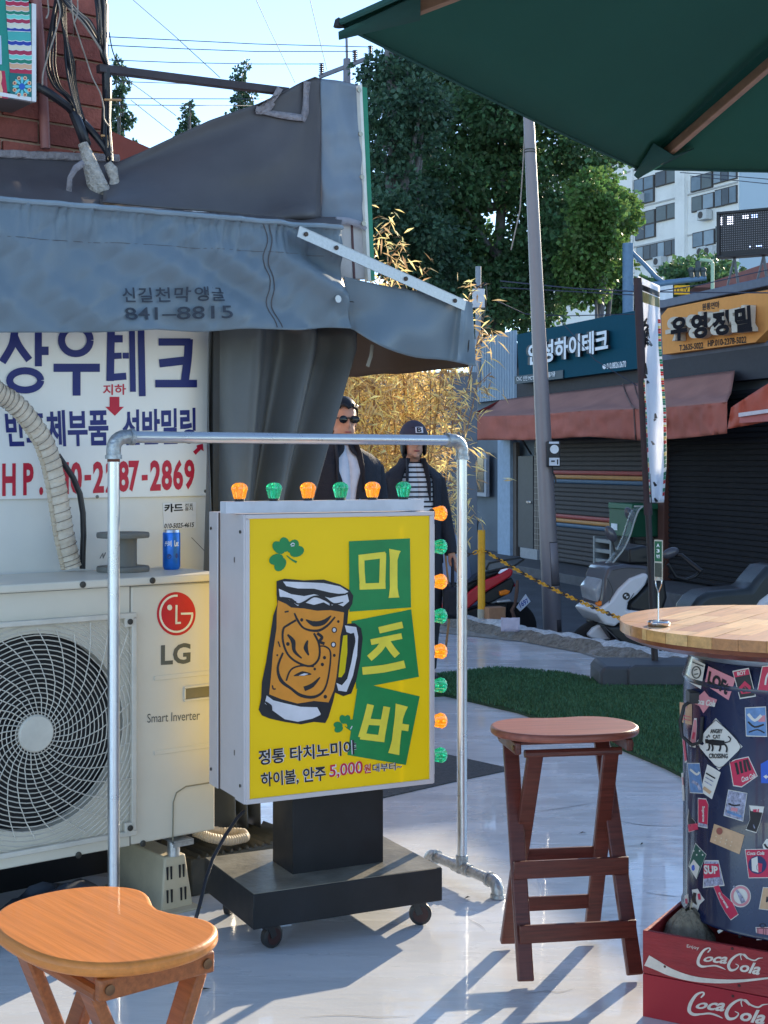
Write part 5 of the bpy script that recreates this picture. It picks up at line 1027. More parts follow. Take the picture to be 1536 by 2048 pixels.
sticker(zA, (m_sw, [(503, 1390), (520, 1385), (528, 1600), (512, 1600)]), [('s', m_spk, [(512, 1420), (516, 1480)], 8)])
sticker(zB, (m_stan, [(995, 38), (1300, 152), (1250, 345), (952, 218)]), [('p', mat('seal_brown', S(150, 84, 72), 0.5), disc2(1048, 112, 32, 36))] + [('p', mat('dot_cream', S(214, 190, 160), 0.5), disc2(1015 + i * 52 + j * -10, 165 + i * 18 + j * 38, 8, 8, 8)) for i in range(4) for j in range(2)])
sticker(zB, (m_sgn, [(808, 240), (912, 350), (818, 585), (742, 460)]), [('p', m_sw, [(745, 465), (790, 395), (850, 470), (818, 585)]), ('p', m_sbb, disc2(785, 480, 18, 30))] + [('p', m_sw, disc2(790 + i * 30, 310 + (i % 2) * 40, 8, 10, 8)) for i in range(4)], rim=1.06)
sticker(zB, (m_spu, [(905, 415), (1035, 415), (1090, 650), (890, 670)]), [('p', m_sred, [(890, 440), (1040, 440), (1055, 570), (890, 590)]), ('t', m_sw, 'SUP', [(890, 450), (1030, 465), (1035, 540), (895, 545)], 0.04), ('s', m_sbk, [(895, 490), (1030, 500)], 10)], rim=1.09)
sticker(zB, (m_sred, [(990, 670), (1040, 655), (1080, 740), (1180, 830), (1235, 945), (1160, 1000), (1110, 930), (1060, 840)]), [('t', m_sw, 'Supreme', [(1052, 722), (1150, 870), (1115, 895), (1030, 735)], 0.03)], rim=1.05)
sticker(zB, (m_sw, disc2(1260, 765, 105, 112, 28)), [('s', m_spk, ringp(1260, 765, 84, 90), 24), ('s', m_spu, [(1190, 660), (1230, 720), (1260, 770), (1290, 830)], [16, 22, 40, 44])])
sticker(zB, (m_sred, [(1310, 300), (1540, 295), (1545, 575), (1345, 578)]), [('t', m_sw, 'Coca Cola', [(1322, 318), (1500, 312), (1500, 350), (1325, 352)], 0.03, 0.3), ('p', mat('sticker_navy', S(34, 46, 92), 0.4), disc2(1430, 450, 92, 92)), ('p', m_sw, [(1370, 390), (1430, 365), (1440, 530), (1375, 510)]), ('p', m_sred, [(1435, 430), (1480, 440), (1470, 520), (1438, 528)])], rim=1.05)
sticker(zB, (m_sw, [(1480, 250), (1520, 190), (1600, 200), (1600, 350), (1500, 330)]), [('s', m_sbk, [(1500, 240), (1530, 280), (1590, 270)], 20)])
sticker(zB, (m_sw, [(770, 700), (830, 690), (870, 760), (900, 800), (850, 850), (815, 960), (765, 910), (790, 800)]), [('s', m_sbk, [(800, 730), (790, 800), (820, 850)], [30, 40, 10]), ('s', m_sred, [(840, 740), (850, 800)], 26)])
sticker(zB, (m_sw, [(700, 760), (735, 740), (740, 830), (700, 880)]), [('s', m_sred, [(712, 790), (720, 840)], 22)])
sticker(zB, (m_stan, [(1490, 680), (1700, 690), (1700, 920), (1450, 890)]), [('t', m_sbk, 'M', [(1520, 770), (1570, 775), (1565, 830), (1515, 825)], 0.05)], rim=1.05)
sticker(zB, (m_spk, [(1420, 1080), (1640, 1080), (1640, 1200), (1430, 1200)]), [('s', m_sbk, [(1435, 1090), (1435, 1195)], 5), ('s', m_sbk, [(1420, 1090), (1640, 1090)], 5), ('s', m_sbk, [(1490, 1090), (1490, 1200)], 5), ('s', m_sbk, [(1515, 1090), (1515, 1200)], 5), ('s', m_sbk, ringp(1480, 1060, 28, 20), 6)], rim=1.08)
sticker(zB, (m_sw, [(1025, 1112), (1065, 1092), (1088, 1110), (1040, 1142)]), [])
t = MB(); fillpoly(t, disc2(1253, 1168, 18, 20), zB(0.001)); t.build('bolt_hole', m_sbk, dt, smooth=0)
# side handle ring
t = MB(); hx = -DR - 0.004; t.tube([Vector((hx + 0.012, -0.06, 0.565)), Vector((hx - 0.012, -0.07, 0.550)), Vector((hx - 0.022, -0.07, 0.510)), Vector((hx - 0.016, -0.065, 0.470)), Vector((hx + 0.006, -0.085, 0.452)), Vector((hx + 0.022, -0.110, 0.465)), Vector((hx + 0.026, -0.115, 0.53))], 0.0048, 8); t.build('handle', m_cst, dt, smooth=60)
t = MB(); t.box((hx + 0.012, -0.07, 0.575), (0.03, 0.05, 0.03)); t.build('handle_bracket', m_cst, dt, bevel=0.003)
# round top: parquet of planks with visible end grain
TZ0, TZ1, TR = 0.951 - DZ0, 0.979 - DZ0, 0.449
m_pl = [wood('plank_%d' % i, c, 0.28, 0.38, (2.5, 26, 26), 0.15) for i, c in enumerate([S(204, 152, 92), S(188, 132, 76), S(216, 170, 112), S(176, 118, 70)])]
def clip(poly, f):
    out = []
    for i in range(len(poly)):
        a, b = poly[i], poly[(i + 1) % len(poly)]; fa, fb = f(a), f(b)
        if fa >= 0: out.append(a)
        if (fa >= 0) != (fb >= 0): u = fa / (fa - fb); out.append((a[0] + (b[0] - a[0]) * u, a[1] + (b[1] - a[1]) * u))
    return out
circ = [(TR * math.cos(2 * math.pi * k / 120), TR * math.sin(2 * math.pi * k / 120)) for k in range(120)]
pa_ = rad(58); e1 = (math.cos(pa_), math.sin(pa_)); e2 = (-e1[1], e1[0]); wd = 0.066
ii = 0
for k in range(-7, 7):
    y0, y1 = k * wd, (k + 1) * wd - 0.0012
    cuts = [-0.6] + [(-0.35 + 0.24 * j + 0.13 * (k % 2)) for j in range(4)] + [0.6]
    for j in range(len(cuts) - 1):
        P = circ
        for f in (lambda p: p[0] * e2[0] + p[1] * e2[1] - y0, lambda p: y1 - p[0] * e2[0] - p[1] * e2[1], lambda p: p[0] * e1[0] + p[1] * e1[1] - cuts[j], lambda p: cuts[j + 1] - 0.0012 - p[0] * e1[0] - p[1] * e1[1]):
            P = clip(P, f) if len(P) > 2 else []
        if len(P) < 3: continue
        ii += 1; rzp = pa_; c, s = math.cos(-rzp), math.sin(-rzp)
        t = MB(); t.prism([(x * c - y * s, x * s + y * c) for x, y in P], TZ0 + 0.0005, TZ1 + random.uniform(-.0006, .0003), 'xy')
        o = t.build('plank', m_pl[random.randrange(4)], dt, smooth=30); o.rotation_euler.z = rzp
t = MB(); t.lathe([(0.0, 0.924 - DZ0), (TR - 0.045, 0.924 - DZ0), (TR - 0.012, TZ0 - 0.012), (TR - 0.008, TZ0 - 0.001), (0.0, TZ0 - 0.001)], 72); t.build('top_underside', wood('rim_dark', S(120, 64, 40), 0.2), dt)
# table number stand
tc = at(1318, 1236, DC.y - 0.02); tcx = Vector((at(1317, 1240, 3.66).x, 3.66, 0.980))
ts = thing('table_card_stand', 'chrome card stand with a small green card on the wooden table top', 'card stand', tcx)
m_chr = mat('chrome', (0.75, 0.75, 0.76), 0.12, metal=1.0, var=0.05)
MB().lathe([(0.0, 0.0), (0.0275, 0.0), (0.029, 0.003), (0.029, 0.009), (0.026, 0.012), (0.0, 0.013)], 36).build('base', m_chr, ts)
MB().tube([(0, 0, 0.012), (0, 0, 0.085)], 0.0022, 8).build('stem', m_chr, ts)
for s in (-1, 1): MB().tube([(0, 0, 0.085), (s * 0.009, 0, 0.105), (s * 0.010, 0, 0.118), (s * 0.003, 0, 0.128), (-s * 0.004, 0, 0.134)], 0.0018, 6).build('clip_wire', m_chr, ts)
m_card = mat('card_green', S(26, 92, 62), 0.4)
t = MB(); t.box((0, 0.0, 0.168), (0.026, 0.0015, 0.105)); cdo = t.build('card', mat('card_silver', S(190, 184, 170), 0.35), ts, smooth=0)
t = MB(); t.box((0, -0.0012, 0.191), (0.022, 0.0008, 0.052)); t.build('card_field', m_card, cdo, smooth=0)
t = MB(); t.box((0, -0.0012, 0.143), (0.022, 0.0008, 0.036)); t.build('card_blank_field', mat('card_dark', S(70, 74, 66), 0.5, var=0.3, scale=300), cdo, smooth=0)
for k, s_ in enumerate(('A', '3', '번')): letter('lettering', s_, m_cw, cdo, [(-0.005, 0.211 - k * 0.014), (0.005, 0.211 - k * 0.014), (0.005, 0.202 - k * 0.014), (-0.005, 0.202 - k * 0.014)], lambda x, y: Vector((x, -0.0020, y)), 0.02)
ts.rotation_euler.z = rad(-48)
# ================================================================== parasol
UC = Vector((1.237, 2.25)); UR = 1.31; UZ, UA = 2.105, 2.60
um = thing('parasol', 'dark green market parasol with wooden ribs reaching into the top right corner', 'parasol', (UC.x, UC.y, 0))
m_grn = mat('canopy_green', S(40, 98, 84), 0.75, var=0.06, scale=3, bump=0.1, bscale=400, trans=0.35); m_rib_ = wood('rib_wood', S(150, 112, 86), 0.2, 0.5, (2, 20, 20))
ang0 = math.atan2(3.40 - UC.y, 0.607 - UC.x)
V6 = [Vector((UR * math.cos(ang0 + k * math.pi / 3), UR * math.sin(ang0 + k * math.pi / 3), UZ)) for k in range(6)]; AP = Vector((0, 0, UA))
for k in range(6):
    a, b = V6[k], V6[(k + 1) % 6]
    def cp(u, v, a=a, b=b):
        e = a.lerp(b, u); p = AP.lerp(e, v); sag = 0.030 * math.sin(math.pi * u) * v; out = 1 - 0.022 * math.sin(math.pi * u) * v
        return Vector((p.x * out, p.y * out, p.z - sag * 0.6 + 0.02 * math.sin(math.pi * v)))
    t = MB(); t.grid(cp, 14, 14); pn = t.build('canopy_panel', m_grn, um, smooth=80, solid=0.0015)
    t = MB(); t.tube([cp(j / 16, 1.0) + Vector((0, 0, 0.001)) for j in range(17)], 0.0055, 6, flat=0.6); t.build('hem', mat('hem_green', S(28, 74, 66), 0.75), pn)
    d = (a - AP); t = MB(); t.bar(AP + d * 0.03 + Vector((0, 0, -0.028)), AP + d * 0.945 + Vector((0, 0, -0.024)), 0.017, 0.022); t.build('rib', m_rib_, um, bevel=0.002)
    tp = MB(); p0 = AP + d * 0.90 + Vector((0, 0, -0.012)); 
    n2 = Vector((-d.y, d.x, 0)).normalized(); w0, w1 = 0.075, 0.02
    tp.add([AP + d * 0.90 + n2 * 0.06 + Vector((0, 0, -0.022)), AP + d * 0.90 - n2 * 0.06 + Vector((0, 0, -0.022)), a - n2 * 0.012 + Vector((0, 0, -0.018)), a + n2 * 0.012 + Vector((0, 0, -0.018)), AP + d * 0.90 + Vector((0, 0, -0.045)), a + Vector((0, 0, -0.026))], [(0, 4, 5, 3), (4, 1, 2, 5)])
    tp.build('tip_pocket', mat('hem_green', S(28, 74, 66)), um, solid=0.002)
    t = MB(); t.lathe([(0.009, 0), (0.006, 0.012), (0.0, 0.016)], 8, a + Vector((0, 0, -0.006))); t.build('tip', m_cst, um)
t = MB(); t.lathe([(0.024, 0.05), (0.024, 2.62), (0.03, 2.63), (0.0, 2.68)], 20); t.build('pole', m_rib_, um)
MB().lathe([(0.0, 0.0), (0.28, 0.0), (0.29, 0.02), (0.28, 0.06), (0.06, 0.08), (0.04, 0.30), (0.0, 0.30)], 32).build('base', mat('base_concrete', (0.2, 0.2, 0.2), 0.8), um)
# ================================================================== banner stand
BF = ground(1310, 1368, 0.0)
bn_ = thing('banner_stand', 'tall feather banner with black calligraphy on a dark weighted base', 'banner', (BF.x, BF.y, 0))
m_bs = mat('base_plastic', S(62, 68, 76), 0.5, var=0.1, dirt=0.2, dirtcol=S(90, 92, 95))
sB = FPX / BF.y
t = MB(); L0, L1 = (1190 - 1310) / sB, 0.34
prof = [(L0, 0.0), (L0, 0.10), (L0 + 0.02, 0.135), (L0 + 0.10, 0.135), (L0 + 0.18, 0.12), (L0 + 0.26, 0.155), (L1 - 0.1, 0.155), (L1, 0.12), (L1, 0.0)]
prof = [(L0, 0.0), (L0, 0.10), (L0 + 0.03, 0.14), (L1 - 0.03, 0.14), (L1, 0.10), (L1, 0.0)]
t.prism(prof, -0.20, 0.22); t.build('weight_base', m_bs, bn_, bevel=0.02, seg=3); t = MB(); t.prism([(L0 + 0.17, 0.02), (L0 + 0.17, 0.125), (L0 + 0.22, 0.15), (L1 - 0.04, 0.15), (L1 - 0.02, 0.02)], -0.215, 0.05); t.build('base_step', m_bs, bn_, bevel=0.012)
ptop = at(1275, 556, BF.y) - Vector((BF.x, BF.y, 0)); pbot = Vector((0, 0, 0.13))
t = MB(); t.tube([pbot, pbot.lerp(ptop, 0.4), ptop], [0.022, 0.020, 0.014], 10); t.build('pole', mat('pole_dark', S(40, 36, 42), 0.5), bn_, smooth=60)
t = MB(); t.tube([pbot.lerp(ptop, 0.385), pbot.lerp(ptop, 0.7), ptop], 0.027, 10, flat=0.8); t.build('pole_sleeve', mat('sleeve_brown', S(58, 46, 52), 0.7), bn_, smooth=60)
m_ban = mat('banner_white', S(240, 242, 248), 0.7, var=0.04, trans=0.5)
zc8 = lambda x, y: (1220 + x / 4.861, 440 + y / 4.861)
lft = [zc8(*p) for p in [(262, 540), (285, 760), (300, 1000), (305, 1230), (318, 1450), (330, 1650), (345, 1850), (352, 2040)]] + [(1297, 950), (1300, 1005)]
rgt = [zc8(*p) for p in [(482, 640), (482, 830), (492, 1000), (498, 1230), (515, 1450), (530, 1650), (545, 1850), (548, 2040)]] + [(1333, 930), (1328, 1005)]
def bann(u, v, e=0.0):
    a, b = lerp_list(lft, v), lerp_list(rgt, v); px = a[0] + (b[0] - a[0]) * u; py = a[1] + (b[1] - a[1]) * u
    Y = BF.y - 0.02 + 0.20 * u + 0.05 * math.sin(u * 7 + v * 6) + 0.05 * nz(u * 3, v * 6) * u - e; return at(px, py, Y) - Vector((BF.x, BF.y, 0))
t = MB(); t.grid(bann, 14, 60); bnr = t.build('banner_cloth', m_ban, bn_, smooth=80, solid=0.001)
cols_b = [S(190, 40, 50), S(40, 120, 90), S(225, 200, 120), S(230, 230, 225), S(40, 110, 100), S(200, 60, 50), S(60, 140, 110)]
mbs = [mat('band_%d' % i, c, 0.7, trans=0.35) for i, c in enumerate(cols_b)]
for i in range(64):
    v0 = 0.20 + i * 0.0122; v1 = v0 + 0.0112
    t = MB(); t.grid(lambda u, v: bann(0.86 + 0.14 * u, v0 + (v1 - v0) * v, 0.004), 3, 1); t.build('band_patch', mbs[(i * 5 + i // 3) % 7], bnr, smooth=0)
    if i > 16:
        t = MB(); t.grid(lambda u, v: bann(0.0 + 0.06 * u, v0 + (v1 - v0) * v, 0.004), 2, 1); t.build('band_patch', mbs[(i * 3 + 1) % 7], bnr, smooth=0)
t = MB(); t.grid(lambda u, v: bann(u, 0.035 + 0.03 * v, 0.004), 14, 2); t.build('top_lettering_band', mat('band_dark', S(60, 58, 60), 0.7, var=0.6, scale=40), bnr, smooth=0)
t = MB(); t.grid(lambda u, v: bann(u, 0.07 + 0.055 * v, 0.004), 14, 2); t.build('olive_band', mat('band_olive', S(150, 146, 110), 0.7, trans=0.3), bnr, smooth=0)
def bmap(px, py):
    v = (py - 555) / 450
    for _ in range(6):
        a, b = lerp_list(lft, min(1, max(0, v))), lerp_list(rgt, min(1, max(0, v))); u = (px - a[0]) / (b[0] - a[0]); yy = a[1] + (b[1] - a[1]) * u; v += (py - yy) / 450
    return bann(min(1, max(0, u)), min(1, max(0, v)), 0.006)
for grp in ([[(360, 955), (330, 1010)], [(320, 1040), (345, 1020), (370, 1040), (340, 1080), (330, 1120)], [(372, 1060), (350, 1120), (320, 1150)], [(345, 1130), (340, 1190), (335, 1240)], [(345, 1145), (380, 1190), (408, 1225)], [(350, 1190), (378, 1215)], [(370, 1075), (372, 1150)]], [[(342, 1390), (345, 1440), (338, 1480)], [(355, 1440), (352, 1500)], [(338, 1500), (350, 1540)], [(362, 1560), (372, 1590)]], [[(440, 1880), (446, 1930)], [(430, 1935), (440, 1950)]]):
    t = MB()
    for pts in grp: stroke(t, [zc8(*p) for p in pts], [3, 6.5] + [4] * (len(pts) - 2), bmap, n=3)
    t.build('calligraphy', m_sbk, bnr, smooth=0)
t = MB()
for y, xx in ((968, 1310), (888, 1306), (1020 - 20, 1312)): stroke(t, [(xx - 3, y - 4), (xx + 2, y + 4)], [3, 6], bmap, n=3)
t.build('calligraphy', m_sbk, bnr, smooth=0)
# ================================================================== street furniture and shops
# ---- leaning steel light pole
lb = ground(1106, 1277, -0.315); LD = lb.y
lp = thing('light_pole', 'tall grey steel pole with a hatch and a black timer box in the street', 'pole', lb)
m_pole = mat('pole_paint', S(138, 130, 132), 0.42, metal=0.15, var=0.06, scale=3, dirt=0.2, dirtcol=S(110, 100, 98))
ptop_ = at(1052, 120, LD) - lb
t = MB(); ax = [Vector((0, 0, 0)).lerp(ptop_, k / 20) for k in range(21)]; t.tube(ax, [0.093 - 0.045 * k / 20 for k in range(21)], 28); t.build('shaft', m_pole, lp, smooth=60)
def onpole(px, py): p = at(px, py, LD) - lb; return p
a = onpole(1105, 1068); t = MB(); d_ = ptop_.normalized(); 
def ppatch(name, py0, py1, hw, m, off=0.006, par=lp, shift=0.0):
    p0, p1 = onpole(1100, py0), onpole(1100, py1); z0_, z1_ = p0.z, p1.z; t = MB()
    def f(u, v):
        z = z0_ + (z1_ - z0_) * v; k = z / ptop_.z; r = 0.093 - 0.045 * k + off; a = (u - 0.5) * 2 * hw + shift; c = ptop_ * k; return Vector((c.x + r * math.sin(a), c.y - r * math.cos(a), z))
    t.grid(f, 10, 2); return t.build(name, m, par, smooth=60, solid=0.003)
ppatch('hatch', 1085, 1168, 0.55, m_pole, 0.004, shift=0.6); ppatch('hatch_rim', 1083, 1170, 0.60, mat('pole_line', S(70, 64, 66), 0.6), 0.0015, shift=0.6)
ppatch('base_patch', 1238, 1262, 0.3, mat('pole_line', S(70, 64, 66)), 0.002, shift=0.7)
bx_ = onpole(1104, 908); t = MB(); t.box(bx_ + Vector((0, -0.11, 0)), (0.125, 0.09, 0.25)); tb2 = t.build('timer_box', mat('box_black', S(34, 34, 40), 0.5), lp, bevel=0.01)
t = MB(); c = bx_ + Vector((0.004, -0.157, 0.045)); t.lathe([(0.030, 0.0), (0.042, 0.0), (0.042, -0.006), (0.030, -0.006)], 24, c, 'y'); t.build('dial_ring', mat('dial_white', S(225, 228, 232), 0.4), tb2)
t = MB(); t.box(bx_ + Vector((0.004, -0.157, -0.075)), (0.10, 0.006, 0.075)); t.build('label_plate', mat('label_white', S(215, 218, 226), 0.5), tb2, smooth=0); t = MB(); t.box(bx_ + Vector((0, -0.157, 0.108)), (0.095, 0.006, 0.02)); t.build('label_plate', mat('label_white', S(215, 218, 226), 0.5), tb2, smooth=0)
t = MB(); t.box(bx_ + Vector((0.035, -0.161, -0.078)), (0.012, 0.004, 0.05)); t.box(bx_ + Vector((-0.01, -0.161, -0.07)), (0.035, 0.004, 0.014)); t.build('label_print', m_ink, tb2, smooth=0)
t = MB(); t.tube([bx_ + Vector((-0.01, -0.11, -0.12)), bx_ + Vector((-0.005, -0.10, -0.18)), bx_ + Vector((0.02, -0.10, -0.23)), bx_ + Vector((0.025, -0.10, -0.28))], 0.008, 6); t.build('cable', m_cab, lp)
t = MB(); t.tube([onpole(1050, 250), onpole(1046, 330), onpole(1040, 420), onpole(1022, 500)], 0.007, 5); t.build('loose_wire', m_cabw, lp)
for py in (300, 305): 
    p0 = onpole(1062, py); k = p0.z / ptop_.z; t = MB(); t.lathe([(0.097 - 0.045 * k, -0.006), (0.097 - 0.045 * k, 0.006)], 20, ptop_ * k); t.build('band', m_scr, lp)
# ---- yellow bollard and chain
yb = ground(963, 1243, 0.06)
bol = thing('yellow_post', 'slim yellow bollard on the kerb next to the red moped', 'bollard', (yb.x, yb.y, 0.06))
m_yp = mat('post_yellow', S(222, 162, 30), 0.5, var=0.1, scale=20, dirt=0.15, dirtcol=S(140, 110, 50))
sY = FPX / yb.y; hp = (1243 - 1060) / sY
t = MB(); t.lathe([(0.031, 0.02), (0.031, hp - 0.004), (0.028, hp), (0.0, hp)], 24); t.build('tube', m_yp, bol, smooth=50)
t = MB(); t.lathe([(0.033, -0.02), (0.0335, 0.10), (0.031, 0.105)], 24); t.build('bare_foot', mat('post_bare', S(170, 165, 150), 0.7, var=0.2), bol)
t = MB(); t.box((0, 0, 0.004), (0.11, 0.11, 0.012)); t.build('base_plate', m_scr, bol, smooth=0)
ch = []
ca_ = at(930, 1110, yb.y + 0.05); cm_ = Vector((yb.x, yb.y - 0.02, at(963, 1098, yb.y).z)); ce = at(1258, 1244, 9.6)
CP = [ca_] + [ca_.lerp(cm_, 0.5) + Vector((0, 0, -0.012)), cm_]
CP += [cm_.lerp(ce, k / 8) + Vector((0, 0, -0.10 * math.sin(math.pi * k / 8) * 0.35)) for k in range(1, 9)] + [ce + (ce - cm_) * 0.35 + Vector((0, 0, 0.06))]
dn = []
for i in range(len(CP) - 1):
    L_ = (CP[i + 1] - CP[i]).length; n = max(1, int(L_ / 0.036))
    for k in range(n): dn.append(CP[i].lerp(CP[i + 1], k / n))
t = MB()
for i in range(len(dn) - 1):
    a, b = dn[i], dn[i + 1]; d = (b - a).normalized(); s_ = d.cross(Vector((0, 0, 1))).normalized(); u_ = s_.cross(d); w = s_ if i % 2 else u_; c = (a + b) / 2
    t.tube([c + d * 0.026 * math.cos(q) + w * 0.013 * math.sin(q) for q in [2 * math.pi * k / 10 for k in range(10)]], 0.0048, 5, closed=True, mi=1 if (i // 2) % 3 == 0 else 0)
cho = t.build('barrier_chain', [m_yp, mat('chain_dark', S(70, 52, 40), 0.6)], None, smooth=60)
tag(cho, 'yellow and black plastic chain hanging from the yellow bollard', 'chain')
# ---- shop row
SH = Fr(3.58, 16.9, -72.5, ST)
def sx(px, y=0.0, py=900): return SH.pt(px, py, y).x
m_shw = mat('shop_wall', S(96, 108, 120), 0.7, var=0.12, scale=2, dirt=0.3, dirtcol=S(70, 74, 80)); m_shd = mat('shop_dark', S(52, 52, 58), 0.7, var=0.15)
x0s, x1s = sx(925), 2.35
shop = fthing('shop_row', 'low shop row with rolling shutters and faded awnings across the street', 'building', SH)
t = MB(); t.box(((x0s + x1s) / 2, 0.75, 1.55), (x1s - x0s, 1.3, 3.70)); t.build('wall', m_shw, shop, smooth=0)
t = MB(); t.box(((x0s + x1s) / 2, -0.35, -0.04), (x1s - x0s, 0.9, 0.32)); t.build('step', mat('step_grey', S(92, 90, 92), 0.8, var=0.2), shop, bevel=0.01)
blocker = fthing('sun_blocker', 'low grey annex added out of view right of the shops to shade the floor', 'building', SH)  # unseen block, added and sized to keep sun off part of the floor
t = MB(); t.box((x1s + 2.9, 0.75, 1.25), (5.8, 1.3, 3.26)); t.build('wall', m_shw, blocker, smooth=0)
t = MB(); t.box((x1s + 2.9, 0.70, 2.90), (5.9, 1.6, 0.05)); t.build('roof', m_shd, blocker, smooth=0)
# fascia behind the signs and roof slope
t = MB(); t.box(((sx(1040) + sx(1320)) / 2, 0.04, 2.70), (sx(1320) - sx(1040) + 0.2, 0.10, 0.60)); t.build('fascia', m_shd, shop, smooth=0)
zt0 = SH.pt(1325, 605, -0.1).z
t = MB(); t.box(((sx(1318) + x1s) / 2, 0.03, 2.98), (x1s - sx(1318), 0.10, 0.86)); t.build('fascia', mat('fascia_blue', S(110, 114, 128), 0.8, spec=0.2), shop, smooth=0)
t = MB(); t.box(((sx(1318) + x1s) / 2, 0.0, 2.62), (x1s - sx(1318), 0.16, 0.34)); t.build('fascia', m_shd, shop, smooth=0)
t = MB(); t.box(((sx(1318) + x1s) / 2, 0.6, 3.46), (x1s - sx(1318), 1.5, 0.10)); t.build('roof_edge', mat('roof_blue', S(84, 92, 110), 0.5), shop, bevel=0.01)
# corrugated cladding: each rib its own strip
m_clad = mat('cladding', S(128, 150, 170), 0.5, var=0.08)
xa_, xb_ = sx(944), sx(1034); nrib = 18
zc0, zc1 = SH.pt(1000, 800, 0).z, SH.pt(1000, 668, 0).z
for k in range(nrib):
    t = MB(); w = (xb_ - xa_) / nrib; t.prism([(xa_ + k * w, 0.0), (xa_ + k * w + w * 0.25, -0.035), (xa_ + k * w + w * 0.75, -0.035), (xa_ + (k + 1) * w - 0.002, 0.0)], zc0, zc1, 'xy'); t.build('cladding_rib', m_clad, shop, smooth=0)
# shutters built from slats
m_slat = mat('slat_grey', S(88, 85, 86), 0.8, spec=0.15, var=0.08, dirt=0.25, dirtcol=S(70, 68, 66)); m_slat2 = mat('slat_dark', S(42, 42, 46), 0.85, spec=0.12, var=0.1); m_sr = mat('slat_red', S(150, 48, 48), 0.5); m_so = mat('slat_orange', S(176, 120, 56), 0.5); m_sb = mat('slat_blue', S(40, 80, 112), 0.5)
def shutter(pxa, pxb, zb, ztop, m, bands, y=-0.03, pitch=0.062):
    xa, xb = sx(pxa), (sx(pxb) if pxb < 1600 else x1s - 0.1); sh_ = MB(); sh_.box(((xa + xb) / 2, y + 0.02, (zb + ztop) / 2), (xb - xa, 0.012, ztop - zb)); par = sh_.build('shutter', m_shd, shop, smooth=0)
    base = {}
    n = int((ztop - zb) / pitch)
    for k in range(n):
        mm = bands.get(k, m)
        if mm.name not in base:
            t = MB(); t.prism([(-0.004, 0.0), (-0.022, 0.012), (-0.024, pitch * 0.5), (-0.018, pitch * 0.86), (-0.004, pitch * 0.94)], xa + 0.01, xb - 0.01, 'yz'); me = t.mesh('slat'); me.materials.append(mm); base[mm.name] = me
        o = bpy.data.objects.new('slat', base[mm.name]); COL.objects.link(o); o.parent = par; o.location = (0, y + 0.012, zb + k * pitch)
    return par
zsh = lambda py: SH.pt(1200, py, 0).z
def kb_(py): return int((zsh(py) - 0.14) / 0.062)
bands = {kb_(945): m_sr, kb_(945) - 1: m_so, kb_(945) - 2: m_sb, kb_(1037): m_sr, kb_(1037) - 1: m_so, kb_(1037) - 2: m_sb}
shutter(1108, 1330, 0.14, 2.25, m_slat, bands); shutter(1342, 1700, 0.14, 2.35, m_slat2, {})
t = MB(); t.box((sx(1336), -0.04, 1.2), (0.16, 0.12, 2.3)); t.build('pier', mat('pier_brown', S(86, 52, 44), 0.7), shop, bevel=0.01)
# left bays: window, pillar, door, tiles
def pbox(name, m, pxa, pxb, pya, pyb, y=-0.03, th=0.05, par=shop, bev=0.004):
    a, b = SH.pt(pxa, pya, y), SH.pt(pxb, pyb, y); a2, b2 = SH.pt(pxa, pyb, y), SH.pt(pxb, pya, y); z1_, z0_ = (a.z + b2.z) / 2, (a2.z + b.z) / 2
    t = MB(); t.box(((a.x + b.x) / 2, y + th / 2, (z0_ + z1_) / 2), (abs(b.x - a.x), th, z1_ - z0_)); return t.build(name, m, par, bevel=bev)
wn_ = pbox('window', mat('win_frame', S(150, 156, 168), 0.5), 925, 972, 905, 992, -0.06, 0.06); pbox('pane', mat('win_glass', S(48, 56, 64), 0.12, var=0.3, scale=2), 930, 967, 912, 984, -0.068, 0.01, wn_)
pbox('pillar', mat('pillar_pale', S(142, 164, 188), 0.6), 995, 1020, 880, 1128, -0.10, 0.12); pbox('pillar', mat('pillar_brown', S(96, 88, 84), 0.7), 1022, 1032, 885, 1132, -0.05, 0.06)
dr_ = pbox('door', mat('door_dark', S(58, 62, 70), 0.5), 1036, 1066, 912, 1096, -0.06, 0.06); pbox('door_handle', m_chr, 1052, 1060, 1002, 1007, -0.09, 0.03, dr_)
pbox('kick_panel', mat('kick_white', S(150, 152, 158), 0.6), 1040, 1074, 1097, 1135, -0.09, 0.06)
m_tile = mat('tile_grey', S(92, 84, 82), 0.5, var=0.2); tb0 = MB().box((0, 0, 0), (0.075, 0.02, 0.075)).mesh('tile'); tb0.materials.append(m_tile)
pa0 = pbox('tile_pier', mat('grout', S(150, 146, 144), 0.9), 1068, 1080, 890, 1135, -0.05, 0.06)
xt0 = SH.pt(1069, 1000, -0.05).x
for j in range(24):
    for i in range(2):
        o = bpy.data.objects.new('tile', tb0); COL.objects.link(o); o.parent = pa0; o.location = (xt0 + 0.055 + i * 0.085, -0.053, 0.20 + j * 0.085)
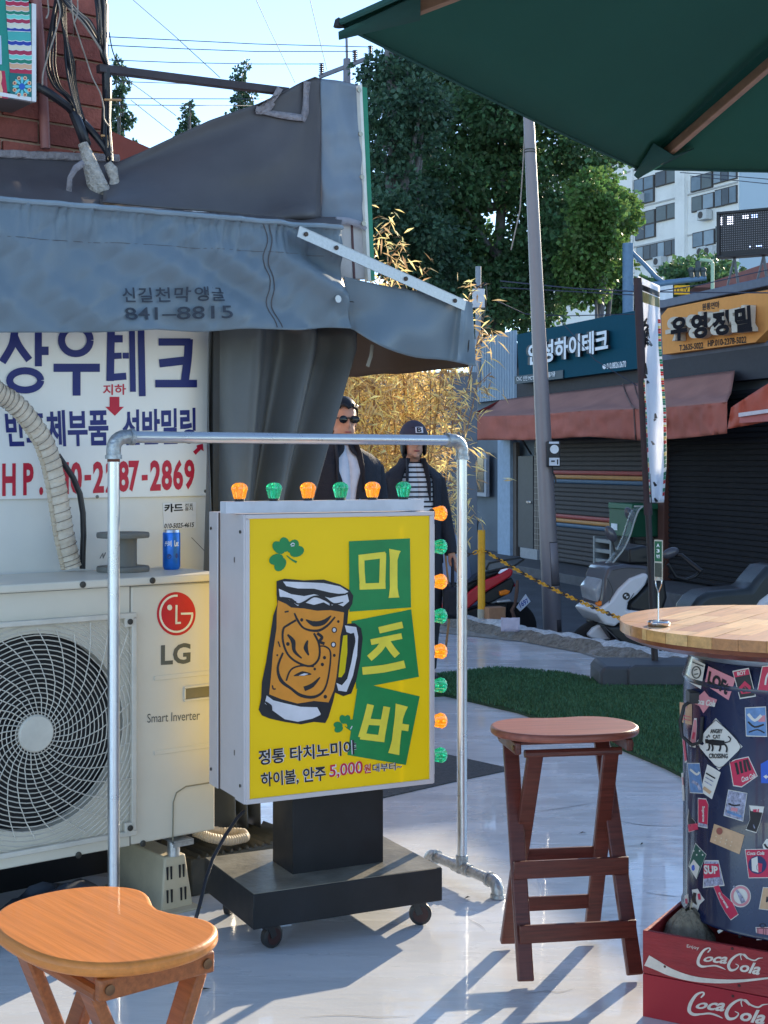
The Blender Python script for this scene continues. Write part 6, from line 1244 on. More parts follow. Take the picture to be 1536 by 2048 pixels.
# ---- teal shop sign
m_teal = mat('sign_deep_teal', S(14, 74, 92), 0.8, var=0.05, spec=0.15)
tsn = fthing('teal_shop_sign', 'dark teal shop sign with white raised Korean letters', 'sign', SH)
def psolid(name, m, P, y, th, par):
    pts = [SH.pt(a, b, y) for a, b in P]; t = MB(); n = len(pts); t.add(pts + [p + Vector((0, th, 0)) for p in pts], [tuple(range(n)), tuple(range(2 * n - 1, n - 1, -1))] + [(i, i + n, (i + 1) % n + n, (i + 1) % n) for i in range(n)]); return t.build(name, m, par, smooth=0)
k9 = lambda P: [(900 + x / 3.1025, 640 + y / 3.1025) for x, y in P]
psolid('panel', m_teal, k9([(415, 90), (1155, -60), (1175, 300), (430, 395)]), -0.16, 0.12, tsn)
psolid('lower_strip', mat('strip_teal', S(20, 54, 72), 0.5), k9([(400, 350), (700, 310), (700, 362), (402, 398)]), -0.185, 0.02, tsn)
def raised(txt, q, y, depth, mf, ms, par, bold=0.03):
    o = letter('letter_body', txt, ms, par, q, lambda a, b: SH.pt(a, b, y), bold); md = o.modifiers.new('solid', 'SOLIDIFY'); md.thickness = depth; md.offset = 0
    letter('lettering', txt, mf, o, q, lambda a, b: SH.pt(a, b, y - depth / 2 - 0.004), bold)
m_ltw = mat('letter_white', S(216, 222, 232), 0.4); m_lts = mat('letter_side', S(40, 44, 54), 0.5)
raised('안성하이테크', k9([(485, 150), (980, 48), (980, 195), (485, 285)]), -0.21, 0.07, m_ltw, m_lts, tsn)
letter('lettering', '010.8826.0670', m_ltw, tsn, k9([(972, 268), (1092, 252), (1092, 292), (972, 305)]), lambda a, b: SH.pt(a, b, -0.166), 0.02)
t = MB(); fillpoly(t, k9(disc2(957, 290, 11, 15)), lambda a, b: SH.pt(a, b, -0.166)); t.build('phone_mark', m_ltw, tsn, smooth=0)
letter('lettering', '정밀가공', m_ltw, tsn, k9([(596, 326), (652, 318), (652, 350), (596, 356)]), lambda a, b: SH.pt(a, b, -0.190), 0.02)
letter('lettering', 'CNC 선반 MCT', m_ltw, tsn, k9([(412, 350), (520, 342), (520, 372), (412, 380)]), lambda a, b: SH.pt(a, b, -0.190), 0.0)
# ---- orange shop sign
os_ = fthing('orange_shop_sign', 'tan orange shop sign with thick black Korean letters', 'sign', SH)
k8 = lambda P: [(1220 + x / 4.861, 440 + y / 4.861) for x, y in P]
psolid('panel', mat('sign_tan', S(228, 158, 92), 0.85, var=0.05, spec=0.1), k8([(498, 930), (560, 858), (1000, 770), (1536, 680), (1900, 615), (1900, 700), (1415, 1188), (513, 1308)]), -0.14, 0.12, os_)
for ch_, q in (('우', [(590, 955), (750, 930), (752, 1160), (590, 1190)]), ('영', [(785, 915), (945, 890), (948, 1140), (795, 1165)]), ('정', [(990, 895), (1155, 870), (1160, 1110), (1000, 1135)]), ('밀', [(1210, 860), (1370, 825), (1385, 1080), (1215, 1100)])):
    raised(ch_, k8(q), -0.22, 0.14, mat('letter_black', S(36, 34, 38), 0.9, spec=0.1), mat('letter_cream', S(206, 196, 180), 0.9, spec=0.1), os_, 0.05)
letter('lettering', '원통연마', m_ink, os_, k8([(895, 815), (1062, 785), (1062, 855), (895, 880)]), lambda a, b: SH.pt(a, b, -0.146), 0.02)
letter('lettering', 'T.2635-5022', m_ink, os_, k8([(672, 1215), (905, 1185), (905, 1248), (672, 1272)]), lambda a, b: SH.pt(a, b, -0.146), 0.02)
letter('lettering', 'HP.010-2378-5022', m_ink, os_, k8([(950, 1170), (1325, 1128), (1325, 1195), (950, 1232)]), lambda a, b: SH.pt(a, b, -0.146), 0.02)
# ---- faded red awnings
m_aw = mat('awning_faded', S(188, 108, 92), 0.85, var=0.14, scale=2.5, dirt=0.35, dirtcol=S(140, 92, 84), trans=0.15); m_awr = mat('awning_roof', S(168, 118, 106), 0.9, var=0.14, scale=2.0, dirt=0.3, dirtcol=S(122, 96, 92)); m_awo = mat('awning_orange', S(186, 84, 62), 0.7, var=0.1)
aw = fthing('shop_awning', 'long faded red fabric awning over the striped shutter', 'awning', SH)
AWY = -1.0
tp = [(934, 833), (1067, 830), (1177, 821), (1280, 818), (1370, 812), (1454, 804)]; bt = [(934, 880), (1067, 880), (1177, 873), (1284, 881), (1370, 876), (1454, 867)]; bk = [(1000, 800), (1060, 792), (1160, 780), (1267, 767), (1370, 753), (1470, 741)]
def awf(u, v):
    a, b = lerp_list(tp, u), lerp_list(bt, u); return SH.pt(a[0] + (b[0] - a[0]) * v, a[1] + (b[1] - a[1]) * v, AWY + 0.05 * nz(u * 22, v * 2) * (0.3 + v) + 0.03 * nz(u * 50, v * 3, 3))
def awr(u, v):
    a, b = lerp_list(tp, u), lerp_list(bk, u); pa = SH.pt(a[0], a[1], AWY); pb = SH.pt(b[0], b[1], -0.12); p = pa.lerp(pb, v); return p + Vector((0, 0, -0.06 * math.sin(math.pi * v) + 0.03 * nz(u * 14, v * 3) * math.sin(math.pi * v)))
t = MB(); t.grid(awf, 90, 10); t.build('valance', m_aw, aw, smooth=80, solid=0.004)
t = MB(); t.grid(awr, 60, 12); t.build('roof_sheet', m_awr, aw, smooth=80, solid=0.004)
t = MB(); t.grid(lambda u, v: SH.pt(934, 833, AWY).lerp(SH.pt(1000, 800, -0.12), u) + Vector((0, 0, -v * (0.36 + 0.25 * u))), 8, 4); t.build('end_panel', mat('awning_red', S(150, 44, 40), 0.7), aw, smooth=80, solid=0.004)
for u in (0.56, 0.60):
    t = MB(); t.tube([awr(u + 0.02 * v_ / 10, 1 - v_ / 10) + Vector((0, 0, 0.01)) for v_ in range(11)] + [awf(u + 0.02, k / 6) + Vector((0, -0.012, 0)) for k in range(7)], 0.010, 5); t.build('tie_cord', mat('cord', S(110, 84, 78), 0.8), aw)
for px in (1020, 1290):
    t = MB(); t.tube([SH.pt(px, 840, AWY + 0.04), SH.pt(px + 42, 908, -0.10)], 0.014, 6); t.build('stay_bar', m_shd, aw)
aw2 = fthing('orange_awning', 'orange red awning with a white front rail at the right edge', 'awning', SH)
t = MB(); tp2 = [(1462, 815), (1500, 790), (1560, 752)]; bt2 = [(1455, 858), (1500, 850), (1560, 838)]
t.grid(lambda u, v: SH.pt(*[lerp_list(tp2, u)[i] * (1 - v) + lerp_list(bt2, u)[i] * v for i in range(2)], -1.15 + 0.04 * nz(u * 6, v * 2)), 20, 8); t.build('fabric', m_awo, aw2, smooth=80, solid=0.004)
psolid('front_rail', mat('rail_white', S(214, 200, 204), 0.5), [(1477, 826), (1580, 812), (1580, 819), (1477, 834)], -1.25, 0.05, aw2); psolid('front_valance', mat('valance_pink', S(196, 110, 104), 0.7), [(1480, 833), (1580, 819), (1580, 840), (1478, 846)], -1.22, 0.02, aw2)
t = MB(); t.tube([SH.pt(1500, 836, -1.2), SH.pt(1540, 800, -0.1)], 0.02, 6); t.build('arm', m_shd, aw2)
# ---- green utility box, plastic drawer stack, ladder
m_gb = mat('green_box', S(22, 84, 62), 0.5, var=0.1)
gbx = fthing('green_cabinet', 'green metal cabinet with a white label against the striped shutter', 'cabinet', SH)
pbox('body', m_gb, 1218, 1262, 1012, 1072, -0.42, 0.38, gbx, 0.01); pbox('door_lip', mat('green_box_lid', S(28, 96, 72), 0.5), 1216, 1264, 1006, 1018, -0.45, 0.42, gbx, 0.01); pbox('label', m_ltw, 1222, 1234, 1047, 1060, -0.428, 0.006, gbx, 0); 
for px in (1222, 1256): pbox('leg', m_shd, px, px + 4, 1072, 1162, -0.30, 0.05, gbx, 0)
dst = fthing('drawer_stack', 'pale plastic drawer rack standing in front of the striped shutter', 'rack', SH); m_pl2 = mat('plastic_pale', S(132, 136, 138), 0.5)
for k in range(4): pbox('tray', m_pl2, 1186, 1222, 1078 + k * 20, 1086 + k * 20, -0.36, 0.30, dst, 0.006)
for px in (1186, 1219): pbox('side_post', m_pl2, px, px + 3, 1072, 1156, -0.37, 0.32, dst, 0)
ld = fthing('folded_ladder', 'grey metal ladder leaning by the shop window', 'ladder', SH)
for dx in (0, 16):
    t = MB(); t.tube([SH.pt(936 + dx - 4, 1116, -0.45), SH.pt(940 + dx, 1040, -0.1)], 0.016, 6); t.build('rail', m_scr, ld)
for k in range(6):
    t = MB(); v = k / 6; t.tube([SH.pt(932 + 4 * v, 1108 - 66 * v, -0.42 + 0.3 * v), SH.pt(949 + 4 * v, 1108 - 66 * v, -0.42 + 0.3 * v)], 0.012, 6); t.build('rung', m_scr, ld)
# ---- LED message board
LE = Fr(at(1435, 470, 17.0).x, 17.0, -30.0)
le = fthing('led_board', 'black LED message board with a few lit blue dots above the shops', 'display', LE)
def lpt(px, py, y=0): return LE.pt(px, py, y)
a, b = lpt(1434, 425), lpt(1650, 515); zt_l, zb_l = lpt(1440, 424).z, lpt(1440, 516).z
t = MB(); t.box(((a.x + b.x) / 2, 0.08, (zt_l + zb_l) / 2), (b.x - a.x, 0.16, zt_l - zb_l)); t.build('case', mat('led_case', S(30, 30, 34), 0.45), le, bevel=0.008)
t = MB()
for s_ in (0,):
    for c, d in (((a.x + b.x) / 2, zt_l - 0.015), ((a.x + b.x) / 2, zb_l + 0.015)): t.box((c, -0.01, d), (b.x - a.x, 0.03, 0.03))
    t.box((a.x + 0.02, -0.01, (zt_l + zb_l) / 2), (0.04, 0.03, zt_l - zb_l - 0.062))
t.build('bezel', mat('led_case', S(30, 30, 34)), le, bevel=0.004)
d0 = MB(); d1 = MB(); d2 = MB(); pit = 0.0264
nx_, nzr = int((b.x - a.x - 0.08) / pit), int((zt_l - zb_l - 0.08) / pit)
lit = set([(0, r) for r in range(1, 5)] + [(c_, r) for c_ in (3, 4, 5) for r in range(1, 5)] + [(c_, r) for c_ in (10, 11, 12) for r in range(1, 3)]); lit2 = set([(c_, r) for c_ in (14, 15, 16) for r in range(1, 3)] + [(c_, nzr - 2) for c_ in (13, 16, 17, 18)])
for i in range(nx_):
    for j in range(nzr):
        c = (a.x + 0.055 + i * pit, -0.002, zt_l - 0.045 - j * pit); tgt = d1 if (i, j) in lit else (d2 if (i, j) in lit2 else d0); tgt.box(c, (pit * 0.42, 0.006, pit * 0.42))
o = d0.build('led_dots', mat('led_off', S(120, 116, 120), 0.4), le, smooth=0, fixn=False); o['kind'] = 'stuff'
d1.build('lit_dots', mat('led_white', S(210, 215, 255), 0.4, emit=2.0, ecol=(0.75, 0.8, 1.0)), le, smooth=0, fixn=False); d2.build('lit_dots', mat('led_blue', S(120, 150, 255), 0.4, emit=2.0, ecol=(0.35, 0.5, 1.0)), le, smooth=0, fixn=False)
for k in range(2):
    t = MB(); xx = a.x + 0.18 + k * 0.35; t.tube([(xx, 0.1, zb_l), (xx + 0.02, 0.3, 3.37)], 0.018, 6); t.tube([(xx, 0.1, zb_l), (xx - 0.2, 0.35, 3.37)], 0.014, 6); t.build('support', mat('sup_grey', S(110, 116, 124), 0.5), le)
# ---- camera mast with arm
cb_ = Vector((at(1256, 600, 28).x, 28, ST)); cm = thing('camera_mast', 'blue grey traffic camera mast with a horizontal arm behind the shops', 'pole', cb_)
m_mast = mat('mast_blue', S(96, 128, 158), 0.5); L = lambda px, py: at(px, py, 28) - cb_
t = MB(); t.tube([Vector((0, 0, 0)), L(1256, 487)], 0.11, 14); t.build('mast', m_mast, cm, smooth=60)
t = MB(); t.tube([L(1262, 503), L(1290, 530), L(1310, 552), L(1328, 565)], 0.045, 8); t.build('brace', m_mast, cm, smooth=60)
t = MB(); t.tube([L(1258, 578), L(1330, 566), L(1412, 556)], [0.07, 0.06, 0.05], 10); t.build('arm', m_mast, cm, smooth=60)
for px in (1384, 1396, 1408):
    t = MB(); t.tube([L(px, 556), L(px - 2, 542)], 0.05, 8); t.ell(L(px - 2, 540), (0.07, 0.07, 0.06), 10, 6); t.build('camera', mat('cam_dark', S(70, 80, 84), 0.5), cm)
t = MB(); t.box(L(1396, 530), (0.10, 0.10, 0.16)); t.build('camera_head', mat('cam_dark', S(70, 80, 84)), cm, bevel=0.02)
t = MB(); t.box(L(1332, 585), (0.27, 0.03, 0.30)); t.build('white_plate', m_ltw, cm, bevel=0.005)
yp = MB(); yp.box(L(1364, 580), (0.30, 0.03, 0.18)); yo = yp.build('yellow_plate', mat('plate_yellow', S(240, 176, 20), 0.5), cm, bevel=0.004); letter('lettering', 'CCTV', m_ink, yo, [(-0.12, 0.05), (0.12, 0.05), (0.12, -0.05), (-0.12, -0.05)], lambda x, y: L(1364, 580) + Vector((x, -0.018, y)), 0.02)
gp = Vector((at(1424, 600, 27).x, 27, ST)); t = MB(); t.tube([Vector((0, 0, 0)), at(1425, 527, 27) - gp, at(1423, 522, 27) - gp, at(1400, 520, 27) - gp], 0.035, 8)
tag(t.build('pale_vent_pipe', mat('pipe_pale_green', S(168, 196, 168), 0.5), None, loc=gp, smooth=60), 'thin pale green bent pipe rising behind the orange sign', 'pipe')
# ================================================================== white and grey scooter
SCT = Fr(at(1240, 1200, 11.35).x, 11.35, 12.0, -0.432)
sc_ = fthing('scooter', 'white and grey maxi scooter with dark seat parked behind the wooden table', 'scooter', SCT)
kS = lambda P: [(1150 + x / 3.979, 980 + y / 3.979) for x, y in P]
m_swh = mat('scooter_white', S(205, 206, 212), 0.22, var=0.03, coat=0.5); m_sgy = mat('scooter_grey', S(74, 74, 82), 0.3, var=0.05, coat=0.4); m_sbk2 = mat('scooter_black', S(26, 27, 31), 0.4); m_tyre = mat('tyre', S(24, 24, 26), 0.85, bump=0.3, bscale=120); m_seat = mat('seat_vinyl', S(44, 50, 54), 0.33, bump=0.1, bscale=200)
def sprism(name, P, y0, y1, m, bev=0.02, par=sc_, fr=SCT, seg=3):
    pts = [fr.pt(a, b, y0) for a, b in P]; t = MB(); t.prism([(p.x, p.z) for p in pts], y0, y1); return t.build(name, m, par, bevel=bev, seg=seg, smooth=50)
sprism('front_fairing', kS([(205, 930), (235, 700), (270, 615), (400, 590), (590, 605), (600, 700), (440, 800), (330, 900), (250, 960)]), -0.20, 0.24, m_sgy, 0.05)
sprism('side_panel', kS([(165, 975), (290, 880), (350, 790), (440, 705), (560, 660), (592, 680), (560, 760), (500, 830), (430, 890), (415, 955), (520, 965), (640, 985), (600, 1040), (350, 1060), (320, 1090), (240, 1070)]), -0.235, 0.27, m_swh, 0.03)
sprism('headlight', kS([(160, 790), (225, 700), (232, 780), (205, 870), (180, 900)]), -0.16, 0.20, mat('headlight_glass', S(150, 156, 164), 0.1), 0.02)
sprism('inner_fairing', kS([(430, 900), (600, 730), (720, 700), (740, 860), (690, 1010), (430, 960)]), -0.17, 0.2, m_sbk2, 0.03)
fd = sprism('front_fender', kS([(105, 1150), (150, 1100), (215, 1068), (290, 1120), (300, 1190), (200, 1198), (120, 1175)]), -0.09, 0.13, m_swh, 0.03)
sprism('lower_skirt', kS([(230, 1075), (420, 1080), (800, 1120), (1400, 1120), (1450, 1250), (850, 1300), (560, 1312), (450, 1285), (300, 1180)]), -0.21, 0.25, m_sbk2, 0.03)
sprism('step_through', kS([(600, 990), (950, 1000), (1450, 1010), (1450, 1150), (600, 1120)]), -0.2, 0.24, m_sgy, 0.03)
st_ = sprism('seat', kS([(920, 1010), (940, 930), (990, 860), (1060, 815), (1200, 795), (1400, 782), (1440, 720), (1536, 610), (1660, 590), (1700, 760), (1560, 900), (1420, 1010)]), -0.16, 0.20, m_seat, 0.05)
sprism('tail_panel', kS([(1420, 968), (1480, 880), (1560, 820), (1800, 700), (2100, 690), (2050, 860), (1800, 1000), (1450, 1060)]), -0.19, 0.23, m_swh, 0.04)
letter('lettering', 'BMW', m_swh, sc_, kS([(648, 1205), (920, 1245), (915, 1325), (652, 1300)]), lambda a, b: SCT.pt(a, b, -0.2125), 0.03)
t = MB(); g_ = lambda a, b: SCT.pt(a, b, -0.237); fillpoly(t, kS(disc2(408, 845, 30, 30)), g_); em = t.build('emblem', m_sbk2, sc_, smooth=0)
t = MB(); g2 = lambda a, b: SCT.pt(a, b, -0.2385)
for a0 in (0, 180): fillpoly(t, kS([(408, 845)] + [(408 + 17 * math.cos(rad(a0 + d)), 845 + 17 * math.sin(rad(a0 + d))) for d in range(0, 91, 15)]), g2)
t.build('emblem_quarter', m_swh, em, smooth=0)
t = MB(); stroke(t, kS([(235, 1090), (330, 1180), (440, 1290)]), 1.6, lambda a, b: SCT.pt(a, b, -0.212), n=2); t.build('skirt_edge', m_sgy, sc_, smooth=0)
for P_ in ([(255, 700), (300, 800), (270, 900)], [(300, 640), (420, 620), (560, 630)], [(470, 820), (420, 900)], [(700, 1130), (1000, 1140), (1380, 1150)]):
    t = MB(); stroke(t, kS(P_), 1.3, lambda a, b: SCT.pt(a, b, -0.2385), n=3); t.build('panel_gap', m_sbk2, sc_, smooth=0)
sprism('front_indicator', kS([(178, 905), (215, 880), (222, 912), (190, 930)]), -0.19, -0.12, mat('indicator_orange', S(226, 120, 24), 0.25), 0.008)
for q_ in (0.0, 0.05):
    t = MB(); t.tube([SCT.pt(*kS([p])[0], -0.12 + q_) for p in ((720, 560), (690, 640), (640, 700), (600, 720))], 0.006, 6); t.build('brake_cable', m_sbk2, sc_, smooth=60)
# windshield: curved clear sheet with frame edge
wl = kS([(300, 580), (390, 470), (440, 360), (475, 240), (505, 160), (540, 130)]); wr_ = kS([(560, 540), (565, 460), (560, 380), (555, 300), (550, 220), (548, 140)])
def wind(u, v):
    a = lerp_list(wl, v); p = SCT.pt(a[0], a[1], -0.19 + 0.42 * u); return p + Vector((-0.07 * math.sin(math.pi * u), 0, 0))
t = MB(); t.grid(wind, 14, 16); t.build('windshield', mat('windshield_glass', S(150, 165, 165), 0.08, alpha=0.22, var=0.05), sc_, smooth=80)
t = MB(); t.tube([wind(0, k / 12) for k in range(13)] + [wind(k / 8, 1) for k in range(1, 9)], 0.007, 6); t.build('windshield_rim', mat('rim_grey', S(150, 158, 158), 0.3), sc_, smooth=60)
sprism('dashboard', kS([(430, 470), (560, 440), (640, 500), (640, 590), (430, 590)]), -0.15, 0.19, m_sbk2, 0.02)
t = MB(); t.tube([SCT.pt(*kS([p])[0], y) for p, y in (((600, 560), 0.0), ((700, 520), -0.12), ((850, 520), -0.28), ((930, 590), -0.34), ((1010, 650), -0.40))], [0.016, 0.016, 0.016, 0.02, 0.02], 10); t.build('handlebar', m_sbk2, sc_, smooth=60)
t = MB(); t.tube([SCT.pt(*kS([p])[0], -0.36) for p in ((740, 590), (800, 690), (880, 715), (950, 690), (1000, 650))], 0.014, 8); t.build('hand_guard', m_sbk2, sc_, smooth=60)
for p, y in (((760, 500), -0.24), ((440, 200), 0.28), ((285, 350), -0.05)):
    c = SCT.pt(*kS([p])[0], y); t = MB(); t.ell(c, (0.075, 0.03, 0.04), 14, 8, Matrix.Rotation(-0.35 if p[0] > 600 else 1.0, 3, 'Y')); mi_ = t.build('mirror', m_sgy, sc_, smooth=60)
    t = MB(); t.tube([c, SCT.pt(*kS([(600 if p[0] > 500 else 330, 540)])[0], y)], 0.008, 6); t.build('mirror_stem', m_sbk2, mi_)
for xw, nm in ((SCT.pt(*kS([(215, 1200)])[0], 0).x, 'front_wheel'), (SCT.pt(*kS([(215, 1200)])[0], 0).x + 1.58, 'rear_wheel')):
    t = MB(); t.lathe([(0.19, -0.055), (0.25, -0.062), (0.283, -0.04), (0.290, 0.0), (0.283, 0.04), (0.25, 0.062), (0.19, 0.055)], 40, (xw, 0.02, 0.291), 'y'); w = t.build(nm, m_tyre, sc_, smooth=60)
    t = MB(); t.lathe([(0.0, -0.03), (0.06, -0.04), (0.18, -0.02), (0.195, -0.05), (0.195, 0.05), (0.18, 0.02), (0.0, 0.03)], 30, (xw, 0.02, 0.291), 'y'); t.build('rim', m_sgy, w)
t = MB(); xw = SCT.pt(*kS([(215, 1200)])[0], 0).x
for s_ in (-1, 1): t.tube([(xw, 0.02 + s_ * 0.085, 0.29), (xw + 0.14, 0.02 + s_ * 0.085, 0.72)], 0.026, 10)
t.build('fork', m_sbk2, sc_, smooth=60)
t = MB(); c = SCT.pt(*kS([(275, 1245)])[0], -0.12); t.box(c, (0.03, 0.02, 0.02)); t.build('side_reflector', mat('reflector_orange', S(230, 90, 20), 0.3), sc_, bevel=0.004)
# ================================================================== red moped
MPF = Fr(at(980, 1200, 13.1).x, 13.1, 8.0, -0.345)
mp_ = fthing('red_moped', 'red and black moped with a rear rack behind the yellow bollard', 'moped', MPF)
kM = lambda P: [(900 + x / 6.144, 980 + y / 6.144) for x, y in P]
m_mrd = mat('moped_red', S(188, 28, 44), 0.28, coat=0.4, var=0.05)
mpz = lambda nm, P, y0, y1, m, bev=0.015, par=mp_: sprism(nm, kM(P), y0, y1, m, bev, par, MPF, 2)
mpz('tail_panel', [(-250, 1450), (60, 1360), (190, 1290), (330, 1180), (450, 1100), (560, 1060), (740, 960), (780, 990), (760, 1060), (600, 1160), (450, 1250), (330, 1370), (200, 1480), (-200, 1620)], -0.12, 0.14, m_mrd)
mpz('seat', [(-260, 1150), (0, 1130), (160, 1230), (330, 1060), (450, 1000), (640, 980), (560, 1060), (330, 1180), (180, 1290), (-240, 1330)], -0.10, 0.12, m_sbk2, 0.03)
mpz('under_panel', [(330, 1370), (450, 1250), (600, 1160), (760, 1070), (800, 1150), (760, 1260), (620, 1330), (480, 1400)], -0.10, 0.12, m_sbk2)
mpz('engine', [(200, 1480), (480, 1400), (700, 1380), (720, 1520), (560, 1700), (200, 1640)], -0.09, 0.11, m_sbk2, 0.02)
mpz('indicator', [(612, 1250), (690, 1225), (745, 1240), (720, 1285), (620, 1305)], -0.15, -0.09, mat('indicator_orange', S(226, 120, 24), 0.25), 0.01)
mpz('tail_light', [(700, 1170), (790, 1130), (810, 1180), (720, 1230)], -0.08, 0.1, mat('tail_red', S(170, 20, 40), 0.25), 0.01)
mpz('exhaust', [(575, 1360), (740, 1345), (760, 1375), (580, 1395)], -0.14, -0.08, m_steel, 0.01)
t = MB()
for y in (-0.11, 0.11): t.tube([MPF.pt(*p, y) for p in kM([(440, 980), (480, 900), (620, 870), (860, 832), (912, 850), (800, 925), (620, 965), (470, 1000)])], 0.010, 6)
for p in ((560, 885), (700, 862), (840, 838)): t.tube([MPF.pt(*kM([p])[0], -0.11), MPF.pt(*kM([p])[0], 0.11)], 0.009, 6)
t.build('rear_rack', m_sbk2, mp_, smooth=60)
for xw, nm in ((MPF.pt(*kM([(770, 1600)])[0], 0).x, 'rear_wheel'), (MPF.pt(*kM([(770, 1600)])[0], 0).x - 1.2, 'front_wheel')):
    t = MB(); t.lathe([(0.15, -0.04), (0.20, -0.045), (0.222, -0.03), (0.228, 0.0), (0.222, 0.03), (0.20, 0.045), (0.15, 0.04)], 36, (xw, 0.01, 0.229), 'y'); w = t.build(nm, m_tyre, mp_, smooth=60)
    t = MB(); t.lathe([(0.0, -0.03), (0.05, -0.035), (0.14, -0.015), (0.155, -0.04), (0.155, 0.04), (0.0, 0.03)], 24, (xw, 0.01, 0.229), 'y'); t.build('rim', m_sgy, w)
t = MB(); P = [MPF.pt(*p, -0.10) for p in kM([(812, 1440), (925, 1282), (985, 1372), (862, 1492)])]; t.add(P + [p + Vector((0.008, 0.012, 0)) for p in P], [(0, 1, 2, 3), (7, 6, 5, 4), (0, 4, 5, 1), (1, 5, 6, 2), (2, 6, 7, 3), (3, 7, 4, 0)]); pl_ = t.build('number_plate', mat('plate_white', S(214, 222, 236), 0.4), mp_, smooth=0)
letter('lettering', '1697', mat('plate_blue', S(40, 80, 170), 0.5), pl_, kM([(845, 1385), (945, 1330), (978, 1375), (868, 1450)]), lambda a, b: MPF.pt(a, b, -0.104), 0.02)
t = MB(); t.tube([MPF.pt(*p, -0.13) for p in kM([(830, 1110), (820, 1250), (800, 1400), (760, 1480), (800, 1600), (850, 1680)])], [0.012, 0.018, 0.014, 0.02, 0.016, 0.012], 7); t.build('tied_rope', mat('rope_brown', S(110, 84, 74), 0.9, bump=0.8, bscale=80), mp_, smooth=60)
t = MB(); t.tube([MPF.pt(*p, 0.0) for p in kM([(-1100, 700), (-1000, 1200), (-900, 1600)])], 0.03, 8); t.tube([MPF.pt(*kM([(-1080, 760)])[0], -0.3), MPF.pt(*kM([(-1080, 760)])[0], 0.3)], 0.014, 8); t.build('steering_column', m_sbk2, mp_, smooth=60)
mpz('leg_shield', [(-1050, 800), (-850, 850), (-700, 1450), (-250, 1500), (-250, 1620), (-800, 1640)], -0.14, 0.16, m_mrd)
# litter at the kerb
lt_ = MB(); p = ground(992, 1250, 0.05); lt_.box((0, 0, 0.07), (0.16, 0.10, 0.12), 0.4); tag(lt_.build('cardboard_box', mat('cardboard', S(160, 120, 92), 0.8, var=0.15), None, loc=(p.x, p.y + 0.15, 0.055), bevel=0.004), 'small brown cardboard box on the kerb beside the yellow bollard', 'box')
lt_ = MB(); p = ground(1003, 1262, 0.07); lt_.grid(lambda u, v: Vector((0.15 * u, 0.02 * nz(u * 4, v * 4), 0.11 * v + 0.02 * nz(u * 3, v * 3, 2))), 6, 6); tag(lt_.build('paper_scrap', mat('paper_lilac', S(190, 186, 206), 0.7), None, loc=(p.x, p.y + 0.06, 0.06), smooth=60, solid=0.002), 'crumpled pale paper scrap on the kerb in front of the moped', 'paper')
# ================================================================== apartment block
AF = Fr(at(1400, 900, 90).x, 90, -62.4, ST)
ap = fthing('apartment_block', 'weathered white apartment block with rows of dark framed windows', 'building', AF)
m_apw = mat('apt_white', S(232, 232, 230), 0.8, var=0.06, scale=0.35, dirt=0.5, dirtcol=S(150, 150, 150), bump=0.1, bscale=4); m_ape = mat('apt_end', S(178, 198, 214), 0.8, var=0.04, scale=0.3)
ax = lambda px: AF.pt(px, 500, 0).x
xL, xR = ax(1060), ax(1476); ATOP = 25.0
t = MB(); t.box(((xL + xR) / 2, 6.0, ATOP / 2), (xR - xL, 12.0, ATOP)); t.build('wall', m_apw, ap, smooth=0)
t = MB(); t.box((xR + 0.05, 6.2, ATOP / 2 - 0.3), (0.12, 12.2, ATOP - 0.6)); t.build('end_wall', m_ape, ap, smooth=0)
m_wfr = mat('apt_frame', S(70, 66, 66), 0.6); m_wgl = [mat('apt_glass_%d' % i, c, 0.15, var=0.25, scale=0.6) for i, c in enumerate([S(108, 124, 136), S(72, 78, 84), S(136, 150, 160), S(92, 100, 100)])]
kW = lambda P: [(1200 + x / 4.571, 300 + y / 4.571) for x, y in P]
def apwin(q, cols, rows=1, y=-0.12):
    P = [AF.pt(a, b, y) for a, b in kW(q)]; x0, x1 = (P[0].x + P[3].x) / 2, (P[1].x + P[2].x) / 2
    zt_, zb_ = (P[0].z + P[1].z) / 2, (P[3].z + P[2].z) / 2
    t = MB(); t.box(((x0 + x1) / 2, y + 0.08, (zt_ + zb_) / 2), (x1 - x0, 0.16, zt_ - zb_)); w = t.build('window', m_wfr, ap, smooth=0)
    cw = (x1 - x0) / cols; rh = (zt_ - zb_) / rows
    for i in range(cols):
        for j in range(rows):
            t = MB(); t.box((x0 + (i + .5) * cw, y - 0.004, zb_ + (j + .5) * rh), (cw * 0.86, 0.03, rh * 0.88)); t.build('pane', m_wgl[random.randrange(4)], w, smooth=0)
